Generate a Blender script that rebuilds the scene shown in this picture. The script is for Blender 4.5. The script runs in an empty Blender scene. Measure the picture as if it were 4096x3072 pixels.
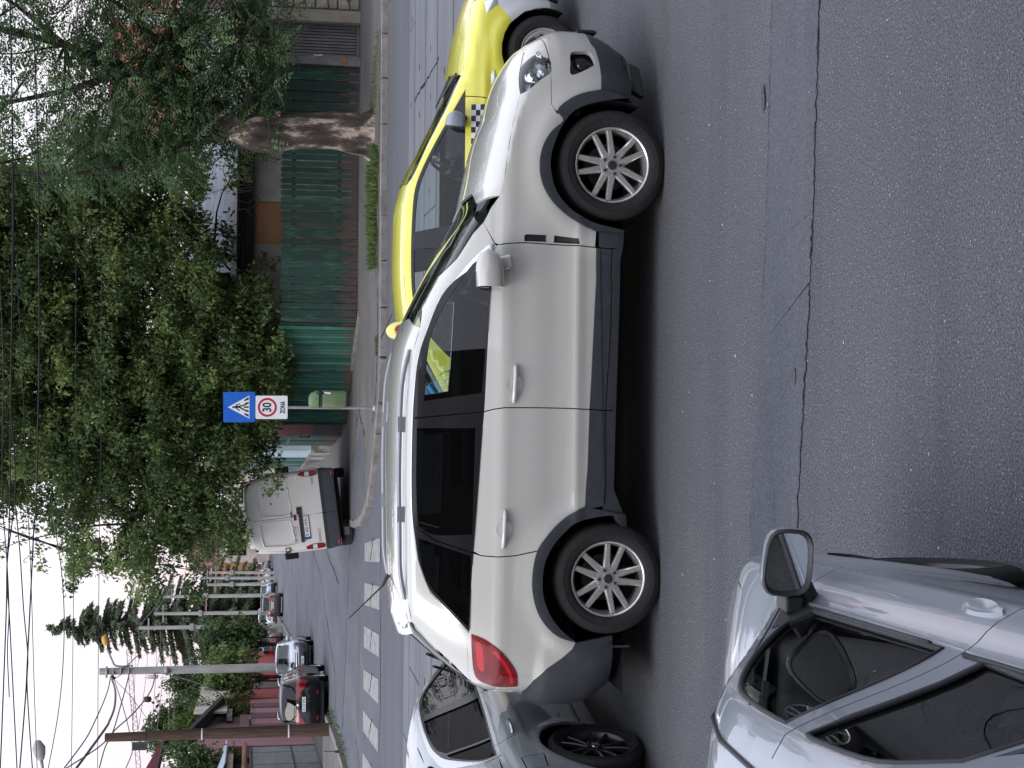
# A street junction seen from above a lane of traffic: white off-road car, taxi, side street with parked cars.
import bpy, bmesh, math, random
import numpy as np
from math import sin, cos, pi, radians, sqrt, atan2, hypot
from mathutils import Vector, Matrix
from mathutils.geometry import delaunay_2d_cdt

SC = bpy.context.scene
COL = SC.collection
random.seed(7)
RNG = np.random.default_rng(7)

# ---------------------------------------------------------------- camera
cam_data = bpy.data.cameras.new('camera')
cam = bpy.data.objects.new('camera', cam_data)
COL.objects.link(cam)
PITCH, ROLL = radians(9.66), 0.010
_f = Vector((0, cos(PITCH), -sin(PITCH)))
_u0, _r0 = Vector((0, sin(PITCH), cos(PITCH))), Vector((1, 0, 0))
# the photograph was taken with the phone on its side: world "up" points to the left of the frame
_right = cos(ROLL) * _r0 + sin(ROLL) * _u0
_down = sin(ROLL) * _r0 - cos(ROLL) * _u0
m = Matrix((_down, _right, -_f)).transposed().to_4x4()
m.translation = Vector((0, 0, 2.66))
cam.matrix_world = m
cam_data.sensor_fit = 'HORIZONTAL'
cam_data.sensor_width = 36.0
cam_data.lens = 6156 / 4096 * 36
cam_data.clip_start = 0.1
cam_data.clip_end = 3000
SC.camera = cam

# ---------------------------------------------------------------- world: a bright overcast sky
world = bpy.data.worlds.new('World')
SC.world = world
world.use_nodes = True
wn = world.node_tree
wn.nodes.clear()
SUN_EL, SUN_AZ = radians(52), radians(215)
sky = wn.nodes.new('ShaderNodeTexSky')
sky.sky_type = 'NISHITA'
sky.sun_disc = False
sky.sun_elevation = SUN_EL
sky.sun_rotation = SUN_AZ
sky.air_density, sky.dust_density, sky.ozone_density = 1.0, 3.0, 1.0
tc = wn.nodes.new('ShaderNodeTexCoord')
sep = wn.nodes.new('ShaderNodeSeparateXYZ')
ramp = wn.nodes.new('ShaderNodeValToRGB')
ramp.color_ramp.elements[0].position = 0.0
ramp.color_ramp.elements[0].color = (0.64, 0.54, 0.56, 1)
ramp.color_ramp.elements[1].position = 0.9
ramp.color_ramp.elements[1].color = (0.88, 0.95, 1.13, 1)
for p_, c_ in ((0.06, (0.69, 0.60, 0.635)), (0.12, (0.76, 0.72, 0.77)), (0.20, (0.82, 0.84, 0.95))):
 ramp.color_ramp.elements.new(p_).color = (*c_, 1)
scale = wn.nodes.new('ShaderNodeVectorMath'); scale.operation = 'SCALE'
scale.inputs['Scale'].default_value = 11.2
mix = wn.nodes.new('ShaderNodeMix'); mix.data_type = 'RGBA'
mix.inputs['Factor'].default_value = 0.90          # cloud cover
bg = wn.nodes.new('ShaderNodeBackground')
bg.inputs['Strength'].default_value = 0.12
wo = wn.nodes.new('ShaderNodeOutputWorld')
wn.links.new(tc.outputs['Generated'], sep.inputs[0])
wn.links.new(sep.outputs['Z'], ramp.inputs['Fac'])
wn.links.new(ramp.outputs['Color'], scale.inputs[0])
wn.links.new(sky.outputs['Color'], mix.inputs['A'])
wn.links.new(scale.outputs['Vector'], mix.inputs['B'])
wn.links.new(mix.outputs['Result'], bg.inputs['Color'])
wn.links.new(bg.outputs['Background'], wo.inputs['Surface'])

sun_data = bpy.data.lights.new('sun', 'SUN')
sun_data.energy = 1.2
sun_data.angle = radians(30)
sun_data.color = (1.0, 0.96, 0.9)
sun = bpy.data.objects.new('sun', sun_data)
COL.objects.link(sun)
_d = Vector((sin(SUN_AZ) * cos(SUN_EL), cos(SUN_AZ) * cos(SUN_EL), sin(SUN_EL)))
sun.rotation_euler = _d.to_track_quat('Z', 'Y').to_euler()

SC.view_settings.view_transform = 'Standard'
SC.view_settings.look = 'None'
SC.view_settings.exposure = 0.30
SC.view_settings.gamma = 1.0
SC.view_settings.use_curve_mapping = False
SC.render.engine = 'CYCLES'
SC.cycles.use_denoising = True
SC.cycles.max_bounces = 8
SC.cycles.transparent_max_bounces = 12
SC.cycles.caustics_reflective = False
SC.cycles.caustics_refractive = False
SC.cycles.use_adaptive_sampling = True

# ---------------------------------------------------------------- materials
MATS = {}

def lin(c):
 return tuple(((x / 255) / 12.92 if x <= 10 else (((x / 255) + 0.055) / 1.055) ** 2.4) for x in c)

def mat(name, color, rough=0.6, metal=0.0, coat=0.0, var=0.0, scale=8.0, bump=0.0, bscale=40.0,
  color2=None, spec=0.5, stretch=None, coat_rough=0.03, detail=6.0, tint=False, thr=(0.35, 0.65)):
 """A node material: base colour mottled by noise (towards color2 or by +-var), with optional noise bump."""
 if name in MATS:
  return MATS[name]
 M = bpy.data.materials.new(name)
 M.use_nodes = True
 nt = M.node_tree
 b = nt.nodes['Principled BSDF']
 b.inputs['Roughness'].default_value = rough
 b.inputs['Metallic'].default_value = metal
 b.inputs['Coat Weight'].default_value = coat
 b.inputs['Coat Roughness'].default_value = coat_rough
 b.inputs['Specular IOR Level'].default_value = spec
 c4 = (*color, 1)
 b.inputs['Base Color'].default_value = c4
 src = None
 co = nt.nodes.new('ShaderNodeTexCoord')
 vec = co.outputs['Object']
 if stretch:
  mp = nt.nodes.new('ShaderNodeMapping')
  mp.inputs['Scale'].default_value = stretch
  nt.links.new(vec, mp.inputs['Vector'])
  vec = mp.outputs['Vector']
 if var or color2:
  n = nt.nodes.new('ShaderNodeTexNoise')
  n.inputs['Scale'].default_value = scale
  n.inputs['Detail'].default_value = detail
  n.inputs['Roughness'].default_value = 0.65
  nt.links.new(vec, n.inputs['Vector'])
  r = nt.nodes.new('ShaderNodeValToRGB')
  r.color_ramp.elements[0].position, r.color_ramp.elements[1].position = thr
  if color2:
   r.color_ramp.elements[0].color = c4
   r.color_ramp.elements[1].color = (*color2, 1)
  else:
   r.color_ramp.elements[0].color = (*[x * (1 - var) for x in color], 1)
   r.color_ramp.elements[1].color = (*[min(1, x * (1 + var)) for x in color], 1)
  nt.links.new(n.outputs['Fac'], r.inputs['Fac'])
  src = r.outputs['Color']
  nt.links.new(src, b.inputs['Base Color'])
 if tint:                      # every object of a row gets its own slight shade
  oi = nt.nodes.new('ShaderNodeObjectInfo')
  mr = nt.nodes.new('ShaderNodeMapRange')
  mr.inputs['To Min'].default_value, mr.inputs['To Max'].default_value = 1 - tint, 1 + tint
  nt.links.new(oi.outputs['Random'], mr.inputs['Value'])
  vm = nt.nodes.new('ShaderNodeVectorMath'); vm.operation = 'SCALE'
  if src:
   nt.links.new(src, vm.inputs[0])
  else:
   vm.inputs[0].default_value = color
  nt.links.new(mr.outputs['Result'], vm.inputs['Scale'])
  nt.links.new(vm.outputs['Vector'], b.inputs['Base Color'])
 if bump:
  n2 = nt.nodes.new('ShaderNodeTexNoise')
  n2.inputs['Scale'].default_value = bscale
  n2.inputs['Detail'].default_value = 8
  nt.links.new(vec, n2.inputs['Vector'])
  bp = nt.nodes.new('ShaderNodeBump')
  bp.inputs['Strength'].default_value = 1.0
  bp.inputs['Distance'].default_value = bump
  nt.links.new(n2.outputs['Fac'], bp.inputs['Height'])
  nt.links.new(bp.outputs['Normal'], b.inputs['Normal'])
 MATS[name] = M
 return M

def glass(name, tint=(0.55, 0.62, 0.6), refl=1.0, rough=0.0):
 """A thin pane: tinted see-through plus a fresnel reflection."""
 if name in MATS:
  return MATS[name]
 M = bpy.data.materials.new(name)
 M.use_nodes = True
 nt = M.node_tree
 nt.nodes.clear()
 t = nt.nodes.new('ShaderNodeBsdfTransparent')
 t.inputs['Color'].default_value = (*tint, 1)
 g = nt.nodes.new('ShaderNodeBsdfGlossy')
 g.inputs['Roughness'].default_value = rough
 g.inputs['Color'].default_value = (refl, refl, refl, 1)
 f = nt.nodes.new('ShaderNodeFresnel')
 f.inputs['IOR'].default_value = 1.5
 mx = nt.nodes.new('ShaderNodeMixShader')
 o = nt.nodes.new('ShaderNodeOutputMaterial')
 nt.links.new(f.outputs[0], mx.inputs[0])
 nt.links.new(t.outputs[0], mx.inputs[1])
 nt.links.new(g.outputs[0], mx.inputs[2])
 nt.links.new(mx.outputs[0], o.inputs['Surface'])
 MATS[name] = M
 return M

def paint(name, color, metal=0.0, rough=0.35, flake=0.0, dirt=0.0):
 """Car paint: clear coat over a base with faint road dust low on the body."""
 if name in MATS:
  return MATS[name]
 M = bpy.data.materials.new(name)
 M.use_nodes = True
 nt = M.node_tree
 b = nt.nodes['Principled BSDF']
 b.inputs['Roughness'].default_value = rough
 b.inputs['Metallic'].default_value = metal
 b.inputs['Coat Weight'].default_value = 1.0
 b.inputs['Coat Roughness'].default_value = 0.02
 co = nt.nodes.new('ShaderNodeTexCoord')
 n = nt.nodes.new('ShaderNodeTexNoise')
 n.inputs['Scale'].default_value = 3.0
 n.inputs['Detail'].default_value = 8
 nt.links.new(co.outputs['Object'], n.inputs['Vector'])
 sx = nt.nodes.new('ShaderNodeSeparateXYZ')
 nt.links.new(co.outputs['Object'], sx.inputs[0])
 mr = nt.nodes.new('ShaderNodeMapRange')          # 1 near the road, 0 at the belt line
 mr.inputs['From Min'].default_value, mr.inputs['From Max'].default_value = 0.95, 0.2
 nt.links.new(sx.outputs['Z'], mr.inputs['Value'])
 mul = nt.nodes.new('ShaderNodeMath'); mul.operation = 'MULTIPLY'
 nt.links.new(mr.outputs[0], mul.inputs[0])
 nt.links.new(n.outputs['Fac'], mul.inputs[1])
 m2 = nt.nodes.new('ShaderNodeMath'); m2.operation = 'MULTIPLY'
 m2.inputs[1].default_value = dirt
 nt.links.new(mul.outputs[0], m2.inputs[0])
 mx = nt.nodes.new('ShaderNodeMix'); mx.data_type = 'RGBA'
 mx.inputs['A'].default_value = (*color, 1)
 mx.inputs['B'].default_value = (0.16, 0.145, 0.125, 1)
 nt.links.new(m2.outputs[0], mx.inputs['Factor'])
 nt.links.new(mx.outputs['Result'], b.inputs['Base Color'])
 MATS[name] = M
 return M

# ---------------------------------------------------------------- mesh helpers
def link(name, me, mats, parent=None, loc=None):
 o = bpy.data.objects.new(name, me)
 COL.objects.link(o)
 for m_ in (mats if isinstance(mats, (list, tuple)) else [mats]):
  me.materials.append(m_)
 if parent is not None:
  o.parent = parent
 if loc is not None:
  o.location = loc
 return o

def mesh_np(name, V, Fs, mats, parent=None, smooth=False, midx=None, normals=None, loc=None):
 """V (n,3); Fs (k,3) or (k,4) array or a list of tuples."""
 me = bpy.data.meshes.new(name)
 V = np.asarray(V, dtype=np.float32)
 if isinstance(Fs, np.ndarray) and len(Fs):
  k, w = Fs.shape
  me.vertices.add(len(V)); me.vertices.foreach_set('co', V.ravel())
  me.loops.add(k * w); me.loops.foreach_set('vertex_index', Fs.astype(np.int32).ravel())
  me.polygons.add(k)
  me.polygons.foreach_set('loop_start', np.arange(0, k * w, w, dtype=np.int32))
  if midx is not None:
   me.polygons.foreach_set('material_index', np.asarray(midx, dtype=np.int32))
  me.update(calc_edges=True)
 else:
  me.from_pydata([tuple(v) for v in V.tolist()], [], [tuple(f) for f in Fs])
  if midx is not None:
   me.polygons.foreach_set('material_index', np.asarray(midx, dtype=np.int32))
 me.polygons.foreach_set('use_smooth', np.full(len(me.polygons), bool(smooth)))
 if normals is not None:
  me.normals_split_custom_set_from_vertices([tuple(n) for n in np.asarray(normals).tolist()])
 me.update()
 return link(name, me, mats, parent, loc)

class MB:
 """Collects shapes, then builds ONE mesh object."""

 def __init__(s):
  s.v, s.f, s.m = [], [], []

 def add(s, vs, fs, mi=0):
  o = len(s.v)
  s.v += [tuple(map(float, p)) for p in vs]
  for f in fs:
   s.f.append(tuple(i + o for i in f)); s.m.append(mi)
  return s

 def box(s, x0, x1, y0, y1, z0, z1, mi=0):
  vs = [(x, y, z) for x in (x0, x1) for y in (y0, y1) for z in (z0, z1)]
  return s.add(vs, [(0, 1, 3, 2), (4, 6, 7, 5), (0, 4, 5, 1), (2, 3, 7, 6), (0, 2, 6, 4), (1, 5, 7, 3)], mi)

 def obox(s, c, ax, ay, az, mi=0):
  """Box with half-axis vectors."""
  c, ax, ay, az = map(Vector, (c, ax, ay, az))
  vs = [c + i * ax + j * ay + k * az for i in (-1, 1) for j in (-1, 1) for k in (-1, 1)]
  return s.add(vs, [(0, 1, 3, 2), (4, 6, 7, 5), (0, 4, 5, 1), (2, 3, 7, 6), (0, 2, 6, 4), (1, 5, 7, 3)], mi)

 def tube(s, pts, r, n=8, cap=True, mi=0):
  pts = [Vector(p) for p in pts]
  rs = r if isinstance(r, (list, tuple)) else [r] * len(pts)
  vs, fs = [], []
  ref = None
  for i, p in enumerate(pts):
   t = (pts[min(i + 1, len(pts) - 1)] - pts[max(i - 1, 0)])
   t = t.normalized() if t.length > 1e-9 else Vector((0, 0, 1))
   if ref is None or abs(ref.dot(t)) > 0.98:
    ref = Vector((0, 0, 1)) if abs(t.z) < 0.9 else Vector((1, 0, 0))
   a = t.cross(ref).normalized(); b = t.cross(a)
   ref = -b if False else ref
   for k in range(n):
    q = 2 * pi * k / n
    vs.append(p + rs[i] * (cos(q) * a + sin(q) * b))
  for i in range(len(pts) - 1):
   for k in range(n):
    fs.append((i * n + k, i * n + (k + 1) % n, (i + 1) * n + (k + 1) % n, (i + 1) * n + k))
  if cap:
   fs.append(tuple(range(n))[::-1])
   fs.append(tuple(range((len(pts) - 1) * n, len(pts) * n)))
  return s.add(vs, fs, mi)

 def lathe(s, prof, n=32, axis='z', c=(0, 0, 0), mi=0, a0=0.0):
  """prof: (radius, height) pairs, turned about an axis through c."""
  vs, fs = [], []
  for (r, h) in prof:
   for k in range(n):
    q = 2 * pi * k / n + a0
    p = {'z': (r * cos(q), r * sin(q), h), 'y': (r * cos(q), h, r * sin(q)), 'x': (h, r * cos(q), r * sin(q))}[axis]
    vs.append((p[0] + c[0], p[1] + c[1], p[2] + c[2]))
  for i in range(len(prof) - 1):
   for k in range(n):
    f = (i * n + k, i * n + (k + 1) % n, (i + 1) * n + (k + 1) % n, (i + 1) * n + k)
    fs.append(f if axis != 'y' else f[::-1])
  return s.add(vs, fs, mi)

 def prism(s, poly, d0, d1, plane='xz', mi=0):
  """Extrude a 2-D outline between two depths along the third axis."""
  def P(a, b, d):
   return {'xz': (a, d, b), 'xy': (a, b, d), 'yz': (d, a, b)}[plane]
  n = len(poly)
  vs = [P(a, b, d0) for a, b in poly] + [P(a, b, d1) for a, b in poly]
  fs = [tuple(range(n))[::-1], tuple(range(n, 2 * n))]
  for i in range(n):
   j = (i + 1) % n
   fs.append((i, j, n + j, n + i))
  return s.add(vs, fs, mi)

 def sheet(s, pts, mi=0):
  return s.add(pts, [tuple(range(len(pts)))], mi)

 def build(s, name, mats, parent=None, smooth=False, bevel=0.0, seg=2, fix=True, loc=None, auto=None):
  me = bpy.data.meshes.new(name)
  me.from_pydata(s.v, [], s.f)
  me.polygons.foreach_set('material_index', s.m)
  if fix:
   bm = bmesh.new(); bm.from_mesh(me)
   bmesh.ops.recalc_face_normals(bm, faces=bm.faces)
   bm.to_mesh(me); bm.free()
  if smooth:
   me.polygons.foreach_set('use_smooth', [True] * len(me.polygons))
   if auto:
    me.set_sharp_from_angle(angle=radians(auto))
  me.update()
  o = link(name, me, mats, parent, loc)
  if bevel:
   md = o.modifiers.new('bevel', 'BEVEL')
   md.width, md.segments, md.limit_method = bevel, seg, 'ANGLE'
   md.angle_limit = radians(40)
   md.harden_normals = False
  return o

def thing(name, label, cat, loc=(0, 0, 0), rz=0.0, group=None):
 o = bpy.data.objects.new(name, None)
 COL.objects.link(o)
 o.location = loc
 o.rotation_euler = (0, 0, rz)
 o['label'] = label; o['category'] = cat
 if group:
  o['group'] = group
 return o

def tag(o, label, cat, group=None, kind=None):
 o['label'] = label; o['category'] = cat
 if group:
  o['group'] = group
 if kind:
  o['kind'] = kind
 return o

def struct(o):
 o['kind'] = 'structure'
 return o

def copy_tree(o, parent=None, label=None):
 c = o.copy()
 COL.objects.link(c)
 if parent is not None:
  c.parent = parent
 for ch in list(o.children):
  copy_tree(ch, c)
 if label:
  c['label'] = label
 return c

def text(name, body, size, parent, loc, rot, m_, align='CENTER', ext=0.001, sx=1.0, bold=0.0):
 cu = bpy.data.curves.new(name, 'FONT')
 cu.body = body
 cu.size = size
 cu.align_x = align
 cu.align_y = 'CENTER'
 cu.extrude = ext
 cu.offset = bold
 cu.resolution_u = 3
 tmp = bpy.data.objects.new(name, cu)
 COL.objects.link(tmp)
 bpy.context.view_layer.update()
 me = bpy.data.meshes.new_from_object(tmp.evaluated_get(bpy.context.evaluated_depsgraph_get()))
 bpy.data.objects.remove(tmp)
 me.materials.clear(); me.materials.append(m_)
 o = bpy.data.objects.new(name, me)
 COL.objects.link(o)
 o.parent = parent
 o.location = loc
 o.rotation_euler = rot
 o.scale = (sx, 1, 1)
 return o

# ---------------------------------------------------------------- car bodies
def pchip(xs, ys):
 """Monotone cubic through points (numpy-callable)."""
 xs, ys = np.asarray(xs, float), np.asarray(ys, float)
 o = np.argsort(xs); xs, ys = xs[o], ys[o]
 h = np.diff(xs); d = np.diff(ys) / h
 mm = np.zeros_like(ys)
 for i in range(1, len(xs) - 1):
  if d[i - 1] * d[i] > 0:
   w1, w2 = 2 * h[i] + h[i - 1], h[i] + 2 * h[i - 1]
   mm[i] = (w1 + w2) / (w1 / d[i - 1] + w2 / d[i])
 mm[0], mm[-1] = d[0], d[-1]

 def f(x):
  x = np.clip(x, xs[0], xs[-1])
  i = np.clip(np.searchsorted(xs, x) - 1, 0, len(h) - 1)
  t = (x - xs[i]) / h[i]
  return ((1 + 2 * t) * (1 - t) ** 2 * ys[i] + t * (1 - t) ** 2 * h[i] * mm[i]
    + t * t * (3 - 2 * t) * ys[i + 1] + t * t * (t - 1) * h[i] * mm[i + 1])
 return f

class Body:
 """Half-width of a car body as a function of (x, z): y = w(z) * front cap * rear cap * roof cap + relief."""

 def __init__(s, top, front, rear, width, xf=1.3, xr=-1.2, nf=3.0, nr=4.5, mt=2.6, dz=0.16, relief=None):
  s.T = pchip(*zip(*top)); s.Ff = pchip(*[c for c in zip(*[(z, x) for x, z in front])])
  s.Rf = pchip(*[c for c in zip(*[(z, x) for x, z in rear])])
  s.W = pchip(*zip(*width))
  s.xf, s.xr, s.nf, s.nr, s.mt = xf, xr, nf, nr, mt
  s.dz = dz if callable(dz) else (lambda x: dz + 0 * x)
  s.relief = relief
  s.zmin = width[0][0]

 def y(s, x, z):
  x, z = np.asarray(x, float), np.asarray(z, float)
  F, R, T = s.Ff(z), s.Rf(z), s.T(x)
  e = np.clip((x - s.xf) / np.maximum(F - s.xf, 1e-3), 0, 1)
  g = np.clip((x - s.xr) / np.minimum(R - s.xr, -1e-3), 0, 1)
  d = s.dz(x)
  q = np.clip((z - (T - d)) / d, 0, 1)
  c = (1 - e ** s.nf) ** (1 / s.nf) * (1 - g ** s.nr) ** (1 / s.nr) * (1 - q ** s.mt) ** (1 / s.mt)
  w = s.W(z) * c
  if s.relief is not None:
   w = w + s.relief(x, z) * np.clip(c * 1.5 - 0.5, 0, 1)
  return np.maximum(w, 0)

 def _solve(s, inside, lo, hi, n=26):
  """Largest value in [lo, hi] still inside the body (arrays)."""
  for _ in range(n):
   mid = 0.5 * (lo + hi)
   i = inside(mid)
   lo = np.where(i, mid, lo); hi = np.where(i, hi, mid)
  return lo

 def pos(s, dom, P, sgn=-1, xc=None):
  P = np.asarray(P, float); a, b = P[:, 0], P[:, 1]
  if dom == 'side':
   return np.stack([a, sgn * s.y(a, b), b], 1)
  if dom == 'top':                                   # (x, y) -> z
   ya = np.abs(b)
   T = s.T(a)
   z = s._solve(lambda zz: s.y(a, zz) >= ya, np.full(len(a), 0.35), T.copy())
   return np.stack([a, b, z], 1)
  if dom == 'cyl':                                   # (angle, z) about a vertical axis at xc
   ca, sa = np.cos(a), np.sin(a)
   lo = np.zeros(len(a)); hi = np.full(len(a), 3.2)
   r = s._solve(lambda rr: s.y(xc + rr * ca, b) >= np.abs(rr * sa) - 1e-9, lo, hi)
   # along the centre line the width test fails: limit by the silhouette
   end = np.where(ca > 0, s.Ff(b) - xc, xc - s.Rf(b)) / np.maximum(np.abs(ca), 1e-3)
   zt = s._solve(lambda rr: s.T(xc + rr * ca) >= b, lo, hi)
   r = np.minimum(np.minimum(r, end), np.maximum(zt, 0.02))
   return np.stack([xc + r * ca, r * sa, b], 1)

 def nrm(s, dom, P, sgn=-1, xc=None):
  P = np.asarray(P, float); h = 2e-3
  dx, dy = np.array([h, 0]), np.array([0, h])
  u = s.pos(dom, P + dx, sgn, xc) - s.pos(dom, P - dx, sgn, xc)
  v = s.pos(dom, P + dy, sgn, xc) - s.pos(dom, P - dy, sgn, xc)
  n = np.cross(u, v)
  l = np.linalg.norm(n, axis=1, keepdims=True)
  n = n / np.maximum(l, 1e-12)
  p = s.pos(dom, P, sgn, xc)
  if dom == 'side':
   ref = np.stack([0 * p[:, 0], np.full(len(p), sgn), 0 * p[:, 0]], 1)
  elif dom == 'top':
   ref = np.stack([0 * p[:, 0], 0 * p[:, 0], np.ones(len(p))], 1)
  else:
   ref = np.stack([p[:, 0] - xc, p[:, 1], 0 * p[:, 0]], 1)
  n *= np.where((n * ref).sum(1, keepdims=True) < 0, -1, 1)
  return n

def inpoly(P, poly):
 x, y = P[:, 0], P[:, 1]
 r = np.zeros(len(P), bool)
 q = np.asarray(poly, float)
 for (x0, y0), (x1, y1) in zip(q, np.roll(q, -1, 0)):
  c = (y0 > y) != (y1 > y)
  if abs(y1 - y0) > 1e-12:
   r ^= c & (x < (x1 - x0) * (y - y0) / (y1 - y0) + x0)
 return r

def segdist(P, line):
 d = np.full(len(P), 1e9)
 q = np.asarray(line, float)
 for a, b in zip(q[:-1], q[1:]):
  ab = b - a
  t = np.clip(((P - a) @ ab) / max(ab @ ab, 1e-12), 0, 1)
  d = np.minimum(d, np.linalg.norm(P - (a + t[:, None] * ab), axis=1))
 return d

def resample(poly, res, closed=True):
 q = [tuple(p[:2]) for p in poly]
 out = []
 n = len(q)
 for i in range(n if closed else n - 1):
  a, b = np.array(q[i]), np.array(q[(i + 1) % n])
  k = max(1, int(np.ceil(np.linalg.norm(b - a) / res)))
  for j in range(k):
   out.append(tuple(a + (b - a) * j / k))
 if not closed:
  out.append(q[-1])
 return out

def smooth_poly(pts, closed=True, k=4):
 """Catmull-Rom through points; points with a third member are corners."""
 n = len(pts)
 out = []
 for i in range(n if closed else n - 1):
  p1, p2 = pts[i], pts[(i + 1) % n]
  c1 = len(p1) > 2 or (not closed and i == 0)
  c2 = len(p2) > 2 or (not closed and i == n - 2)
  a1, a2 = np.array(p1[:2], float), np.array(p2[:2], float)
  a0 = a1 if c1 else np.array(pts[(i - 1) % n][:2], float)
  a3 = a2 if c2 else np.array(pts[(i + 2) % n][:2], float)
  for j in range(k):
   t = j / k
   m1 = (a2 - a0) / 2 if not c1 else (a2 - a1) * 1.0
   m2 = (a3 - a1) / 2 if not c2 else (a2 - a1) * 1.0
   h = (2 * t**3 - 3 * t**2 + 1) * a1 + (t**3 - 2 * t**2 + t) * m1 + (-2 * t**3 + 3 * t**2) * a2 + (t**3 - t**2) * m2
   out.append(tuple(h))
 if not closed:
  out.append(tuple(pts[-1][:2]))
 return out

def offset_line(line, d):
 q = np.asarray(line, float)
 t = np.gradient(q, axis=0)
 l = np.linalg.norm(t, axis=1, keepdims=True)
 t = t / np.maximum(l, 1e-9)
 return q + d * np.stack([-t[:, 1], t[:, 0]], 1)

def panels(body, dom, layers, lines=(), res=0.05, sgn=-1, xc=None, rim=0.02, offs=None, drop=None, ascale=1.0):
 """Cut a stretch of body into named panels. layers: (label, outline), the last that holds a point wins;
 label None is an opening. lines: (polyline, width) are shut lines. Returns {label: (verts, faces, normals)}.
 ascale: metres per unit of the first coordinate (for angles)."""
 offs = offs or {}
 S = np.array([ascale, 1.0])
 lay = [(l, np.array(resample([(p[0] * ascale, p[1]) for p in poly], res))) for l, poly in layers]
 pts, edges = [], []

 def put(q, closed):
  o = len(pts)
  pts.extend([tuple(p) for p in q])
  n = len(q)
  for i in range(n if closed else n - 1):
   edges.append((o + i, o + (i + 1) % n))
 for l, q in lay:
  put(q, True)
 lns = []
 for ln, w in lines:
  q = np.array(resample([(p[0] * ascale, p[1]) for p in ln], res, False))
  lns.append((q, w))
  put(offset_line(q, w / 2), False); put(offset_line(q, -w / 2), False)
 A = np.concatenate([q for _, q in lay])
 lo, hi = A.min(0), A.max(0)
 gx = np.arange(lo[0] + res / 2, hi[0], res); gy = np.arange(lo[1] + res / 2, hi[1], res)
 g = np.stack(np.meshgrid(gx, gy), -1).reshape(-1, 2)
 allp = np.array(pts)
 keep = np.ones(len(g), bool)
 for i in range(0, len(g), 400):
  dd = ((g[i:i + 400, None, :] - allp[None, :, :]) ** 2).sum(2).min(1)
  keep[i:i + 400] = dd > (0.35 * res) ** 2
 pts.extend([tuple(p) for p in g[keep]])
 r = delaunay_2d_cdt([Vector(p) for p in pts], edges, [], 0, 1e-5)
 V = np.array([tuple(v) for v in r[0]]); Fc = np.array([tuple(f) for f in r[2]])
 cen = V[Fc].mean(1)
 lab = np.full(len(cen), -1)
 names = []
 for l, q in lay:
  if l is not None and l not in names:
   names.append(l)
  lab[inpoly(cen, q)] = names.index(l) if l is not None else -1
 for q, w in lns:
  lab[segdist(cen, q) < w / 2 - 1e-6] = -1
 Vp = V / S
 X = body.pos(dom, Vp, sgn, xc); N = body.nrm(dom, Vp, sgn, xc)
 out = {}
 for k, nm in enumerate(names):
  f = Fc[lab == k]
  if drop is not None and len(f):
   f = f[~drop(X[f].mean(1))]
  if not len(f):
   continue
  ids, inv = np.unique(f, return_inverse=True)
  f = inv.reshape(-1, 3)
  x, n = X[ids], N[ids]
  off = offs.get(nm, 0.0)
  x = x + n * off
  # orient faces along the normals
  fn = np.cross(x[f[:, 1]] - x[f[:, 0]], x[f[:, 2]] - x[f[:, 0]])
  flip = (fn * n[f].mean(1)).sum(1) < 0
  f[flip] = f[flip][:, ::-1]
  ar = np.linalg.norm(fn, axis=1)
  f = f[ar > 1e-10]
  # a rim turned inwards along open edges
  e = np.concatenate([f[:, [0, 1]], f[:, [1, 2]], f[:, [2, 0]]])
  key = e.min(1).astype(np.int64) * len(x) + e.max(1)
  u, idx, cnt = np.unique(key, return_index=True, return_counts=True)
  be = e[idx[cnt == 1]]
  d = rim if not isinstance(rim, dict) else rim.get(nm, 0.02)
  m_ = len(x)
  bn = len(be)
  if bn and d:
   a0, a1 = x[be[:, 0]], x[be[:, 1]]
   n0, n1 = n[be[:, 0]], n[be[:, 1]]
   rv = np.concatenate([a0, a1, a1 - n1 * d, a0 - n0 * d])
   rn = np.cross(a1 - a0, n0); rn /= np.maximum(np.linalg.norm(rn, axis=1, keepdims=True), 1e-9)
   x = np.concatenate([x, rv]); n = np.concatenate([n, rn, rn, rn, rn])
   b0 = m_ + np.arange(bn)
   q1 = np.stack([b0, b0 + 3 * bn, b0 + bn], 1)
   q2 = np.stack([b0 + bn, b0 + 3 * bn, b0 + 2 * bn], 1)
   f = np.concatenate([f, q1, q2])
  out[nm] = (x, f, n)
 return out

def panel_objects(P, mats, parent, default):
 res = {}
 for nm, (x, f, n) in P.items():
  base = nm.split('#')[0]
  res[nm] = mesh_np(base, x, f, mats.get(base, default), parent, True, normals=n)
 return res

def arc(cx, cz, r, a0, a1, n=14, rz=None):
 rz = rz or r
 return [(cx + r * cos(radians(a0 + (a1 - a0) * i / n)), cz + rz * sin(radians(a0 + (a1 - a0) * i / n))) for i in range(n + 1)]

def mirror_y(poly):
 return [(-p[0],) + tuple(p[1:]) for p in poly]

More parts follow.
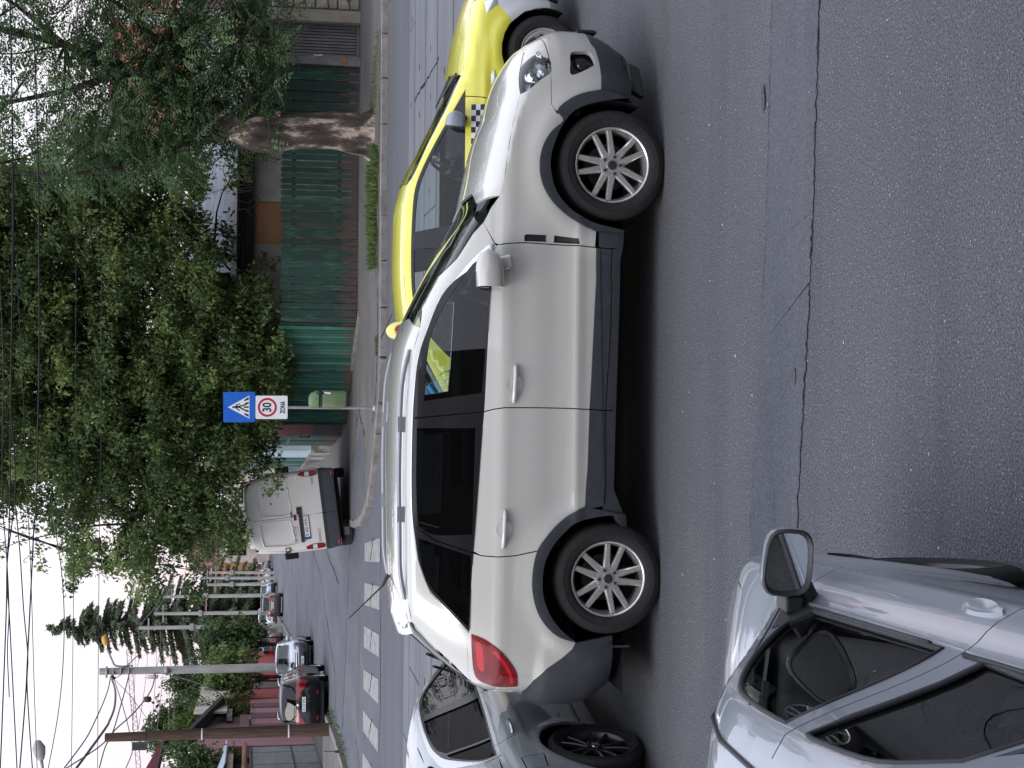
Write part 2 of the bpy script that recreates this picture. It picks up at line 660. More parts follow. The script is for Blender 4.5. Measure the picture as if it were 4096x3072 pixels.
# ---------------------------------------------------------------- the white off-road car: body surface
def suv_relief(x, z):
 r = 0 * x
 for wx in (1.343, -1.350):                       # flared arches
  d = np.hypot(x - wx, z - 0.34)
  r = r + 0.022 * np.exp(-((d - 0.50) / 0.085) ** 2) * (z > 0.1)
  r = r + 0.012 * np.clip(1 - np.abs(d - 0.44) / 0.10, 0, 1) * 0
 mid = np.clip((1.15 - np.abs(x - 0.0)) / 0.35, 0, 1)
 mid = mid * mid * (3 - 2 * mid)
 zl = 0.595 + 0.012 * x * 0
 r = r + mid * 0.014 * np.exp(-((z - 0.575) / 0.035) ** 2)     # crease low on the doors
 r = r - mid * 0.012 * np.exp(-((z - 0.72) / 0.10) ** 2)
 r = r + 0.010 * np.exp(-((z - (1.035 + 0.012 * (0.8 - x))) / 0.055) ** 2) * np.clip((1.9 - x) / 0.4, 0, 1)   # shoulder
 return r

SUV = Body(
 top=[(-2.30, 0.90), (-2.20, 1.00), (-2.13, 1.12), (-2.08, 1.23), (-1.93, 1.43), (-1.78, 1.61), (-1.70, 1.67), (-1.36, 1.695), (-1.0, 1.704), (-0.66, 1.712),
   (-0.3, 1.708), (0.0, 1.690), (0.18, 1.664), (0.32, 1.615), (0.60, 1.485), (0.90, 1.335), (1.10, 1.225), (1.17, 1.200),
   (1.24, 1.190), (1.415, 1.156), (1.63, 1.108), (1.81, 1.046), (1.99, 0.997), (2.09, 0.96), (2.18, 0.905), (2.24, 0.84), (2.33, 0.70)],
 front=[(2.16, 0.15), (2.22, 0.25), (2.27, 0.33), (2.31, 0.42), (2.33, 0.55), (2.33, 0.66), (2.31, 0.74), (2.28, 0.82), (2.22, 0.90), (2.1, 0.99), (1.9, 1.06), (1.3, 1.3), (1.3, 1.8)],
 rear=[(-2.06, 0.22), (-2.16, 0.34), (-2.235, 0.48), (-2.245, 0.62), (-2.22, 0.76), (-2.17, 0.84), (-2.16, 1.0), (-2.14, 1.15), (-2.10, 1.22), (-1.95, 1.43), (-1.78, 1.62), (-1.74, 1.8)],
 width=[(0.15, 0.80), (0.24, 0.845), (0.32, 0.872), (0.46, 0.893), (0.60, 0.902), (0.78, 0.908), (0.95, 0.907), (1.06, 0.900), (1.13, 0.885),
   (1.20, 0.862), (1.30, 0.825), (1.45, 0.762), (1.60, 0.700), (1.66, 0.672), (1.80, 0.60)],
 xf=1.35, xr=-1.15, nf=3.2, nr=4.6, mt=2.5,
 dz=pchip([-2.3, -1.7, 0.2, 1.0, 1.3, 2.3], [0.10, 0.09, 0.10, 0.10, 0.13, 0.16]), relief=suv_relief)
SUVD = {
 'glasshouse': [(0.75, 1.122, 1), (0.75, 1.147), (0.703, 1.191), (0.573, 1.368), (0.457, 1.456), (0.259, 1.532), (0.071, 1.587), (-0.163, 1.61), (-0.398, 1.619), (-0.75, 1.621), (-0.96, 1.613), (-1.107, 1.592), (-1.223, 1.574), (-1.327, 1.539), (-1.431, 1.493), (-1.566, 1.369), (-1.684, 1.253, 1), (-1.444, 1.248), (-1.141, 1.234), (-0.855, 1.215), (-0.448, 1.191), (-0.251, 1.176), (0.19, 1.158), (0.561, 1.139)],
 'front_glass': [(0.7, 1.146, 1), (0.698, 1.235), (0.585, 1.323), (0.422, 1.427), (0.247, 1.504), (0.071, 1.536), (-0.204, 1.55, 1), (-0.147, 1.194, 1), (0.074, 1.177), (0.422, 1.16)],
 'rear_glass': [(-0.38, 1.591, 1), (-0.374, 1.231, 1), (-0.74, 1.238), (-1.059, 1.243, 1), (-1.069, 1.475), (-1.018, 1.576, 1), (-0.749, 1.592)],
 'quarter_glass': [(-1.092, 1.578, 1), (-1.197, 1.251, 1), (-1.444, 1.255), (-1.655, 1.26, 1), (-1.548, 1.369), (-1.413, 1.488), (-1.304, 1.542), (-1.188, 1.566)],
 'chrome': [(0.77, 1.128), (0.654, 1.135), (0.503, 1.142), (0.283, 1.153), (0.074, 1.167), (-0.268, 1.179), (-0.681, 1.203), (-1.03, 1.224), (-1.164, 1.234), (-1.35, 1.246), (-1.666, 1.249)],
 'chrome_top': [(0.767, 1.124), (0.794, 1.111), (0.805, 1.125), (0.802, 1.164), (0.735, 1.236), (0.66, 1.302), (0.457, 1.461), (0.259, 1.54), (0.071, 1.591), (-0.163, 1.616), (-0.398, 1.625), (-0.75, 1.627), (-0.961, 1.618), (-1.107, 1.598), (-1.229, 1.579), (-1.333, 1.545), (-1.443, 1.499), (-1.578, 1.374), (-1.693, 1.26)],
 'door_front_edge': [(0.805, 1.091), (0.813, 1.035), (0.82, 0.928), (0.807, 0.552), (0.8, 0.446), (0.796, 0.366)],
 'door_split': [(-0.316, 1.609), (-0.268, 1.181), (-0.25, 1.115), (-0.24, 1.048), (-0.239, 0.834), (-0.242, 0.62), (-0.248, 0.493), (-0.254, 0.382)],
 'door_rear_edge': [(-1.178, 1.24), (-1.192, 1.184), (-1.197, 1.084), (-1.189, 0.967), (-1.159, 0.835)],
 'quarter_split': [(-1.025, 1.585), (-1.103, 1.474), (-1.176, 1.24)],
 'clad_top': [(0.88, 0.473), (0.805, 0.459), (0.587, 0.457), (0.434, 0.464), (-0.035, 0.483), (-0.246, 0.493), (-0.62, 0.502), (-0.876, 0.522)],
 'sill_split': [(0.788, 0.353), (0.319, 0.357), (-0.269, 0.382), (-0.738, 0.382), (-0.848, 0.39)],
 'sill_low': [(0.913, 0.27), (0.783, 0.282), (0.733, 0.292), (0.439, 0.295), (-0.268, 0.313), (-0.774, 0.323), (-0.929, 0.249)],
 'arch_r_out': [(-0.877, 0.516), (-0.916, 0.607), (-0.975, 0.688), (-1.049, 0.759), (-1.148, 0.829), (-1.263, 0.858), (-1.379, 0.865), (-1.484, 0.849), (-1.578, 0.813), (-1.66, 0.752), (-1.715, 0.68), (-1.753, 0.576)],
 'arch_r_in': [(-0.936, 0.308), (-0.934, 0.377), (-0.948, 0.482), (-0.975, 0.582), (-1.045, 0.663), (-1.125, 0.734), (-1.241, 0.787), (-1.369, 0.801), (-1.485, 0.784), (-1.603, 0.729), (-1.698, 0.643), (-1.748, 0.576)],
 'arch_f_out': [(1.826, 0.433), (1.791, 0.569), (1.738, 0.666), (1.673, 0.729), (1.614, 0.689), (1.545, 0.762), (1.462, 0.815), (1.368, 0.841), (1.263, 0.84), (1.171, 0.812), (1.081, 0.752), (1.003, 0.661), (0.941, 0.554), (0.904, 0.466)],
 'arch_f_in': [(1.789, 0.225), (1.775, 0.319), (1.737, 0.494), (1.68, 0.617), (1.597, 0.689), (1.501, 0.736), (1.383, 0.771), (1.279, 0.77), (1.152, 0.733), (1.05, 0.647), (0.989, 0.551), (0.952, 0.459), (0.916, 0.27)],
 'headlight': [(1.783, 0.958, 1), (1.928, 0.95), (1.982, 0.936), (2.026, 0.904), (2.067, 0.841), (2.044, 0.787), (2.024, 0.757), (1.934, 0.757), (1.871, 0.841), (1.806, 0.908)],
 'fender_bumper': [(2.018, 0.757), (1.871, 0.759), (1.717, 0.763), (1.687, 0.747), (1.611, 0.687)],
 'bumper_clad': [(2.171, 0.463), (2.128, 0.441), (2.018, 0.427), (1.926, 0.424), (1.829, 0.433)],
 'fog': [(2.082, 0.611), (2.101, 0.541), (2.095, 0.479), (2.028, 0.455), (1.994, 0.473), (1.921, 0.619), (2.004, 0.625)],
 'bumper_low': [(2.138, 0.393), (2.044, 0.33), (1.939, 0.264), (1.867, 0.255), (1.796, 0.218)],
 'vent': [(0.868, 0.943), (0.884, 0.925), (0.881, 0.786), (0.876, 0.657), (0.862, 0.567), (0.842, 0.551), (0.807, 0.555), (0.824, 0.94)],
 'vent_a': [(0.866, 0.934), (0.875, 0.919), (0.873, 0.788), (0.829, 0.785), (0.829, 0.933)],
 'vent_b': [(0.872, 0.736), (0.854, 0.581), (0.818, 0.572), (0.826, 0.739)],
 'hood_side': [(1.783, 0.958), (1.66, 0.991), (1.54, 1.022), (1.387, 1.046), (1.224, 1.065), (1.12, 1.092), (1.045, 1.15)],
 'taillight': [(-1.699, 1.24, 1), (-1.727, 1.165), (-1.789, 1.074), (-1.869, 0.999), (-1.953, 0.945), (-2.057, 0.921, 1), (-2.061, 1.024), (-2.043, 1.108), (-2.007, 1.179), (-1.935, 1.214), (-1.797, 1.234)],
 'bumper_rear': [(-1.757, 0.572), (-1.797, 0.593), (-1.861, 0.659), (-1.928, 0.749), (-2.021, 0.83), (-2.104, 0.86)],
 'apillar': [(1.04, 1.144), (0.947, 1.193), (0.878, 1.254), (0.717, 1.351), (0.607, 1.452), (0.406, 1.551), (0.271, 1.574)],
 'roof_edge': [(0.271, 1.574), (0.118, 1.616), (-0.046, 1.638), (-0.282, 1.659), (-0.637, 1.667), (-0.991, 1.661), (-1.232, 1.653), (-1.512, 1.63), (-1.643, 1.604)],
 'dpillar': [(-1.643, 1.604), (-1.807, 1.457), (-1.913, 1.339), (-2.007, 1.246), (-2.041, 1.213)],
 'handle_f': [(0.018, 0.985), (-0.197, 0.995)],
 'handle_r': [(-0.912, 1.043), (-1.132, 1.055)],
 'cup_f': [(-0.084, 0.988), (-0.085, 1.04), (-0.084, 0.933), (-0.029, 0.988), (-0.145, 0.987)],
 'cup_r': [(-1.019, 1.048), (-1.02, 1.097), (-1.02, 0.996)],
 'mirror': [(0.764, 1.191), (0.735, 1.102), (0.526, 1.089), (0.512, 1.144), (0.521, 1.223), (0.596, 1.262), (0.689, 1.235)],
 'mirror_arm': [(0.735, 1.102), (0.753, 1.017), (0.655, 1.016), (0.636, 1.09)],
 'rail_near': [(0.119, 1.624), (0.002, 1.669), (-0.094, 1.688), (-0.264, 1.699), (-0.651, 1.702), (-1.011, 1.693), (-1.025, 1.697), (-1.228, 1.692), (-1.364, 1.671), (-1.512, 1.63)],
 'cap': [(-1.53, 1.069)],
}

# ---------------------------------------------------------------- shared car pieces
RUBBER = mat('tyre_rubber', (0.016, 0.016, 0.017), 0.75, var=0.25, scale=30, spec=0.35)
BLACK_PLASTIC = mat('black_plastic', (0.022, 0.023, 0.026), 0.5, var=0.2, scale=14, spec=0.45)
GREY_CLAD = mat('grey_cladding', (0.040, 0.043, 0.052), 0.48, var=0.15, scale=20, spec=0.5)
BLACK_GLOSS = mat('black_gloss', (0.012, 0.012, 0.014), 0.12, spec=0.5)
DARK_VOID = mat('dark_liner', (0.010, 0.010, 0.011), 0.9, spec=0.1)
CHROME = mat('chrome', (0.75, 0.76, 0.78), 0.12, metal=1.0)
ALLOY = mat('alloy', (0.60, 0.59, 0.57), 0.26, metal=0.75, var=0.10, scale=25)
ALLOY_DARK = mat('dark_alloy', (0.07, 0.07, 0.075), 0.3, metal=0.8)
STEEL_DARK = mat('brake_steel', (0.06, 0.055, 0.05), 0.6, metal=0.6, var=0.3, scale=20)
CLOTH = mat('seat_cloth', (0.055, 0.057, 0.06), 0.9, var=0.2, scale=60)
CLOTH_GREY = mat('seat_cloth_grey', (0.16, 0.165, 0.17), 0.9, var=0.2, scale=60)
GLASS_CLEAR = glass('window_glass', (0.62, 0.69, 0.67))
GLASS_DARK = glass('privacy_glass', (0.10, 0.11, 0.115))
LENS = glass('lamp_lens', (0.92, 0.95, 0.97))
RED_LENS = mat('red_lens', (0.22, 0.004, 0.007), 0.16, coat=0.35, color2=(0.17, 0.003, 0.006), scale=9, thr=(0.4, 0.6), stretch=(0.5, 1, 3), detail=1.0)
RED_REFL = mat('red_reflector', (0.45, 0.02, 0.02), 0.2, coat=1.0)
LAMP_WHITE = mat('lamp_white', (0.7, 0.7, 0.7), 0.15, metal=0.3, coat=1.0)
ORANGE_LENS = mat('orange_lens', (0.75, 0.22, 0.03), 0.2, coat=1.0)
MIRROR_GLASS = mat('mirror_glass', (0.85, 0.87, 0.9), 0.02, metal=1.0)
PLATE_WHITE = mat('plate_white', (0.75, 0.76, 0.76), 0.4)
INK_BLACK = mat('ink_black', (0.012, 0.012, 0.014), 0.5)
PLATE_BLUE = mat('plate_blue', (0.02, 0.07, 0.35), 0.4)
WHITE_PLASTIC = mat('white_plastic', (0.74, 0.74, 0.73), 0.4)

def torus_mb(b, R, r, n=40, k=8, axis='y', c=(0, 0, 0), mi=0):
 prof = [(R + r * cos(2 * pi * i / k), r * sin(2 * pi * i / k)) for i in range(k + 1)]
 return b.lathe(prof, n, axis, c, mi)

def tyre_mesh(R, rim, width, n=64):
 """Tyre lathed about y; outer face at -width/2."""
 w = width / 2
 p = [(rim - 0.004, -w * 0.78), (rim + 0.004, -w * 0.88), (rim + (R - rim) * 0.25, -w * 0.99), (rim + (R - rim) * 0.55, -w * 1.03),
   (R - 0.045, -w * 1.0), (R - 0.020, -w * 0.93), (R - 0.007, -w * 0.80), (R - 0.002, -w * 0.62)]
 for g in (-0.42, 0.0, 0.42):
  p += [(R, w * g - 0.010), (R - 0.008, w * g - 0.007), (R - 0.008, w * g + 0.007), (R, w * g + 0.010)]
 p += [(r, -y) for r, y in reversed(p[:8])]
 b = MB()
 b.lathe(p, n, 'y')
 # a raised bead ring on the side wall
 b.lathe([(rim + (R - rim) * 0.46, -w * 1.02), (rim + (R - rim) * 0.48, -w * 1.05), (rim + (R - rim) * 0.52, -w * 1.05), (rim + (R - rim) * 0.54, -w * 1.02)], n, 'y')
 return b

def spoke(b, a0, r0, w0, a1, r1, w1, y0, y1, depth=0.03, mi=0, crown=0.006):
 """A tapered spoke between polar points (angle, radius)."""
 p0 = np.array([r0 * cos(a0), r0 * sin(a0)]); p1 = np.array([r1 * cos(a1), r1 * sin(a1)])
 t = p1 - p0; t /= np.linalg.norm(t); q = np.array([-t[1], t[0]])
 vs = []
 for (p, w, y) in ((p0, w0, y0), ((p0 + p1) / 2, (w0 + w1) / 2 * 0.94, (y0 + y1) / 2 - 0.004), (p1, w1, y1)):
  for s_, yy in ((-1, y + depth), (-1, y + crown), (-0.62, y), (0.62, y), (1, y + crown), (1, y + depth)):
   c = p + s_ * w / 2 * q
   vs.append((c[0], yy, c[1]))
 fs = []
 for i in range(2):
  for k in range(5):
   fs.append((i * 6 + k, i * 6 + k + 1, (i + 1) * 6 + k + 1, (i + 1) * 6 + k))
 b.add(vs, fs, mi)

def make_wheel(style, R, rim, width, rim_mat, parent, loc, flip=False, spin=0.0, detail=True):
 w = bpy.data.objects.new('wheel', None)
 COL.objects.link(w); w.parent = parent; w.location = loc
 w.rotation_euler = (0, spin, pi if flip else 0)
 n = 72 if detail else 24
 tyre_mesh(R, rim, width, n).build('tyre', RUBBER, w, True, auto=35)
 h = width / 2
 b = MB()
 yl = -h * 0.80                                     # plane of the rim lip
 b.lathe([(rim - 0.012, h * 0.8), (rim - 0.03, h * 0.2), (rim - 0.026, yl + 0.035), (rim - 0.014, yl + 0.016), (rim - 0.010, yl), (rim - 0.002, yl - 0.008),
    (rim + 0.007, yl - 0.006), (rim + 0.007, yl + 0.01)], n, 'y')
 hub = yl + 0.012
 if style == 'paired':
  b.lathe([(0.0, hub - 0.012), (0.034, hub - 0.012), (0.036, hub - 0.004), (0.040, hub - 0.004), (0.074, hub - 0.004), (0.082, hub + 0.010), (0.082, hub + 0.05)], 40, 'y')
  for k in range(5):
   a = 2 * pi * k / 5 + pi / 2
   for s_ in (-1, 1):
    spoke(b, a + s_ * 0.34, 0.066, 0.050, a + s_ * 0.225, rim - 0.014, 0.036, hub - 0.002, yl + 0.006, 0.035, 0, 0.010)
 elif style == 'cover':
  b.lathe([(0.0, hub - 0.02), (0.03, hub - 0.02), (0.05, hub - 0.014), (0.085, hub - 0.010), (0.09, hub + 0.01)], 32, 'y')
  b.lathe([(rim - 0.045, hub - 0.004), (rim - 0.03, hub - 0.010), (rim - 0.008, hub - 0.006)], n, 'y')
  for k in range(7):
   a = 2 * pi * k / 7 + pi / 2
   spoke(b, a, 0.075, 0.034, a, rim - 0.03, 0.078, hub - 0.008, hub - 0.004, 0.02)
 elif style == 'fan':
  b.lathe([(0.0, hub - 0.006), (0.03, hub - 0.006), (0.06, hub), (0.065, hub + 0.03)], 32, 'y')
  for k in range(10):
   a = 2 * pi * k / 10 + pi / 2 + (0.07 if k % 2 else -0.07)
   spoke(b, a, 0.05, 0.026, a, rim - 0.014, 0.022, hub + 0.002, yl + 0.006)
 else:                                              # plain disc with holes read as spokes
  b.lathe([(0.0, hub - 0.01), (0.07, hub - 0.01), (rim * 0.55, hub - 0.002), (rim * 0.6, hub + 0.02)], n, 'y')
  for k in range(9):
   a = 2 * pi * k / 9
   spoke(b, a, rim * 0.5, 0.05, a, rim - 0.012, 0.05, hub, yl + 0.006)
 b.build('rim', rim_mat, w, True, auto=30)
 d = MB()
 d.lathe([(0.0, 0.02), (rim * 0.62, 0.02), (rim * 0.64, 0.032), (rim * 0.64, 0.05), (0.0, 0.05)], n, 'y')
 d.box(-0.05, 0.05, -0.0, 0.05, rim * 0.3, rim * 0.7)
 d.build('brake_disc', STEEL_DARK, w, True, auto=30)
 if detail:
  if style in ('paired', 'fan'):
   for k in range(5):
    a = 2 * pi * k / 5 - pi / 2
    g = MB().lathe([(0.0, hub - 0.018), (0.009, hub - 0.018), (0.011, hub - 0.012), (0.011, hub + 0.0)], 6, 'y', (0.057 * cos(a), 0, 0.057 * sin(a)))
    g.build('wheel_nut', BLACK_PLASTIC, w, True, auto=30)
  c = MB()
  c.lathe([(0.0, hub - 0.017), (0.025, hub - 0.017), (0.031, hub - 0.013), (0.033, hub - 0.006)], 28, 'y')
  c.build('hub_cap', BLACK_PLASTIC if style == 'paired' else CHROME, w, True, auto=30)
 return w

def make_chassis(body, parent, wheels, belt, x0, x1, wr, floor=0.22, inset=0.04, track=0.6, hood_to=None):
 """Dark inner shell: closes gaps, carries wheel wells and floor."""
 b = MB()
 xs = np.arange(x0, x1 + 0.05, 0.08)
 zs = np.linspace(floor, belt, 9)
 for s_ in (-1, 1):
  X, Z = np.meshgrid(xs, zs, indexing='ij')
  Z = np.minimum(Z, body.T(X) - 0.06)
  Yv = np.maximum(body.y(X.ravel(), Z.ravel()) - inset, 0.0).reshape(X.shape) * s_
  vs = [(X[i, j], Yv[i, j], Z[i, j]) for i in range(len(xs)) for j in range(len(zs))]
  fs = []
  for i in range(len(xs) - 1):
   for j in range(len(zs) - 1):
    cx, cz = (xs[i] + xs[i + 1]) / 2, (zs[j] + zs[j + 1]) / 2
    if any(hypot(cx - wx, cz - wz) < wr + 0.04 for wx, wz in wheels):
     continue
    k = i * len(zs) + j
    fs.append((k, k + len(zs), k + len(zs) + 1, k + 1))
  b.add(vs, fs)
 yw = float(body.y(np.array([0.0]), np.array([floor + 0.2]))[0]) - 0.05
 b.sheet([(x0, -yw, floor), (x1, -yw * 0.8, floor), (x1, yw * 0.8, floor), (x0, yw, floor)])
 for wx, wz in wheels:                              # wells
  vs, fs = [], []
  A = [radians(a) for a in range(-25, 206, 11)]
  for a in A:
   for yy in (-yw - 0.035, -0.55, 0.55, yw + 0.035):
    vs.append((wx + (wr + 0.02) * cos(a), yy, wz + (wr + 0.02) * sin(a)))
  for i in range(len(A) - 1):
   for j in (0, 1, 2):
    k = i * 4 + j
    fs.append((k, k + 1, k + 5, k + 4))
  b.add(vs, fs)
  for yy in (-0.55, 0.55):
   b.add([(wx + (wr + 0.02) * cos(a), yy, wz + (wr + 0.02) * sin(a)) for a in A], [tuple(range(len(A)))])
 for h0, h1 in (hood_to or []):                     # sheet under bonnet / boot
  xs2 = np.linspace(h0, h1, 8); ys = np.linspace(-0.6, 0.6, 7)
  P = np.array([(x, y) for x in xs2 for y in ys])
  q = body.pos('top', P)
  vs = [(p[0], p[1], p[2] - 0.05) for p in q]
  fs = [(i * 7 + j, i * 7 + j + 1, (i + 1) * 7 + j + 1, (i + 1) * 7 + j) for i in range(7) for j in range(6)]
  b.add(vs, fs)
 return b.build('chassis', DARK_VOID, parent, fix=False)

def rbox(b, x0, x1, y0, y1, z0, z1, lean=0.0, pinch=0.85, mi=0):
 """Cushion-like block, its top shifted by lean in x and pinched."""
 vs, fs = [], []
 lv = [(0.0, 0.86), (0.12, 1.0), (0.85, 1.0 * (pinch * 0.3 + 0.7)), (1.0, pinch * 0.9)]
 cx, cy = (x0 + x1) / 2, (y0 + y1) / 2
 for t, s_ in lv:
  for k in range(12):
   a = 2 * pi * (k + 0.5) / 12
   ex, ey = abs(cos(a)) ** 0.35 * (1 if cos(a) > 0 else -1), abs(sin(a)) ** 0.35 * (1 if sin(a) > 0 else -1)
   vs.append((cx + ex * (x1 - x0) / 2 * (0.6 + 0.4 * s_) + lean * t, cy + ey * (y1 - y0) / 2 * s_, z0 + (z1 - z0) * t))
 for i in range(3):
  for k in range(12):
   fs.append((i * 12 + k, i * 12 + (k + 1) % 12, (i + 1) * 12 + (k + 1) % 12, (i + 1) * 12 + k))
 fs += [tuple(range(12))[::-1], tuple(range(36, 48))]
 b.add(vs, fs, mi)

def make_interior(parent, x_dash, x_front, x_rear, zf, wid, m_=None, wheel=True, head=0.0):
 m_ = m_ or CLOTH
 for y in (-wid / 2, wid / 2):
  b = MB()
  rbox(b, x_front - 0.25, x_front + 0.27, y - 0.24, y + 0.24, zf, zf + 0.17)
  rbox(b, x_front - 0.30, x_front - 0.16, y - 0.23, y + 0.23, zf + 0.12, zf + 0.66, -0.16, 0.75)
  rbox(b, x_front - 0.46, x_front - 0.36, y - 0.13, y + 0.13, zf + 0.70, zf + 0.88, -0.03, 0.8)
  b.tube([(x_front - 0.42, y - 0.05, zf + 0.62), (x_front - 0.42, y - 0.05, zf + 0.72)], 0.008, 6)
  b.build('front_seat', m_, parent, True, auto=50)
 b = MB()
 rbox(b, x_rear - 0.25, x_rear + 0.25, -wid * 0.95, wid * 0.95, zf, zf + 0.17)
 rbox(b, x_rear - 0.34, x_rear - 0.2, -wid * 0.95, wid * 0.95, zf + 0.12, zf + 0.62, -0.14, 0.9)
 for y in (-wid * 0.55, wid * 0.55):
  rbox(b, x_rear - 0.48, x_rear - 0.38, y - 0.13, y + 0.13, zf + 0.63, zf + 0.80, -0.02, 0.8)
 b.build('rear_bench', m_, parent, True, auto=50)
 b = MB()
 rbox(b, x_dash - 0.22, x_dash + 0.35, -wid * 1.05, wid * 1.05, zf + 0.15, zf + 0.52, 0.05, 1.0)
 b.build('dashboard', BLACK_PLASTIC, parent, True, auto=50)
 if wheel:
  b = MB()
  torus_mb(b, 0.185, 0.015, 32, 8, 'x')
  b.tube([(0, 0, -0.18), (0, 0, 0.0), (0, 0.18, 0.03)], 0.014, 6)
  b.tube([(0, 0, 0), (0, -0.18, 0.03)], 0.014, 6)
  b.tube([(0, 0, 0), (0.22, 0, 0)], 0.03, 8)
  o = b.build('steering_wheel', BLACK_PLASTIC, parent, True, auto=50)
  o.location = (x_dash - 0.28, wid / 2, zf + 0.50)
  o.rotation_euler = (0, radians(25), 0)

def lathe_y(prof, n=24):
 return MB().lathe(prof, n, 'y')

def plate(parent, text_, loc, rz, tilt=0.0, w=0.52, h=0.115, name='number_plate', frame=BLACK_PLASTIC):
 """Registration plate facing local -y of its own frame, turned by rz about z."""
 b = MB()
 b.box(-w / 2 - 0.012, w / 2 + 0.012, 0.003, 0.016, -h / 2 - 0.014, h / 2 + 0.012, 1)
 b.box(-w / 2, w / 2, -0.003, 0.004, -h / 2, h / 2, 0)
 b.box(-w / 2, -w / 2 + 0.045, -0.006, 0.0, -h / 2, h / 2, 2)
 o = b.build(name, [PLATE_WHITE, frame, PLATE_BLUE], parent)
 o.location = loc
 o.rotation_euler = (tilt, 0, rz)
 text('plate_text', text_, 0.105, o, (0.02, -0.006, -0.002), (pi / 2, 0, 0), INK_BLACK, sx=0.82)
 return o

# ---------------------------------------------------------------- survey: where a sight line of the photo meets a height or a depth
CAM_P = Vector((0, 0, 2.66))

def _ray(xs, ys):
 u, v = float(1536 - ys) / 6156.0, float(xs - 2048) / 6156.0
 a = u * cos(ROLL) + v * sin(ROLL); b = -u * sin(ROLL) + v * cos(ROLL)
 return _f + a * _r0 - b * _u0

def gp(xs, ys, z=0.0):
 r = _ray(xs, ys)
 return CAM_P + r * ((z - 2.66) / r.z)

def yp(xs, ys, Y):
 r = _ray(xs, ys)
 return CAM_P + r * (Y / r.y)

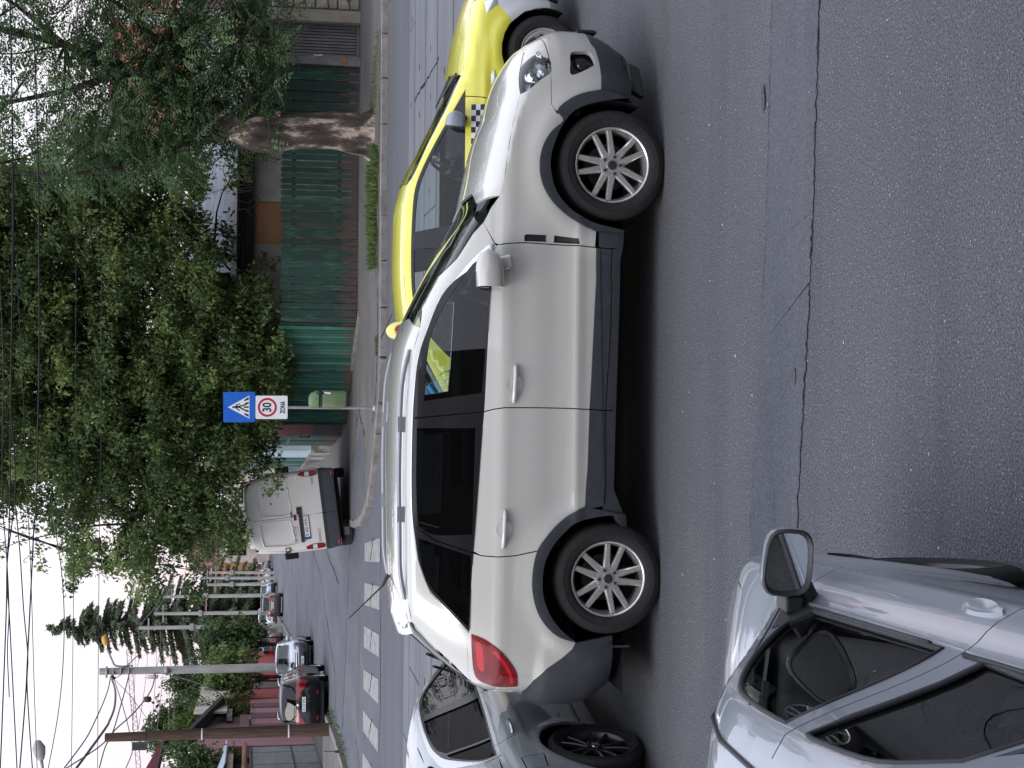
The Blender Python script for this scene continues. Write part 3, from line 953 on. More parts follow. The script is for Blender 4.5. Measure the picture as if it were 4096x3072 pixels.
# ---------------------------------------------------------------- ground
def world_noise_mat(name, stops, scale, rough=0.9, bump=0.0, bscale=60, detail=8, fine=0.0, fscale=120, stretch=(1, 1, 1), spec=0.3, speck=0.0, stain=0.0):
 """Material on world position: broad mottling through colour stops, fine grain and bump on top."""
 M = bpy.data.materials.new(name); M.use_nodes = True
 nt = M.node_tree; b = nt.nodes['Principled BSDF']
 b.inputs['Roughness'].default_value = rough
 b.inputs['Specular IOR Level'].default_value = spec
 g = nt.nodes.new('ShaderNodeNewGeometry')
 mp = nt.nodes.new('ShaderNodeMapping'); mp.inputs['Scale'].default_value = stretch
 nt.links.new(g.outputs['Position'], mp.inputs['Vector'])
 n = nt.nodes.new('ShaderNodeTexNoise'); n.inputs['Scale'].default_value = scale; n.inputs['Detail'].default_value = detail
 n.inputs['Roughness'].default_value = 0.62
 nt.links.new(mp.outputs[0], n.inputs['Vector'])
 r = nt.nodes.new('ShaderNodeValToRGB')
 e = r.color_ramp.elements
 while len(e) < len(stops):
  e.new(0.5)
 for i, (p, c) in enumerate(stops):
  e[i].position = p; e[i].color = (*c, 1)
 nt.links.new(n.outputs['Fac'], r.inputs['Fac'])
 col = r.outputs['Color']
 if fine:
  n2 = nt.nodes.new('ShaderNodeTexNoise'); n2.inputs['Scale'].default_value = fscale; n2.inputs['Detail'].default_value = 3
  nt.links.new(g.outputs['Position'], n2.inputs['Vector'])
  mr = nt.nodes.new('ShaderNodeMapRange')
  mr.inputs['From Min'].default_value, mr.inputs['From Max'].default_value = 0.3, 0.7
  mr.inputs['To Min'].default_value, mr.inputs['To Max'].default_value = 1 - fine, 1 + fine
  nt.links.new(n2.outputs['Fac'], mr.inputs['Value'])
  vm = nt.nodes.new('ShaderNodeVectorMath'); vm.operation = 'SCALE'
  nt.links.new(col, vm.inputs[0]); nt.links.new(mr.outputs[0], vm.inputs['Scale'])
  col = vm.outputs[0]
 if speck:                                           # pale stone chips
  vo = nt.nodes.new('ShaderNodeTexVoronoi'); vo.inputs['Scale'].default_value = 70
  nt.links.new(g.outputs['Position'], vo.inputs['Vector'])
  lt = nt.nodes.new('ShaderNodeMath'); lt.operation = 'LESS_THAN'; lt.inputs[1].default_value = 0.22
  nt.links.new(vo.outputs['Distance'], lt.inputs[0])
  sp_ = nt.nodes.new('ShaderNodeSeparateXYZ'); nt.links.new(vo.outputs['Color'], sp_.inputs[0])
  gt = nt.nodes.new('ShaderNodeMath'); gt.operation = 'GREATER_THAN'; gt.inputs[1].default_value = 0.80
  nt.links.new(sp_.outputs[0], gt.inputs[0])
  ml = nt.nodes.new('ShaderNodeMath'); ml.operation = 'MULTIPLY'
  nt.links.new(lt.outputs[0], ml.inputs[0]); nt.links.new(gt.outputs[0], ml.inputs[1])
  m3 = nt.nodes.new('ShaderNodeMath'); m3.operation = 'MULTIPLY'; m3.inputs[1].default_value = speck
  nt.links.new(ml.outputs[0], m3.inputs[0])
  mx = nt.nodes.new('ShaderNodeMix'); mx.data_type = 'RGBA'
  mx.inputs['B'].default_value = (0.30, 0.30, 0.32, 1)
  nt.links.new(m3.outputs[0], mx.inputs['Factor']); nt.links.new(col, mx.inputs['A'])
  col = mx.outputs['Result']
 if stain:                                           # oil and rubber marks drawn out along the lane, with soft edges
  for sc_, lo_, amt in (((0.45, 1.6, 1), 0.61, stain), ((0.06, 1.1, 1), 0.52, stain * 0.45)):
   m5 = nt.nodes.new('ShaderNodeMapping'); m5.inputs['Scale'].default_value = sc_; nt.links.new(g.outputs['Position'], m5.inputs[0])
   n5 = nt.nodes.new('ShaderNodeTexNoise'); n5.inputs['Scale'].default_value = 2.6 if sc_[0] > 0.1 else 1.0; n5.inputs['Detail'].default_value = 7; n5.inputs['Roughness'].default_value = 0.68
   nt.links.new(m5.outputs[0], n5.inputs['Vector'])
   r5 = nt.nodes.new('ShaderNodeMapRange'); r5.inputs['From Min'].default_value, r5.inputs['From Max'].default_value = lo_, lo_ + 0.14
   r5.inputs['To Min'].default_value, r5.inputs['To Max'].default_value = 1.0, 1.0 - amt
   nt.links.new(n5.outputs['Fac'], r5.inputs['Value'])
   v5 = nt.nodes.new('ShaderNodeVectorMath'); v5.operation = 'SCALE'
   nt.links.new(col, v5.inputs[0]); nt.links.new(r5.outputs[0], v5.inputs['Scale'])
   col = v5.outputs[0]
 nt.links.new(col, b.inputs['Base Color'])
 if bump:
  n3 = nt.nodes.new('ShaderNodeTexNoise'); n3.inputs['Scale'].default_value = bscale; n3.inputs['Detail'].default_value = 6
  nt.links.new(g.outputs['Position'], n3.inputs['Vector'])
  bp = nt.nodes.new('ShaderNodeBump'); bp.inputs['Distance'].default_value = bump; bp.inputs['Strength'].default_value = 1
  nt.links.new(n3.outputs['Fac'], bp.inputs['Height']); nt.links.new(bp.outputs[0], b.inputs['Normal'])
 MATS[name] = M
 return M

ASPHALT = world_noise_mat('asphalt', [(0.28, (0.063, 0.065, 0.071)), (0.46, (0.082, 0.084, 0.091)), (0.60, (0.089, 0.090, 0.098)), (0.74, (0.107, 0.106, 0.109))], 0.75, 0.85, 0.010, 75, 10, 0.70, 100, (0.45, 1.0, 1.0), speck=0.9, stain=0.34)
PATCH = world_noise_mat('asphalt_patch_mat', [(0.3, (0.058, 0.061, 0.073)), (0.52, (0.073, 0.076, 0.088)), (0.72, (0.084, 0.085, 0.095))], 1.1, 0.8, 0.003, 120, 8, 0.4, 110, (0.3, 1, 1), speck=0.4, stain=0.25)
LANE = world_noise_mat('old_lane_asphalt', [(0.3, (0.079, 0.078, 0.093)), (0.5, (0.097, 0.097, 0.111)), (0.7, (0.112, 0.111, 0.124))], 0.9, 0.9, 0.003, 80, 8, 0.15, 90, (0.12, 1, 1))
SIDE_ASPH = world_noise_mat('side_street_asphalt', [(0.25, (0.070, 0.073, 0.088)), (0.45, (0.096, 0.099, 0.116)), (0.58, (0.110, 0.111, 0.121)), (0.75, (0.141, 0.141, 0.144))], 0.5, 0.9, 0.003, 60, 9, 0.15, 70, (1.6, 0.35, 1))
SLAB = world_noise_mat('tram_concrete', [(0.3, (0.111, 0.113, 0.127)), (0.5, (0.140, 0.142, 0.156)), (0.72, (0.170, 0.171, 0.183))], 1.2, 0.9, 0.003, 60, 8, 0.12, 110, (0.25, 1.2, 1))
PAVE = world_noise_mat('pavement_asphalt', [(0.25, (0.084, 0.080, 0.078)), (0.45, (0.120, 0.114, 0.110)), (0.6, (0.138, 0.130, 0.124)), (0.78, (0.184, 0.176, 0.168))], 0.9, 0.95, 0.004, 50, 9, 0.12, 90, (0.5, 1, 1))
KERB = world_noise_mat('kerb_concrete', [(0.28, (0.13, 0.118, 0.108)), (0.5, (0.20, 0.185, 0.175)), (0.72, (0.28, 0.265, 0.25))], 3.0, 0.95, 0.004, 60, 8, 0.12, 120)
DIRT = world_noise_mat('dirt', [(0.3, (0.055, 0.050, 0.040)), (0.5, (0.10, 0.092, 0.075)), (0.7, (0.15, 0.135, 0.11))], 1.4, 1.0, 0.01, 40, 9, 0.2, 80)
SOIL = world_noise_mat('far_ground', [(0.35, (0.045, 0.055, 0.03)), (0.6, (0.08, 0.08, 0.055))], 0.2, 1.0)
PAINT_W = world_noise_mat('road_paint', [(0.33, (0.094, 0.094, 0.097)), (0.40, (0.216, 0.216, 0.209)), (0.62, (0.302, 0.299, 0.288))], 5.0, 0.8, 0.002, 90, 10, 0.12, 90, (1, 0.6, 1))
CRACK = mat('crack_dark', (0.018, 0.018, 0.02), 1.0, spec=0.1)

b = MB(); b.sheet([(-1500, -300, -0.06), (1500, -300, -0.06), (1500, 2600, -0.06), (-1500, 2600, -0.06)])
struct(b.build('ground', SOIL))
b = MB(); b.sheet([(-90, -9, 0), (90, -9, 0), (90, 26.32, 0), (-90, 26.32, 0)])
struct(b.build('road', ASPHALT))
b = MB(); b.sheet([(-90, 26.32, 0), (90, 26.32, 0), (90, 30.9, 0), (-90, 30.9, 0)])
struct(b.build('road_lane', LANE))
b = MB(); b.sheet([(-30, 30.9, 0), (12, 30.9, 0), (-10, 120, 0), (-45, 420, 0), (-70, 420, 0), (-28, 120, 0)])
struct(b.build('side_road', SIDE_ASPH))

def wander(pts, amp, n=6):
 """Refine a polyline and jitter it sideways."""
 out = []
 for (x0, y0), (x1, y1) in zip(pts[:-1], pts[1:]):
  for k in range(n):
   t = k / n
   out.append((x0 + (x1 - x0) * t + random.uniform(-amp, amp), y0 + (y1 - y0) * t + random.uniform(-amp, amp)))
 out.append(pts[-1])
 return out

def ribbon(b, pts, w, z, wv=0.0):
 vs, fs = [], []
 for i, (x, y) in enumerate(pts):
  a, c = pts[max(i - 1, 0)], pts[min(i + 1, len(pts) - 1)]
  dx, dy = c[0] - a[0], c[1] - a[1]
  l = hypot(dx, dy) or 1
  ww = max(0.001, w * (1 + random.uniform(-wv, wv)))
  vs += [(x - dy / l * ww / 2, y + dx / l * ww / 2, z), (x + dy / l * ww / 2, y - dx / l * ww / 2, z)]
 for i in range(len(pts) - 1):
  fs.append((2 * i, 2 * i + 1, 2 * i + 3, 2 * i + 2))
 b.add(vs, fs)

def broken(b, pts, w):
 """A seam that opens here and there."""
 i = 0
 while i < len(pts) - 2:
  k = random.randint(2, 12)
  if random.random() < 0.72:
   ribbon(b, pts[i:i + k + 1], w * random.uniform(0.5, 1.3), 0.009, 0.9)
  i += k

# the long repair strip in the near lane and its open seams
seamA = wander([(14, 7.5), (5, 7.6), (2.0, 7.66), (0.8, 7.71), (0, 7.82), (-0.9, 7.94), (-3, 8.0), (-14, 8.2)], 0.009, 34)
seamB = wander([(14, 6.9), (5, 6.95), (1.84, 6.99), (0.9, 7.04), (0.35, 7.09), (-0.55, 7.21), (-3, 7.3), (-14, 7.5)], 0.011, 34)
b = MB()
n_ = len(seamA)
b.add([(x, y, 0.005) for x, y in seamA] + [(x, y, 0.005) for x, y in seamB], [(i, i + 1, n_ + i + 1, n_ + i) for i in range(n_ - 1)])
struct(b.build('asphalt_patch', PATCH))
b = MB(); broken(b, seamA[34:-34], 0.0045); o = struct(b.build('seam', CRACK))
b = MB(); broken(b, seamB[34:-34], 0.004); o = struct(b.build('seam', CRACK))
# oil stains on the near lane
OIL = mat('oil_stain_mat', (0.050, 0.050, 0.054), 0.8, var=0.4, scale=40)
for (x, y, a, c) in ((1.52, 7.78, 0.085, 0.030), (0.05, 7.27, 0.05, 0.022)):
 b = MB(); k = 14
 b.sheet([(x + a * cos(2 * pi * i / k) * random.uniform(0.6, 1.1), y + c * sin(2 * pi * i / k) * random.uniform(0.6, 1.2), 0.0095 if 6.9 < y < 7.95 else 0.004) for i in range(k)])
 struct(b.build('oil_stain', OIL))

# tram track: long concrete slabs, dark joints with the rail heads in them
tram = bpy.data.objects.new('tram_track', None); COL.objects.link(tram); tram['kind'] = 'structure'
RAIL = mat('rail_steel', (0.07, 0.062, 0.058), 0.45, metal=0.7, var=0.3, scale=6)
rows = [(26.30, 25.44), (25.36, 23.90), (23.80, 22.34), (22.24, 20.56), (20.46, 19.10)]
for r_, (y1, y0) in enumerate(rows):
 x = -24.0 + r_ * 1.3
 while x < 26:
  L = 6.0
  b = MB()
  dz = random.uniform(0, 0.006)
  b.add([(x + 0.012, y0, 0.0), (x + L - 0.012, y0, 0.0), (x + L - 0.012, y1, 0.0), (x + 0.012, y1, 0.0),
    (x + 0.018, y0 + 0.01, 0.014 + dz), (x + L - 0.018, y0 + 0.01, 0.014 + dz), (x + L - 0.018, y1 - 0.01, 0.014 + dz), (x + 0.018, y1 - 0.01, 0.014 + dz)],
    [(4, 5, 6, 7), (0, 1, 5, 4), (1, 2, 6, 5), (2, 3, 7, 6), (3, 0, 4, 7)])
  b.build('concrete_slab', SLAB, tram)
  x += L
for y in (25.40, 23.85, 22.29, 20.51):
 b = MB(); b.box(-30, 30, y - 0.045, y + 0.045, 0.001, 0.004); b.build('joint', CRACK, tram)
 if y in (23.85, 25.40, 22.29, 20.51):
  b = MB(); b.box(-30, 30, y - 0.012, y + 0.028, 0.004, 0.012); b.build('rail', RAIL, tram)
for (x, y) in ((6.15, 25.95), (5.06, 23.13), (5.09, 24.69), (4.38, 21.42), (4.70, 25.94), (4.31, 23.09), (4.32, 24.65), (3.3, 25.9), (2.9, 23.1), (-3.4, 21.3), (-2.6, 24.6), (-4.5, 23.1), (-3.9, 25.9), (6.2, 21.4), (-2.2, 21.4)):
 b = MB(); b.box(x - 0.05, x + 0.05, y - 0.018, y + 0.018, 0.015, 0.0225); b.build('lifting_slot', CRACK, tram)
b = MB(); ribbon(b, wander([(4.72, 22.1), (4.68, 22.3), (4.67, 23.77), (4.69, 25.14), (4.66, 25.4)], 0.03, 6), 0.035, 0.0235, 0.6); b.build('slab_crack', CRACK, tram)

# pavements
PAV_R = [(40, 31.2), (7.9, 31.15), (5.8, 30.95), (4.0, 31.0), (1.95, 30.62), (0.3, 30.62), (-0.35, 30.95), (-1.05, 31.75), (-1.9, 32.75), (-2.6, 33.75), (-3.05, 35.2), (-3.35, 37.2), (-3.62, 40.4), (-4.1, 46), (-5.2, 57), (-9.3, 96), (-18, 180),
   (-8, 180), (-1.2, 96), (2.0, 57), (4, 44), (40, 44)]
KR = PAV_R[:17]
b = MB(); b.prism(PAV_R, -0.05, 0.118, 'xy'); struct(b.build('pavement', PAVE))
PAV_L = [(-60, 31.2), (-14.5, 31.3), (-11.6, 33.5), (-10.6, 37.5), (-10.4, 42), (-10.65, 46), (-11.2, 52.3), (-13.0, 70), (-15.9, 96.5), (-18.1, 116), (-26, 190), (-34, 190), (-22, 96), (-17.5, 62), (-16.5, 50), (-60, 45)]
b = MB(); b.prism(PAV_L, -0.05, 0.118, 'xy'); struct(b.build('pavement', PAVE))

def kerb_row(pts, skip=None, maxlen=0.95, limit=300):
 k = bpy.data.objects.new('kerb', None); COL.objects.link(k); k['kind'] = 'structure'
 d = [0]
 for a, c in zip(pts[:-1], pts[1:]):
  d.append(d[-1] + hypot(c[0] - a[0], c[1] - a[1]))
 s_ = 0.0
 def at(t):
  return (float(np.interp(t, d, [p[0] for p in pts])), float(np.interp(t, d, [p[1] for p in pts])))
 while s_ < d[-1] - 0.1:
  L = maxlen * random.uniform(0.94, 1.04)
  a, c = at(s_), at(min(s_ + L, d[-1]))
  dx, dy = c[0] - a[0], c[1] - a[1]
  l = hypot(dx, dy)
  if l < 0.1:
   break
  b = MB()
  ux, uy = dx / l, dy / l
  nx, ny = -uy, ux
  j = random.uniform(-0.010, 0.010); h = 0.128 + random.uniform(-0.010, 0.008)
  c0 = ((a[0] + c[0]) / 2 + nx * (j - 0.06), (a[1] + c[1]) / 2 + ny * (j - 0.06), h / 2 - 0.02)
  tw = random.uniform(-0.008, 0.008)
  b.obox(c0, (ux * (l / 2 - 0.008) + nx * tw, uy * (l / 2 - 0.008) + ny * tw, random.uniform(-0.006, 0.006)), (nx * 0.09, ny * 0.09, 0), (0, 0, h / 2 + 0.02))
  b.build('kerb_stone', KERB, k, bevel=0.014, seg=2)
  s_ += L
 return k

kerb_row(KR[1:15][::-1])
kerb_row(PAV_L[1:10])

# path of newer asphalt across the verge and the dirt verge round the trunk
b = MB()
verge = wander([(7.2, 31.25), (5.4, 31.2), (3.6, 31.2), (2.3, 31.15), (2.1, 31.7), (2.6, 32.6), (3.9, 33.2), (5.6, 34.0), (6.6, 33.3), (7.3, 32.3), (7.2, 31.25)], 0.05, 5)
b.add([(x, y, 0.124) for x, y in verge], [tuple(range(len(verge)))]); struct(b.build('verge', DIRT))
b = MB(); ribbon(b, wander([(1.9, 31.3), (1.0, 31.25), (0.2, 31.35), (-0.4, 31.7), (-0.9, 32.4)], 0.05, 8), 0.05, 0.123, 0.9); struct(b.build('pavement_crack', CRACK))
b = MB(); ribbon(b, wander([(-2.9, 38.9), (-2.0, 38.6), (-1.2, 37.4), (-0.6, 36.6), (-1.2, 34.5)], 0.06, 8), 0.05, 0.123, 0.9); struct(b.build('pavement_crack', CRACK))
b = MB()
pt = wander([(-3.2, 36.0), (-2.6, 34.6), (-1.5, 34.2), (-1.0, 35.3), (-1.6, 37.5), (-2.2, 40.0), (-3.2, 40.5), (-3.2, 36.0)], 0.06, 6)
b.add([(x, y, 0.1225) for x, y in pt], [tuple(range(len(pt)))]); struct(b.build('pavement_patch', SIDE_ASPH))

# zebra crossing over the mouth of the side street
zb = bpy.data.objects.new('zebra_crossing', None); COL.objects.link(zb); zb['kind'] = 'structure'
for k in range(8):
 x0 = -3.70 - 0.975 * k
 b = MB()
 e = [random.uniform(-0.04, 0.04) for _ in range(8)]
 b.sheet([(x0 + e[0], 35.70 + e[1], 0.005), (x0 + 0.50 + e[2], 31.55 + e[3], 0.005), (x0 + 0.03 + e[4], 31.5 + e[5], 0.005), (x0 - 0.46 + e[6], 35.70 + e[7], 0.005)])
 b.build('zebra_stripe', PAINT_W, zb)
 b = MB(); ribbon(b, wander([(x0 - 0.25, 34.0), (x0 + 0.35, 33.2)], 0.03, 5), 0.05, 0.0075, 0.9); b.build('stripe_crack', CRACK, zb)
# faded lines and cracks farther up the side street
for (p0, p1, w) in (((-8.6, 86), (-13.3, 87), 0.28), ((-9.9, 104), (-15.6, 106.5), 0.22), ((-9.2, 90), (-11.2, 90.5), 0.25), ((-10.5, 112), (-13.2, 113), 0.25)):
 b = MB(); ribbon(b, wander([p0, p1], 0.05, 10), w, 0.005, 0.3); struct(b.build('road_marking', PAINT_W))
for pts in ([(-4.0, 41.0), (-6.5, 42.0), (-9.5, 43.3), (-10.3, 44.5)], [(-10.6, 46.5), (-9.0, 47.5), (-7.2, 58), (-7.0, 66)], [(-2.8, 31.4), (-6, 31.1), (-11, 31.3)], [(-8.8, 38.2), (-9.2, 36.5), (-10.0, 33)], [(-7.5, 60), (-11.0, 60.5)], [(-6, 46), (-5.3, 70), (-8, 90)]):
 b = MB(); ribbon(b, wander(pts, 0.07, 9), 0.045, 0.0045, 0.9); struct(b.build('road_crack', CRACK))
for pts in ([(-8.2, 62), (-7.5, 66), (-8.6, 66.5), (-9.2, 62.5)], [(-9.5, 43.5), (-7.2, 43.2), (-7.0, 45.4), (-9.7, 46)], [(-5.0, 37), (-8.5, 37.2), (-8.3, 38.4), (-5.2, 38.1)]):
 b = MB(); q = wander(pts + [pts[0]], 0.06, 5); b.add([(x, y, 0.003) for x, y in q], [tuple(range(len(q)))]); struct(b.build('road_patch', LANE))

# ---------------------------------------------------------------- walls, fences and houses
def W(name, stops, scale, **k):
 return world_noise_mat(name, stops, scale, **k)

GREEN_DARK = None

def fence_paint(name, dark, light, worn, z0, z1, lightness=0.5):
 """Old paint: two greens in streaks, worn to bare wood near the ground."""
 M = bpy.data.materials.new(name); M.use_nodes = True
 nt = M.node_tree; b = nt.nodes['Principled BSDF']; b.inputs['Roughness'].default_value = 0.6
 g = nt.nodes.new('ShaderNodeNewGeometry')
 mp = nt.nodes.new('ShaderNodeMapping'); mp.inputs['Scale'].default_value = (6, 6, 1.3)
 nt.links.new(g.outputs['Position'], mp.inputs[0])
 n = nt.nodes.new('ShaderNodeTexNoise'); n.inputs['Scale'].default_value = 1.6; n.inputs['Detail'].default_value = 7; n.inputs['Roughness'].default_value = 0.7
 nt.links.new(mp.outputs[0], n.inputs['Vector'])
 r = nt.nodes.new('ShaderNodeValToRGB')
 r.color_ramp.elements[0].position, r.color_ramp.elements[1].position = lightness, min(0.98, lightness + 0.16)
 r.color_ramp.elements[0].color, r.color_ramp.elements[1].color = (*dark, 1), (*light, 1)
 nt.links.new(n.outputs['Fac'], r.inputs['Fac'])
 oi = nt.nodes.new('ShaderNodeObjectInfo')
 mr = nt.nodes.new('ShaderNodeMapRange'); mr.inputs['To Min'].default_value, mr.inputs['To Max'].default_value = 0.55, 1.6
 nt.links.new(oi.outputs['Random'], mr.inputs['Value'])
 vm = nt.nodes.new('ShaderNodeVectorMath'); vm.operation = 'SCALE'
 nt.links.new(r.outputs[0], vm.inputs[0]); nt.links.new(mr.outputs[0], vm.inputs['Scale'])
 sx = nt.nodes.new('ShaderNodeSeparateXYZ'); nt.links.new(g.outputs['Position'], sx.inputs[0])
 n2 = nt.nodes.new('ShaderNodeTexNoise'); n2.inputs['Scale'].default_value = 2.5; n2.inputs['Detail'].default_value = 6
 mp2 = nt.nodes.new('ShaderNodeMapping'); mp2.inputs['Scale'].default_value = (3, 3, 0.8); nt.links.new(g.outputs['Position'], mp2.inputs[0])
 nt.links.new(mp2.outputs[0], n2.inputs['Vector'])
 ad = nt.nodes.new('ShaderNodeMath'); ad.operation = 'MULTIPLY_ADD'; ad.inputs[1].default_value = -1.6
 nt.links.new(n2.outputs['Fac'], ad.inputs[0]); nt.links.new(sx.outputs['Z'], ad.inputs[2])
 m2 = nt.nodes.new('ShaderNodeMapRange'); m2.inputs['From Min'].default_value, m2.inputs['From Max'].default_value = z0 - 0.80, z1 - 0.80
 nt.links.new(ad.outputs[0], m2.inputs['Value'])
 mx = nt.nodes.new('ShaderNodeMix'); mx.data_type = 'RGBA'; mx.inputs['A'].default_value = (*worn, 1)
 nt.links.new(m2.outputs[0], mx.inputs['Factor']); nt.links.new(vm.outputs[0], mx.inputs['B'])
 nt.links.new(mx.outputs['Result'], b.inputs['Base Color'])
 MATS[name] = M
 return M

F_GREEN = fence_paint('fence_green', (0.006, 0.030, 0.021), (0.024, 0.118, 0.068), (0.055, 0.038, 0.034), 0.32, 0.55, 0.53)
F_GREEN2 = fence_paint('fence_green_light', (0.022, 0.100, 0.068), (0.040, 0.165, 0.110), (0.095, 0.062, 0.050), 0.14, 0.38, 0.5)
F_TEAL = fence_paint('fence_teal', (0.05, 0.13, 0.12), (0.12, 0.24, 0.22), (0.20, 0.17, 0.14), 0.1, 0.4, 0.5)
GATE_GREY = W('gate_grey', [(0.3, (0.13, 0.133, 0.14)), (0.5, (0.19, 0.19, 0.196)), (0.7, (0.24, 0.235, 0.235))], 2.2, rough=0.6, stretch=(3, 3, 0.8), bump=0.001, bscale=50)
STONE = W('cast_stone', [(0.3, (0.24, 0.22, 0.19)), (0.55, (0.35, 0.32, 0.28)), (0.75, (0.43, 0.40, 0.35))], 4, bump=0.006, bscale=35)
BEIGE = W('beige_post', [(0.3, (0.24, 0.21, 0.175)), (0.6, (0.32, 0.285, 0.24))], 5, bump=0.002)
RENDER_GREY = W('old_render', [(0.25, (0.27, 0.265, 0.25)), (0.48, (0.43, 0.42, 0.40)), (0.7, (0.54, 0.53, 0.50))], 1.6, bump=0.003, bscale=25)
PLY = W('brown_board', [(0.3, (0.42, 0.22, 0.11)), (0.6, (0.54, 0.30, 0.16))], 1.2, stretch=(0.5, 1, 4))
DARKWOOD = W('dark_wood', [(0.3, (0.022, 0.020, 0.022)), (0.6, (0.045, 0.040, 0.040)), (0.8, (0.07, 0.06, 0.055))], 3, stretch=(0.3, 1, 4))
ZINC_RUST = W('rusty_zinc', [(0.42, (0.30, 0.315, 0.35)), (0.56, (0.42, 0.44, 0.49)), (0.62, (0.30, 0.22, 0.17)), (0.72, (0.26, 0.15, 0.10))], 1.2, rough=0.5, stretch=(0.6, 1.6, 1.6), spec=0.5)
ZINC = W('zinc_sheet', [(0.3, (0.36, 0.41, 0.48)), (0.6, (0.48, 0.53, 0.60))], 0.8, rough=0.45, spec=0.5)
ORANGE_W = W('orange_wall', [(0.3, (0.46, 0.19, 0.12)), (0.7, (0.56, 0.25, 0.16))], 1.0)
PINK_ROOF = W('pink_tile', [(0.3, (0.36, 0.11, 0.12)), (0.7, (0.50, 0.18, 0.18))], 1.5, rough=0.5)
WHITE_W = W('white_wall', [(0.3, (0.50, 0.52, 0.55)), (0.7, (0.66, 0.68, 0.70))], 0.8)
GREY_W = W('grey_wall', [(0.3, (0.15, 0.15, 0.165)), (0.7, (0.21, 0.21, 0.225))], 0.8)
RED_W = W('red_wall', [(0.3, (0.25, 0.012, 0.018)), (0.7, (0.34, 0.022, 0.03))], 1.0, rough=0.55)
DARK_RED = W('dark_red', [(0.3, (0.13, 0.012, 0.016)), (0.7, (0.19, 0.02, 0.025))], 1.0)
PINK_W = W('pink_wall', [(0.3, (0.25, 0.125, 0.145)), (0.7, (0.33, 0.17, 0.19))], 0.9)
BROWNPINK = W('brown_pink', [(0.3, (0.10, 0.055, 0.060)), (0.7, (0.15, 0.085, 0.09))], 1.2, stretch=(1, 1, 0.4))
GARAGE_W = W('garage_sheet', [(0.3, (0.15, 0.155, 0.16)), (0.6, (0.21, 0.215, 0.215)), (0.75, (0.26, 0.26, 0.25))], 1.0, stretch=(0.5, 0.5, 2))
BLUE_W = W('pale_blue_wall', [(0.3, (0.36, 0.45, 0.50)), (0.7, (0.48, 0.58, 0.63))], 0.9)
TARP = W('grey_tarp', [(0.3, (0.07, 0.068, 0.07)), (0.6, (0.15, 0.145, 0.14)), (0.75, (0.22, 0.21, 0.2))], 4)
PIPE = W('rusty_pipe', [(0.3, (0.20, 0.10, 0.07)), (0.7, (0.30, 0.17, 0.12))], 4)
CREAM = W('cream_panel', [(0.3, (0.36, 0.33, 0.28)), (0.55, (0.52, 0.48, 0.43)), (0.75, (0.60, 0.57, 0.52))], 1.2)
CONCRETE = W('pole_concrete', [(0.3, (0.24, 0.24, 0.235)), (0.55, (0.34, 0.34, 0.325)), (0.75, (0.42, 0.41, 0.39))], 2.5, stretch=(2, 2, 0.5), bump=0.002)
POLE_WOOD = W('pole_wood', [(0.3, (0.040, 0.026, 0.020)), (0.55, (0.085, 0.052, 0.038)), (0.75, (0.13, 0.085, 0.062))], 5, stretch=(3, 3, 0.25), bump=0.004, bscale=20)
RUBBLE = W('rubble_plaster', [(0.35, (0.07, 0.065, 0.065)), (0.52, (0.20, 0.185, 0.17)), (0.6, (0.42, 0.39, 0.34))], 1.6, bump=0.02, bscale=8)
TILE_RED = W('red_roof', [(0.3, (0.085, 0.022, 0.028)), (0.7, (0.13, 0.04, 0.046))], 1.0, stretch=(1, 1, 3))

def board_fence(parent, a, c, pitch, h, mat_, rounded=True, z0=0.13, jit=0.03, thick=0.022, top=None, gap=0.018):
 """Upright boards from a to c, each its own object."""
 L = hypot(c[0] - a[0], c[1] - a[1]); ux, uy = (c[0] - a[0]) / L, (c[1] - a[1]) / L
 ang = atan2(uy, ux)
 cache = {}
 s_ = 0.0; i = 0
 while s_ < L - 0.05:
  w = pitch * random.choice((0.82, 0.94, 1.0, 1.12, 1.26))
  w = min(w, L - s_)
  key = round(w, 3)
  if key not in cache:
   ww = w - gap
   hh = h
   p = [(-ww / 2, 0), (ww / 2, 0)]
   if rounded:
    p += [(ww / 2 * cos(t), hh - ww * 0.45 + ww * 0.45 * sin(t)) for t in np.linspace(0, pi, 7)]
   else:
    p += [(ww / 2, hh), (-ww / 2, hh)]
   m0 = MB().prism(p, -thick / 2, thick / 2, 'xz')
   o = m0.build('board', mat_, parent)
   cache[key] = o.data
  else:
   o = link('board', cache[key], [], parent) if False else bpy.data.objects.new('board', cache[key])
   if o.name not in COL.objects:
    COL.objects.link(o)
   o.parent = parent
  t = s_ + w / 2
  o.location = (a[0] + ux * t, a[1] + uy * t - random.uniform(-0.004, 0.004), z0 + random.uniform(-0.5, 0.5) * jit)
  o.rotation_euler = (random.uniform(-0.006, 0.006), random.uniform(-0.007, 0.007), ang)
  s_ += w; i += 1
 for zz in (0.45, h - 0.3):                         # rails behind
  m1 = MB(); n = (-uy, ux) if uy * 0 + 1 > 0 and (-uy) * 0 + ux > 0 else (uy, -ux)
  m1.obox(((a[0] + c[0]) / 2 + n[0] * 0.05, (a[1] + c[1]) / 2 + n[1] * 0.05, zz + z0), (ux * L / 2, uy * L / 2, 0), (n[0] * 0.03, n[1] * 0.03, 0), (0, 0, 0.045))
  m1.build('rail', DARKWOOD, parent)

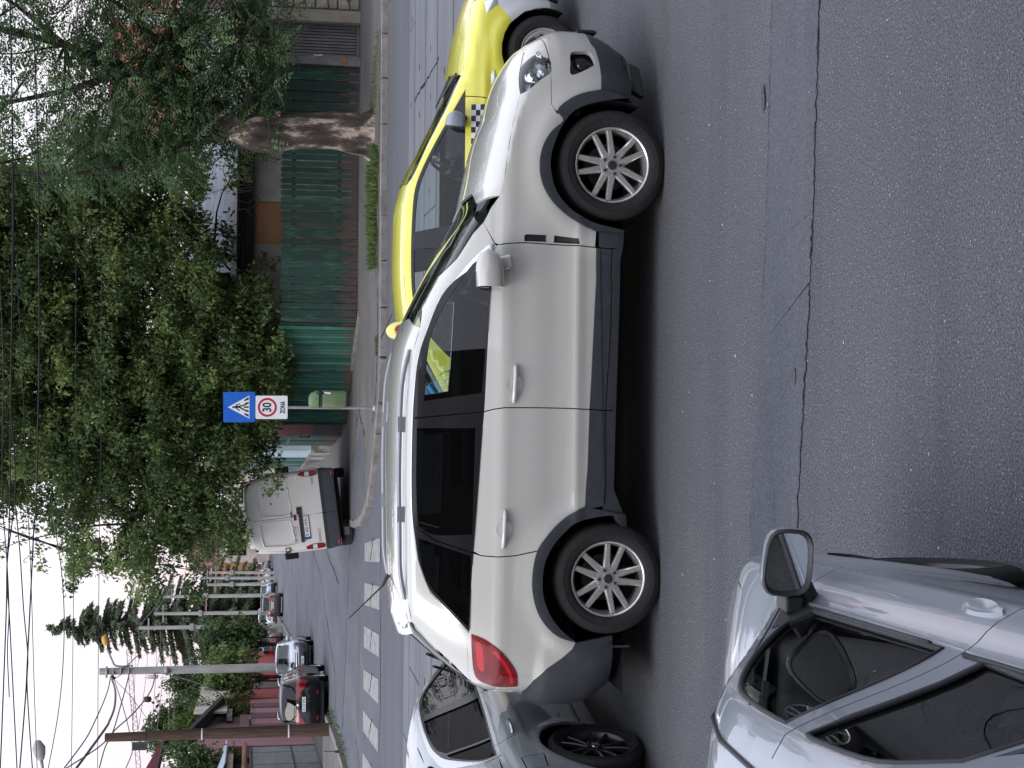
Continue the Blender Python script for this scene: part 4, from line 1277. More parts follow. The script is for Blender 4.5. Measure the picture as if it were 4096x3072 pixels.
def corrugated(name, p00, p10, p11, p01, n, amp, mat_, parent=None, along=0, seg=2):
 """Corrugated sheet over a quad; waves run from the p00-p10 edge to the p01-p11 edge."""
 p00, p10, p11, p01 = map(Vector, (p00, p10, p11, p01))
 nn = (p10 - p00).cross(p01 - p00).normalized()
 K = n * 4
 vs, fs = [], []
 for j in range(seg + 1):
  t = j / seg
  for i in range(K + 1):
   s_ = i / K
   p = (p00 * (1 - s_) + p10 * s_) * (1 - t) + (p01 * (1 - s_) + p11 * s_) * t
   vs.append(p + nn * amp * sin(2 * pi * i / 4))
 for j in range(seg):
  for i in range(K):
   k = j * (K + 1) + i
   fs.append((k, k + 1, k + K + 2, k + K + 1))
 b = MB(); b.add(vs, fs)
 o = b.build(name, mat_, parent, True)
 md = o.modifiers.new('thick', 'SOLIDIFY'); md.thickness = 0.012
 return o

# ---- picket fence facing the main street
f1 = thing('picket_fence', 'dark green fence of upright boards with rounded tops, paint worn brown below', 'fence', (0, 0, 0))
board_fence(f1, (5.95, 37.30), (1.36, 37.30), 0.155, 1.84, F_GREEN)
f2 = thing('plank_fence', 'short dark green fence of wide square-topped planks right of the tree trunk', 'fence', (0, 0, 0))
board_fence(f2, (7.62, 37.32), (5.99, 37.30), 0.21, 1.88, F_GREEN, rounded=False)
f3 = thing('slat_fence', 'lighter green fence of narrow boards turning the street corner behind the bin', 'fence', (0, 0, 0))
board_fence(f3, (1.34, 37.30), (0.30, 38.85), 0.125, 1.86, F_GREEN2, rounded=False, jit=0.05)
board_fence(f3, (0.28, 38.88), (-1.10, 41.0), 0.125, 1.84, F_GREEN2, rounded=False, jit=0.05)
b = MB(); b.obox((0.6, 38.35, 0.06), (-1.02, 2.2, 0), (0.06, 0.03, 0), (0, 0, 0.12)); b.build('footing', KERB, f3)

# ---- cast-stone panel wall, beige post and grey gate at the far right
t = thing('panel_wall', 'pale precast concrete wall with a crazy-stone relief at the right edge', 'wall', (0, 0, 0))
pat = [[(0.02, 0.02), (0.50, 0.02), (0.42, 0.24), (0.20, 0.46), (0.02, 0.40)], [(0.54, 0.02), (0.98, 0.02), (0.98, 0.36), (0.70, 0.44), (0.48, 0.26)],
  [(0.02, 0.44), (0.18, 0.50), (0.34, 0.72), (0.26, 0.98), (0.02, 0.98)], [(0.24, 0.50), (0.46, 0.30), (0.66, 0.48), (0.60, 0.72), (0.38, 0.70)], [(0.70, 0.48), (0.98, 0.40), (0.98, 0.98), (0.66, 0.98), (0.64, 0.74)], [(0.30, 0.98), (0.38, 0.75), (0.60, 0.76), (0.62, 0.98)]]
for px in range(3):
 for pz in range(4):
  x0, z0 = 8.99 + px * 0.98, 0.13 + 0.53 * pz
  b = MB(); b.box(x0, x0 + 0.96, 37.42, 37.47, z0, z0 + 0.52); b.build('panel', TARP, t)
  for poly in (pat if px < 2 else []):
   fl = (px + pz) % 2
   q = [((1 - u if fl else u), v) for u, v in poly]
   cx, cz = sum(u for u, v in q) / len(q), sum(v for u, v in q) / len(q)
   m0 = MB()
   n = len(q)
   m0.add([(x0 + u * 0.96, 37.42, z0 + v * 0.52) for u, v in q] + [(x0 + (cx + (u - cx) * 0.86) * 0.96, 37.385 - 0.008 * (k % 2), z0 + (cz + (v - cz) * 0.82) * 0.52) for k, (u, v) in enumerate(q)],
     [tuple(range(n, 2 * n))] + [(i, (i + 1) % n, n + (i + 1) % n, n + i) for i in range(n)])
   m0.build('stone', STONE, t)
 b = MB(); b.box(x0 + 0.93, x0 + 1.01, 37.40, 37.5, 0.12, 2.27); b.build('post', BEIGE, t)
b = MB(); b.box(8.68, 8.96, 37.28, 37.52, 0.10, 2.33); tag(b.build('gate_post', BEIGE, bevel=0.01), 'square beige concrete post between the grey gate and the stone panel wall', 'post')
t = thing('garage_gate', 'grey gate of upright boards in a thin metal frame, padlocked', 'gate', (0, 0, 0))
b = MB()
b.box(7.86, 8.66, 37.60, 37.66, 0.13, 2.2)
b.build('backing', DARK_VOID, t)
for k in range(10):
 x0 = 7.90 + k * 0.075
 b = MB(); b.box(x0 + 0.002, x0 + 0.058, 37.565, 37.598, 0.20, 2.16); b.build('board', GATE_GREY, t)
b = MB()
b.box(7.83, 7.875, 37.53, 37.64, 0.12, 2.28); b.box(8.645, 8.69, 37.53, 37.64, 0.12, 2.28); b.box(7.875, 8.645, 37.53, 37.64, 2.20, 2.27); b.box(7.875, 8.645, 37.53, 37.64, 0.12, 0.19)
b.build('frame', PIPE if False else GATE_GREY, t)
b = MB(); b.box(7.90, 7.93, 37.53, 37.56, 1.05, 1.22); b.box(7.895, 7.935, 37.51, 37.54, 1.00, 1.07); b.build('padlock', ALLOY, t)
b = MB(); b.lathe([(0.0, 2.28), (0.055, 2.28), (0.055, 2.40), (0.03, 2.42), (0.0, 2.42)], 12, 'z', (7.86, 37.6, 0)); b.build('pipe_end', PIPE, t, True, auto=40)
t = thing('brick_pier', 'weathered mortar pier with a brick showing, between grey gate and green planks', 'pier', (0, 0, 0))
b = MB(); b.add([(7.62, 37.2, 0.1), (7.85, 37.2, 0.1), (7.83, 37.2, 1.2), (7.80, 37.2, 2.0), (7.66, 37.2, 1.9), (7.64, 37.2, 1.0)] + [(7.62, 37.5, 0.1), (7.85, 37.5, 0.1), (7.83, 37.5, 1.2), (7.80, 37.5, 2.0), (7.66, 37.5, 1.9), (7.64, 37.5, 1.0)],
    [(0, 1, 2, 3, 4, 5), (11, 10, 9, 8, 7, 6)] + [(i, (i + 1) % 6, 6 + (i + 1) % 6, 6 + i) for i in range(6)])
b.build('body', KERB, t)
b = MB(); b.box(7.70, 7.83, 37.185, 37.21, 0.45, 0.58); b.build('brick', mat('brick_red', (0.33, 0.13, 0.07), 0.9, var=0.2), t, bevel=0.006)
# tarpaulin heap behind the planks
b = MB(); vs, fs = [], []
NX, NZ = 14, 10
for i in range(NX + 1):
 for j in range(NZ + 1):
  x = 6.75 + 1.15 * i / NX; z = 1.75 + (1.05 * j / NZ) * (0.62 + 0.38 * sin(pi * (i + 3) / (NX + 5)))
  vs.append((x + random.uniform(-0.03, 0.03), 37.75 + 0.7 * (j / NZ) ** 2 + 0.10 * sin(i * 1.9 + j) + random.uniform(-0.04, 0.04), z + random.uniform(-0.03, 0.03)))
for i in range(NX):
 for j in range(NZ):
  k = i * (NZ + 1) + j
  fs.append((k, k + NZ + 1, k + NZ + 2, k + 1))
b.add(vs, fs); o = tag(b.build('tarpaulin', TARP), 'crumpled grey tarpaulin heaped above the green planks', 'tarpaulin')
o.modifiers.new('t', 'SOLIDIFY').thickness = 0.02

# ---- low house behind the picket fence
t = thing('low_house', 'low house with rusty sheet-metal roof, dark eave and brown board behind the green fence', 'house', (0, 0, 0))
b = MB(); b.box(4.62, 6.4, 40.0, 43, 0.1, 2.62); b.build('wall', RENDER_GREY, t)
b = MB(); b.box(1.2, 3.52, 40.0, 43, 0.1, 2.62); b.build('wall', RENDER_GREY, t)
b = MB(); b.box(3.525, 4.615, 40.03, 40.08, 0.1, 2.60); b.build('board_panel', PLY, t)
b = MB(); b.box(3.6, 4.6, 40.1, 42.9, 0.1, 2.55); b.build('backing', DARKWOOD, t)
b = MB(); b.box(1.0, 7.0, 39.77, 39.83, 2.6, 3.02); b.build('backing', DARK_VOID, t)
for z0, z1, y0 in ((2.66, 2.80, 39.72), (2.81, 2.96, 39.68)):
 b = MB(); b.box(1.0, 7.0, y0, y0 + 0.04, z0, z1); b.build('eave_board', DARKWOOD, t)
b = MB(); b.box(1.0, 7.0, 39.74, 43, 2.60, 2.655); b.build('soffit', DARKWOOD, t)
b = MB(); b.tube([(1.0, 39.60, 2.97), (7.0, 39.60, 2.99)], 0.05, 8); b.build('gutter', DARKWOOD, t, True)
for k in range(6):                                     # roof sheets, each lapped over the next
 x0 = 1.0 + k * 1.0
 b = MB(); b.add([(x0, 39.62, 3.02 + 0.010 * (k % 2)), (x0 + 1.06, 39.62, 3.02 + 0.010 * (k % 2)), (x0 + 1.06, 43.6, 4.42 + 0.010 * (k % 2)), (x0, 43.6, 4.42 + 0.010 * (k % 2)), (x0 + 1.06, 39.62, 3.035 + 0.01 * (k % 2)), (x0 + 1.03, 43.6, 4.44)], [(0, 1, 2, 3)])
 b.tube([(x0 + 1.0, 39.64, 3.045), (x0 + 1.0, 43.6, 4.44)], 0.012, 5)
 b.build('roof_sheet', ZINC_RUST, t)
b = MB(); b.add([(1.0, 39.9, 2.65), (1.0, 43.6, 2.65), (1.0, 43.6, 4.4)], [(0, 1, 2)]); b.add([(7.06, 39.9, 2.65), (7.06, 43.6, 2.65), (7.06, 43.6, 4.4)], [(0, 1, 2)]); b.build('gable', DARKWOOD, t)
b = MB()
for k in range(18):
 x = 4.2 + 1.7 * random.random(); z = 3.0
 b.tube([(x, 39.55, z), (x + random.uniform(-0.1, 0.1), 39.5, z - random.uniform(0.15, 0.3)), (x + random.uniform(-0.2, 0.2), 39.52, z - random.uniform(0.35, 0.55))], 0.009, 4)
for k in range(3):
 x = 4.1 + 1.6 * random.random(); z = 2.62 + 0.3 * random.random()
 b.tube([(x, 39.5, z), (x + random.uniform(0.3, 0.7), 39.48, z + random.uniform(-0.03, 0.03))], 0.009, 4)
o = tag(b.build('dry_creeper', mat('dry_stem', (0.13, 0.115, 0.10), 0.9, var=0.3)), 'bare dry creeper stems hanging from the dark eave beside the trunk', 'creeper'); o['kind'] = 'stuff'

# ---- taller orange house behind, with pink tiles
t = thing('orange_house', 'orange house with pink tiled roof half hidden by the tree at the right', 'house', (0, 0, 0))
b = MB(); b.box(8.6, 11.4, 50, 58, 0, 7.0); b.build('wall', ORANGE_W, t)
b = MB(); b.box(11.45, 16.0, 49.0, 58, 0, 5.0); b.build('wing', PINK_W, t)
vs = []
for j in range(12):                                    # courses of scalloped tiles, one part per course
 m0 = MB()
 z0 = 5.0 + j * 0.145; y0 = 48.6 + j * 0.28
 n = 22
 q0 = []
 for i in range(n * 4 + 1):
  x = 11.3 + i * 4.8 / (n * 4)
  q0.append((x, y0 - 0.02 - 0.03 * abs(sin(pi * i / 4)), z0 - 0.035 * abs(sin(pi * i / 4))))
 k = len(q0)
 m0.add(q0 + [(p[0], y0 + 0.30, z0 + 0.145) for p in q0] + [(p[0], p[1] + 0.01, p[2] - 0.03) for p in q0],
   [(i, i + 1, k + i + 1, k + i) for i in range(k - 1)] + [(2 * k + i, 2 * k + i + 1, i + 1, i) for i in range(k - 1)])
 m0.build('tile_course', PINK_ROOF, t)
b = MB(); b.box(11.25, 16.2, 48.50, 48.62, 4.78, 4.95); b.build('gutter', WHITE_W, t)
b = MB(); b.box(10.9, 11.25, 48.3, 48.5, 4.5, 6.6); b.build('downpipe', WHITE_W, t)
b = MB(); b.box(8.5, 11.5, 49.9, 58, 7.01, 7.12); b.build('roof', PINK_ROOF, t)
t = thing('grey_shed', 'plain grey-walled outbuilding with a pale roof edge behind the garage gate', 'building', (0, 0, 0))
b = MB(); b.box(8.3, 14, 44.0, 48, 0, 3.55); b.build('wall', GREY_W, t)
b = MB(); b.box(7.6, 10.4, 43.9, 43.98, 2.75, 4.3); b.build('pale_panel', WHITE_W, t)
b = MB(); b.box(7.4, 14.1, 43.6, 43.88, 2.58, 2.73); b.build('fascia', WHITE_W, t)
b = MB(); b.box(8.88, 8.98, 43.3, 43.5, 0, 4.0); b.build('post', BEIGE, t)
b = MB(); b.box(7.3, 14, 41.5, 42.0, 0, 2.5); b.build('dark_store', DARK_VOID, t)

# ---- right side of the side street, going away from the corner
def RW(Y):
 return -1.50 - 0.100 * (Y - 43.0)

def strip_r(name, label, cat, Y0, Y1, z0, z1, m_, off=0.0, parent=None, thick=0.12):
 x0, x1 = RW(Y0) + off, RW(Y1) + off
 b = MB(); b.add([(x0, Y0, z0), (x1, Y1, z0), (x1, Y1, z1), (x0, Y0, z1), (x0 + thick, Y0, z0), (x1 + thick, Y1, z0), (x1 + thick, Y1, z1), (x0 + thick, Y0, z1)],
     [(0, 1, 2, 3), (7, 6, 5, 4), (0, 3, 7, 4), (1, 5, 6, 2), (3, 2, 6, 7)])
 o = b.build(name, m_, parent)
 if label:
  tag(o, label, cat)
 return o

t = thing('meter_door', 'narrow metal door, red upper half and dark lower half, at the end of the green fence', 'door', (0, 0, 0))
x0, y0, x1, y1 = -1.13, 41.05, -1.47, 42.6
for z0, z1, m_ in ((0.98, 1.92, RED_W if False else mat('door_red', (0.24, 0.055, 0.050), 0.5, var=0.1)), (0.20, 0.978, mat('door_dark', (0.042, 0.030, 0.032), 0.5, var=0.15))):
 b = MB(); b.add([(x0, y0, z0), (x1, y1, z0), (x1, y1, z1), (x0, y0, z1), (x0 + 0.04, y0, z0), (x1 + 0.04, y1, z0), (x1 + 0.04, y1, z1), (x0 + 0.04, y0, z1)], [(0, 1, 2, 3), (7, 6, 5, 4), (0, 3, 7, 4), (1, 5, 6, 2), (3, 2, 6, 7), (0, 4, 5, 1)])
 b.build('panel', m_, t)
b = MB(); b.tube([(-1.46, 42.3, 1.05), (-1.50, 42.25, 1.05), (-1.50, 42.25, 1.3), (-1.46, 42.3, 1.3)], 0.02, 6); b.build('handle', BLACK_PLASTIC, t)
g = thing('green_gate', 'dark green wooden gate with a small white plate beside the red door', 'gate', (0, 0, 0))
strip_r('leaf', None, None, 42.9, 45.3, 0.16, 1.98, F_GREEN, 0.02, g)
strip_r('leaf', None, None, 45.35, 47.5, 0.16, 1.98, F_GREEN, 0.0, g)
strip_r('rail', None, None, 42.9, 47.5, 1.50, 1.60, F_GREEN2, -0.01, g, 0.03)
b = MB(); b.box(-1.86, -1.84, 46.2, 47.0, 1.65, 1.82); b.build('plate', WHITE_PLASTIC, g)
h = thing('blue_house', 'pale blue house wall with a sloping base beyond the green gate', 'house', (0, 0, 0))
strip_r('wall', None, None, 49.5, 53.5, 0.7, 3.4, BLUE_W, -0.05, h, 3)
strip_r('base', None, None, 49.4, 53.6, 0.1, 0.72, RUBBLE, -0.12, h, 3)
strip_r('door', None, None, 47.6, 49.3, 0.1, 2.2, DARK_VOID, 0.25, h, 0.1)
f = thing('teal_fence', 'faded teal plank fence over a crumbling plastered base', 'fence', (0, 0, 0))
for k in range(14):
 strip_r('board', None, None, 53.9 + k * 0.55, 53.9 + k * 0.55 + 0.5, 0.65, 2.5 + 0.05 * (k % 3), F_TEAL, -0.02 + 0.02 * (k % 2), f, 0.03)
strip_r('base', None, None, 53.8, 61.8, 0.1, 0.64, RUBBLE, -0.1, f, 0.35)
w_ = thing('grey_house', 'grey rendered house wall with a white meter box beyond the teal fence', 'house', (0, 0, 0))
strip_r('wall', None, None, 62.2, 68, 0.7, 3.3, GREY_W, 0.0, w_, 4)
strip_r('base', None, None, 62.1, 68.1, 0.1, 0.69, RUBBLE, -0.08, w_, 0.3)
strip_r('meter_box', None, None, 62.6, 64.6, 1.25, 2.05, WHITE_PLASTIC, -0.12, w_, 0.1)
f = thing('white_fence', 'white picket fence on a crumbling pale base far up the side street', 'fence', (0, 0, 0))
for k in range(14):
 strip_r('picket', None, None, 68.6 + k * 0.9, 68.6 + k * 0.9 + 0.55, 1.0, 2.6, WHITE_W, 0.0, f, 0.04)
strip_r('base', None, None, 68.5, 81, 0.1, 0.98, RUBBLE, -0.1, f, 0.4)
strip_r('red_wall', 'red wall with a pale coping farther up, partly behind the van', 'wall', 81.5, 100, 0.1, 2.9, RED_W, 0.0)
strip_r('pale_house', 'pale pink house wall past the red wall behind the leaves', 'house', 100.5, 120, 0.1, 4.2, CREAM, -0.1, thick=5)

# ---- left side of the side street
def LW(Y):
 return -14.1 - 0.110 * (Y - 62.0)

def strip_l(name, Y0, Y1, z0, z1, m_, off=0.0, parent=None, thick=0.15, label=None, cat=None):
 x0, x1 = LW(Y0) + off, LW(Y1) + off
 b = MB(); b.add([(x0, Y0, z0), (x1, Y1, z0), (x1, Y1, z1), (x0, Y0, z1), (x0 - thick, Y0, z0), (x1 - thick, Y1, z0), (x1 - thick, Y1, z1), (x0 - thick, Y0, z1)],
     [(3, 2, 1, 0), (4, 5, 6, 7), (4, 7, 3, 0), (2, 6, 5, 1), (7, 6, 2, 3)])
 o = b.build(name, m_, parent)
 if label:
  tag(o, label, cat)
 return o

def at_l(xs, ys):
 """Point of the left wall line seen at a photo pixel."""
 r = _ray(xs, ys)
 # X = -14.1 - 0.11 (Y - 62)
 t_ = (-14.1 + 0.11 * 62.0) / (r.x + 0.11 * r.y)
 return CAM_P + r * t_

def yl(ys, xs=1150):
 return at_l(xs, ys).y

g = thing('grey_garage', 'grey sheet-metal garage under a corrugated roof at the left edge', 'garage', (0, 0, 0))
Y0, Y1 = 52.0, yl(2985)
for k in range(4):
 a = Y0 + (Y1 - Y0) * k / 4; c = Y0 + (Y1 - Y0) * (k + 1) / 4
 strip_l('door_panel', a + 0.02, c - 0.02, 0.14, 2.55, GARAGE_W, 0.01 * (k % 2), g)
for z in (1.0, 2.45):
 strip_l('seam', Y0, Y1, z, z + 0.05, DARKWOOD, 0.03, g, 0.02)
b = MB(); b.tube([(LW(Y0) + 0.1, Y0, 2.72), (LW(Y1) + 0.1, Y1, 2.72)], 0.10, 10); b.build('pipe', PIPE, g, True)
strip_l('opening', Y0, Y1, 2.80, 3.10, DARK_VOID, -0.3, g, 0.05)
strip_l('lintel', Y0, Y1, 3.12, 3.32, CREAM, 0.0, g, 0.3)
corrugated('roof', (LW(Y0) + 0.3, Y0, 3.35), (LW(Y1) + 0.3, Y1, 3.35), (LW(Y1) - 4.0, Y1, 5.0), (LW(Y0) - 4.0, Y0, 5.0), 22, 0.035, ZINC, g)
p = thing('pink_house', 'pink house with a dark slanting gable edge and brown cross-beam gate behind the wooden pole', 'house', (0, 0, 0))
Ya, Yb, Yc, Yd = yl(2985) + 0.05, yl(2950), yl(2890), yl(2797)
strip_l('corner_wall', Ya, Yb, 0.13, 4.5, PINK_W, 0.05, p, 5)
strip_l('wall', Yb + 0.05, Yc, 0.13, 4.0, PINK_W, 0.0, p, 5)
for k in range(7):
 a = Yb + (Yd - Yb) * k / 7; c = Yb + (Yd - Yb) * (k + 1) / 7
 strip_l('gate_panel', a + 0.05, c - 0.05, 0.15, 2.5, BROWNPINK if k % 2 else PINK_W, 0.06 + 0.02 * (k % 2), p, 0.04)
strip_l('cross_beam', Yb, Yc + 1.6, 2.55, 2.95, BROWNPINK, 0.22, p, 0.12)
strip_l('upper_wall', Yb, Yd, 2.97, 4.2, BROWNPINK, 0.02, p, 5)
strip_l('sign_strip', Yb + 1.4, Yb + 2.2, 3.2, 3.62, WHITE_W, 0.05, p, 0.02)
strip_l('cream_panel', Yc + 0.5, Yd + 2.5, 3.5, 4.9, CREAM, 0.5, p, 0.1)
b = MB(); b.obox((LW(Yc) + 0.4, (Yb + Yc) / 2 + 1, 4.5), (0.15, -(Yc - Yb) * 0.9, 0.75), (0.3, 0, 0), (0, 0.03, 0.09)); b.build('gable_edge', DARKWOOD, p)
strip_l('broken_cornice', Yc, Yd + 1.0, 3.28, 3.5, RUBBLE, 0.35, p, 0.2)
r_ = thing('red_fence', 'bright red sheet fence with a dark slot, behind the parked black hatchback', 'fence', (0, 0, 0))
ys_ = [2790, 2752, 2725, 2700, 2660, 2622, 2606]
for k in range(6):
 a, c = yl(ys_[k]), yl(ys_[k + 1])
 strip_l('sheet', a + 0.08, c - 0.08, 0.14, (3.05, 2.9, 3.0, 3.0, 2.7, 2.7)[k], (RED_W, mat('dark_slot', (0.02, 0.018, 0.022), 0.5), RED_W, RED_W, RED_W, RED_W)[k], 0.03 * (k % 2), r_)
for k in (2, 4):
 a = yl(ys_[k]); strip_l('post', a - 0.2, a + 0.2, 0.14, 3.1, DARK_RED, 0.12, r_, 0.1)
d_ = thing('brown_fence', 'dark brown boarded fence with a white box sign past the red fence', 'fence', (0, 0, 0))
Ye, Yf, Yg = yl(2606), yl(2562), yl(2535)
for k in range(9):
 a = Ye + (Yf - Ye) * k / 9
 strip_l('board', a, a + (Yf - Ye) / 9 - 0.12, 0.14, 2.55, DARKWOOD, 0.03 * (k % 2), d_)
strip_l('box_sign', Ye + 2.5, Ye + 6.5, 1.3, 2.2, WHITE_PLASTIC, 0.25, d_, 0.15)
strip_l('grey_gate', Yf, Yg, 0.14, 2.5, ZINC, 0.0, label='pale blue-grey sheet gate past the brown fence', cat='gate')
strip_l('brown_wall', Yg + 0.5, Yg + 22, 0.14, 2.9, BROWNPINK, 0.0, label='plain brown wall behind the concrete poles up the street', cat='wall')
strip_l('red_shed', Yg + 23, Yg + 60, 0.14, 4.2, DARK_RED, 0.0, thick=6, label='dark red building far up the street behind the poles', cat='building')
# roofs and houses standing back on the left
def back_house(name, label, c, sx, sy, h, wall, roof, rh, rz=0.0, eave=0.3, win=True):
 t = thing(name, label, 'house', c, rz)
 b = MB(); b.box(-sx / 2, sx / 2, -sy / 2, sy / 2, 0, h); b.build('wall', wall, t)
 e = eave
 b = MB()
 b.add([(-sx / 2 - e, -sy / 2 - e, h), (sx / 2 + e, -sy / 2 - e, h), (sx / 2 + e, sy / 2 + e, h), (-sx / 2 - e, sy / 2 + e, h), (-sx / 2 - e, 0, h + rh), (sx / 2 + e, 0, h + rh)],
   [(0, 1, 5, 4), (2, 3, 4, 5), (1, 2, 5), (3, 0, 4), (3, 2, 1, 0)])
 b.build('roof', roof, t)
 for k in range(int((sx + 2 * e) / 0.45)):            # standing seams on the street-side slope
  x = -sx / 2 - e + 0.2 + k * 0.45
  b = MB(); b.tube([(x, -sy / 2 - e, h + 0.02), (x, -0.02, h + rh + 0.02)], 0.02, 4); b.build('roof_seam', roof, t)
 if win:
  b = MB(); b.box(-sx * 0.2, sx * 0.1, -sy / 2 - 0.03, -sy / 2 + 0.02, h * 0.45, h * 0.8); b.build('window', DARK_VOID, t)
 return t

back_house('zinc_roof_house', 'low house with a pale ribbed metal roof behind the lamp pole', (-24.5, 96, 0), 7, 9, 4.6, DARK_RED, ZINC, 1.6, 1.45)
back_house('small_zinc_house', 'small house with a pale ribbed roof between the hedge and lamp pole', (-21.6, 84, 0), 4.5, 6, 4.0, CREAM, ZINC, 1.2, 1.45)
t = thing('red_roof_house', 'dark red house with overhanging maroon roof and open porch at the left edge', 'house', (-16.5, 60, 0), 0.0)
b = MB(); b.box(-6, 0.2, 2.5, 6.3, 0, 6.2); b.build('wall', DARK_RED, t)
b = MB(); b.box(-0.55, 0.2, -1.0, 6.2, 5.2, 6.2); b.box(0.0, 0.25, 1.6, 2.2, 0, 5.2); b.build('beam', RED_W, t)
b = MB(); b.box(-3.0, -0.3, 2.42, 2.49, 3.9, 5.0); b.build('window_grille', WHITE_PLASTIC, t)
b = MB(); b.add([(1.25, -1.5, 6.15), (1.25, 6.5, 6.15), (-2.6, 6.5, 8.3), (-2.6, -1.5, 8.3)], [(0, 1, 2, 3)]); o = b.build('roof', TILE_RED, t); o.modifiers.new('t', 'SOLIDIFY').thickness = 0.16
for k in range(12):
 yy = -1.45 + k * 0.72
 b = MB(); b.tube([(1.25, yy, 6.19), (-2.6, yy, 8.34)], 0.03, 5); b.build('roof_rib', TILE_RED, t)
b = MB(); b.tube([(1.32, -1.5, 6.08), (1.32, 6.5, 6.08)], 0.08, 8); b.build('gutter', DARKWOOD, t)
# houses closing the view far up the street
back_house('orange_far_house', 'orange house far up the street between the concrete poles', (-25.5, 190, 0), 6, 8, 6.9, mat('far_orange', (0.50, 0.19, 0.07), 0.9, var=0.1), PINK_ROOF, 0.9)
back_house('cream_far_house', 'cream house with a brown and white gable far up the street', (-21.0, 205, 0), 7, 8, 6.5, CREAM, BROWNPINK, 3.2)
back_house('grey_far_house', 'grey house with a pale roof beyond the van at the end of the street', (-13, 200, 0), 10, 8, 5.5, RENDER_GREY, ZINC, 2.2)
strip_l('brick_far_wall', Yg + 61, Yg + 95, 0.1, 2.4, mat('far_brick', (0.2, 0.08, 0.06), 0.9, var=0.2), 1.0, label='brick coloured low wall at the far end behind the last cars', cat='wall')
# the block of flats on the near side of the street, seen only as a reflection in the car windows
t = thing('apartment_block', 'tall plain apartment block mirrored in the white car windows', 'building', (0, 0, 0))
b = MB(); b.box(-16, 0.8, -24, -12, 0, 21); b.build('wall', W('block_wall', [(0.3, (0.10, 0.095, 0.09)), (0.7, (0.14, 0.135, 0.125))], 0.4), t)
b = MB(); b.box(0.82, 6.5, -23, -13, 0, 12.5); b.build('lower_wing', W('wing_wall', [(0.3, (0.12, 0.11, 0.10)), (0.7, (0.17, 0.16, 0.15))], 0.4), t)
b = MB(); b.box(6.52, 60, -22, -14, 0, 7.5); b.build('shop_row', RENDER_GREY, t)
base = MB().box(-0.8, 0.8, -0.06, 0.06, -0.8, 0.8).build('window', BLACK_GLOSS, t)
first = True
for fl in range(6):
 for k in range(5):
  o = base if first else bpy.data.objects.new('window', base.data)
  if not first:
   COL.objects.link(o); o.parent = t
  first = False
  o.location = (-14 + k * 3.1, -11.98, 2.2 + fl * 3.2)

# ---------------------------------------------------------------- foliage
def leaf_mat(name, c0, c1, trans=0.35):
 """Leaves: shade varies leaf by leaf (stored tint), some light passes through."""
 M = bpy.data.materials.new(name); M.use_nodes = True
 nt = M.node_tree; nt.nodes.clear()
 at = nt.nodes.new('ShaderNodeAttribute'); at.attribute_name = 'tint'
 mx = nt.nodes.new('ShaderNodeMix'); mx.data_type = 'RGBA'
 mx.inputs['A'].default_value = (*c0, 1); mx.inputs['B'].default_value = (*c1, 1)
 nt.links.new(at.outputs['Fac'], mx.inputs['Factor'])
 d = nt.nodes.new('ShaderNodeBsdfPrincipled'); d.inputs['Roughness'].default_value = 0.55; d.inputs['Specular IOR Level'].default_value = 0.35
 tr = nt.nodes.new('ShaderNodeBsdfTranslucent')
 ms = nt.nodes.new('ShaderNodeMixShader'); ms.inputs[0].default_value = trans
 o = nt.nodes.new('ShaderNodeOutputMaterial')
 nt.links.new(mx.outputs['Result'], d.inputs['Base Color']); nt.links.new(mx.outputs['Result'], tr.inputs['Color'])
 nt.links.new(d.outputs[0], ms.inputs[1]); nt.links.new(tr.outputs[0], ms.inputs[2]); nt.links.new(ms.outputs[0], o.inputs['Surface'])
 return M

def leaf_mesh(name, base, axis, up, length, width, tints, m_, parent=None, fold=0.25):
 """Rhombic leaves (4 tris-as-2-quads folded on the midrib). base, axis, up: (n,3)."""
 n = len(base)
 axis = axis / np.maximum(np.linalg.norm(axis, axis=1, keepdims=True), 1e-9)
 side = np.cross(axis, up); side /= np.maximum(np.linalg.norm(side, axis=1, keepdims=True), 1e-9)
 nn = np.cross(side, axis)
 L, Wd = length[:, None], width[:, None]
 V = np.empty((n, 4, 3), np.float32)
 V[:, 0] = base
 V[:, 1] = base + axis * L * 0.42 + side * Wd * 0.5 + nn * Wd * fold
 V[:, 2] = base + axis * L
 V[:, 3] = base + axis * L * 0.42 - side * Wd * 0.5 + nn * Wd * fold
 i = np.arange(n)[:, None] * 4
 F = np.concatenate([i + np.array([[0, 1, 2]]), i + np.array([[0, 2, 3]])])
 o = mesh_np(name, V.reshape(-1, 3), F, m_, parent)
 a = o.data.attributes.new('tint', 'FLOAT', 'POINT')
 a.data.foreach_set('value', np.repeat(tints.astype(np.float32), 4))
 return o

def unit(v):
 return v / np.maximum(np.linalg.norm(v, axis=-1, keepdims=True), 1e-9)

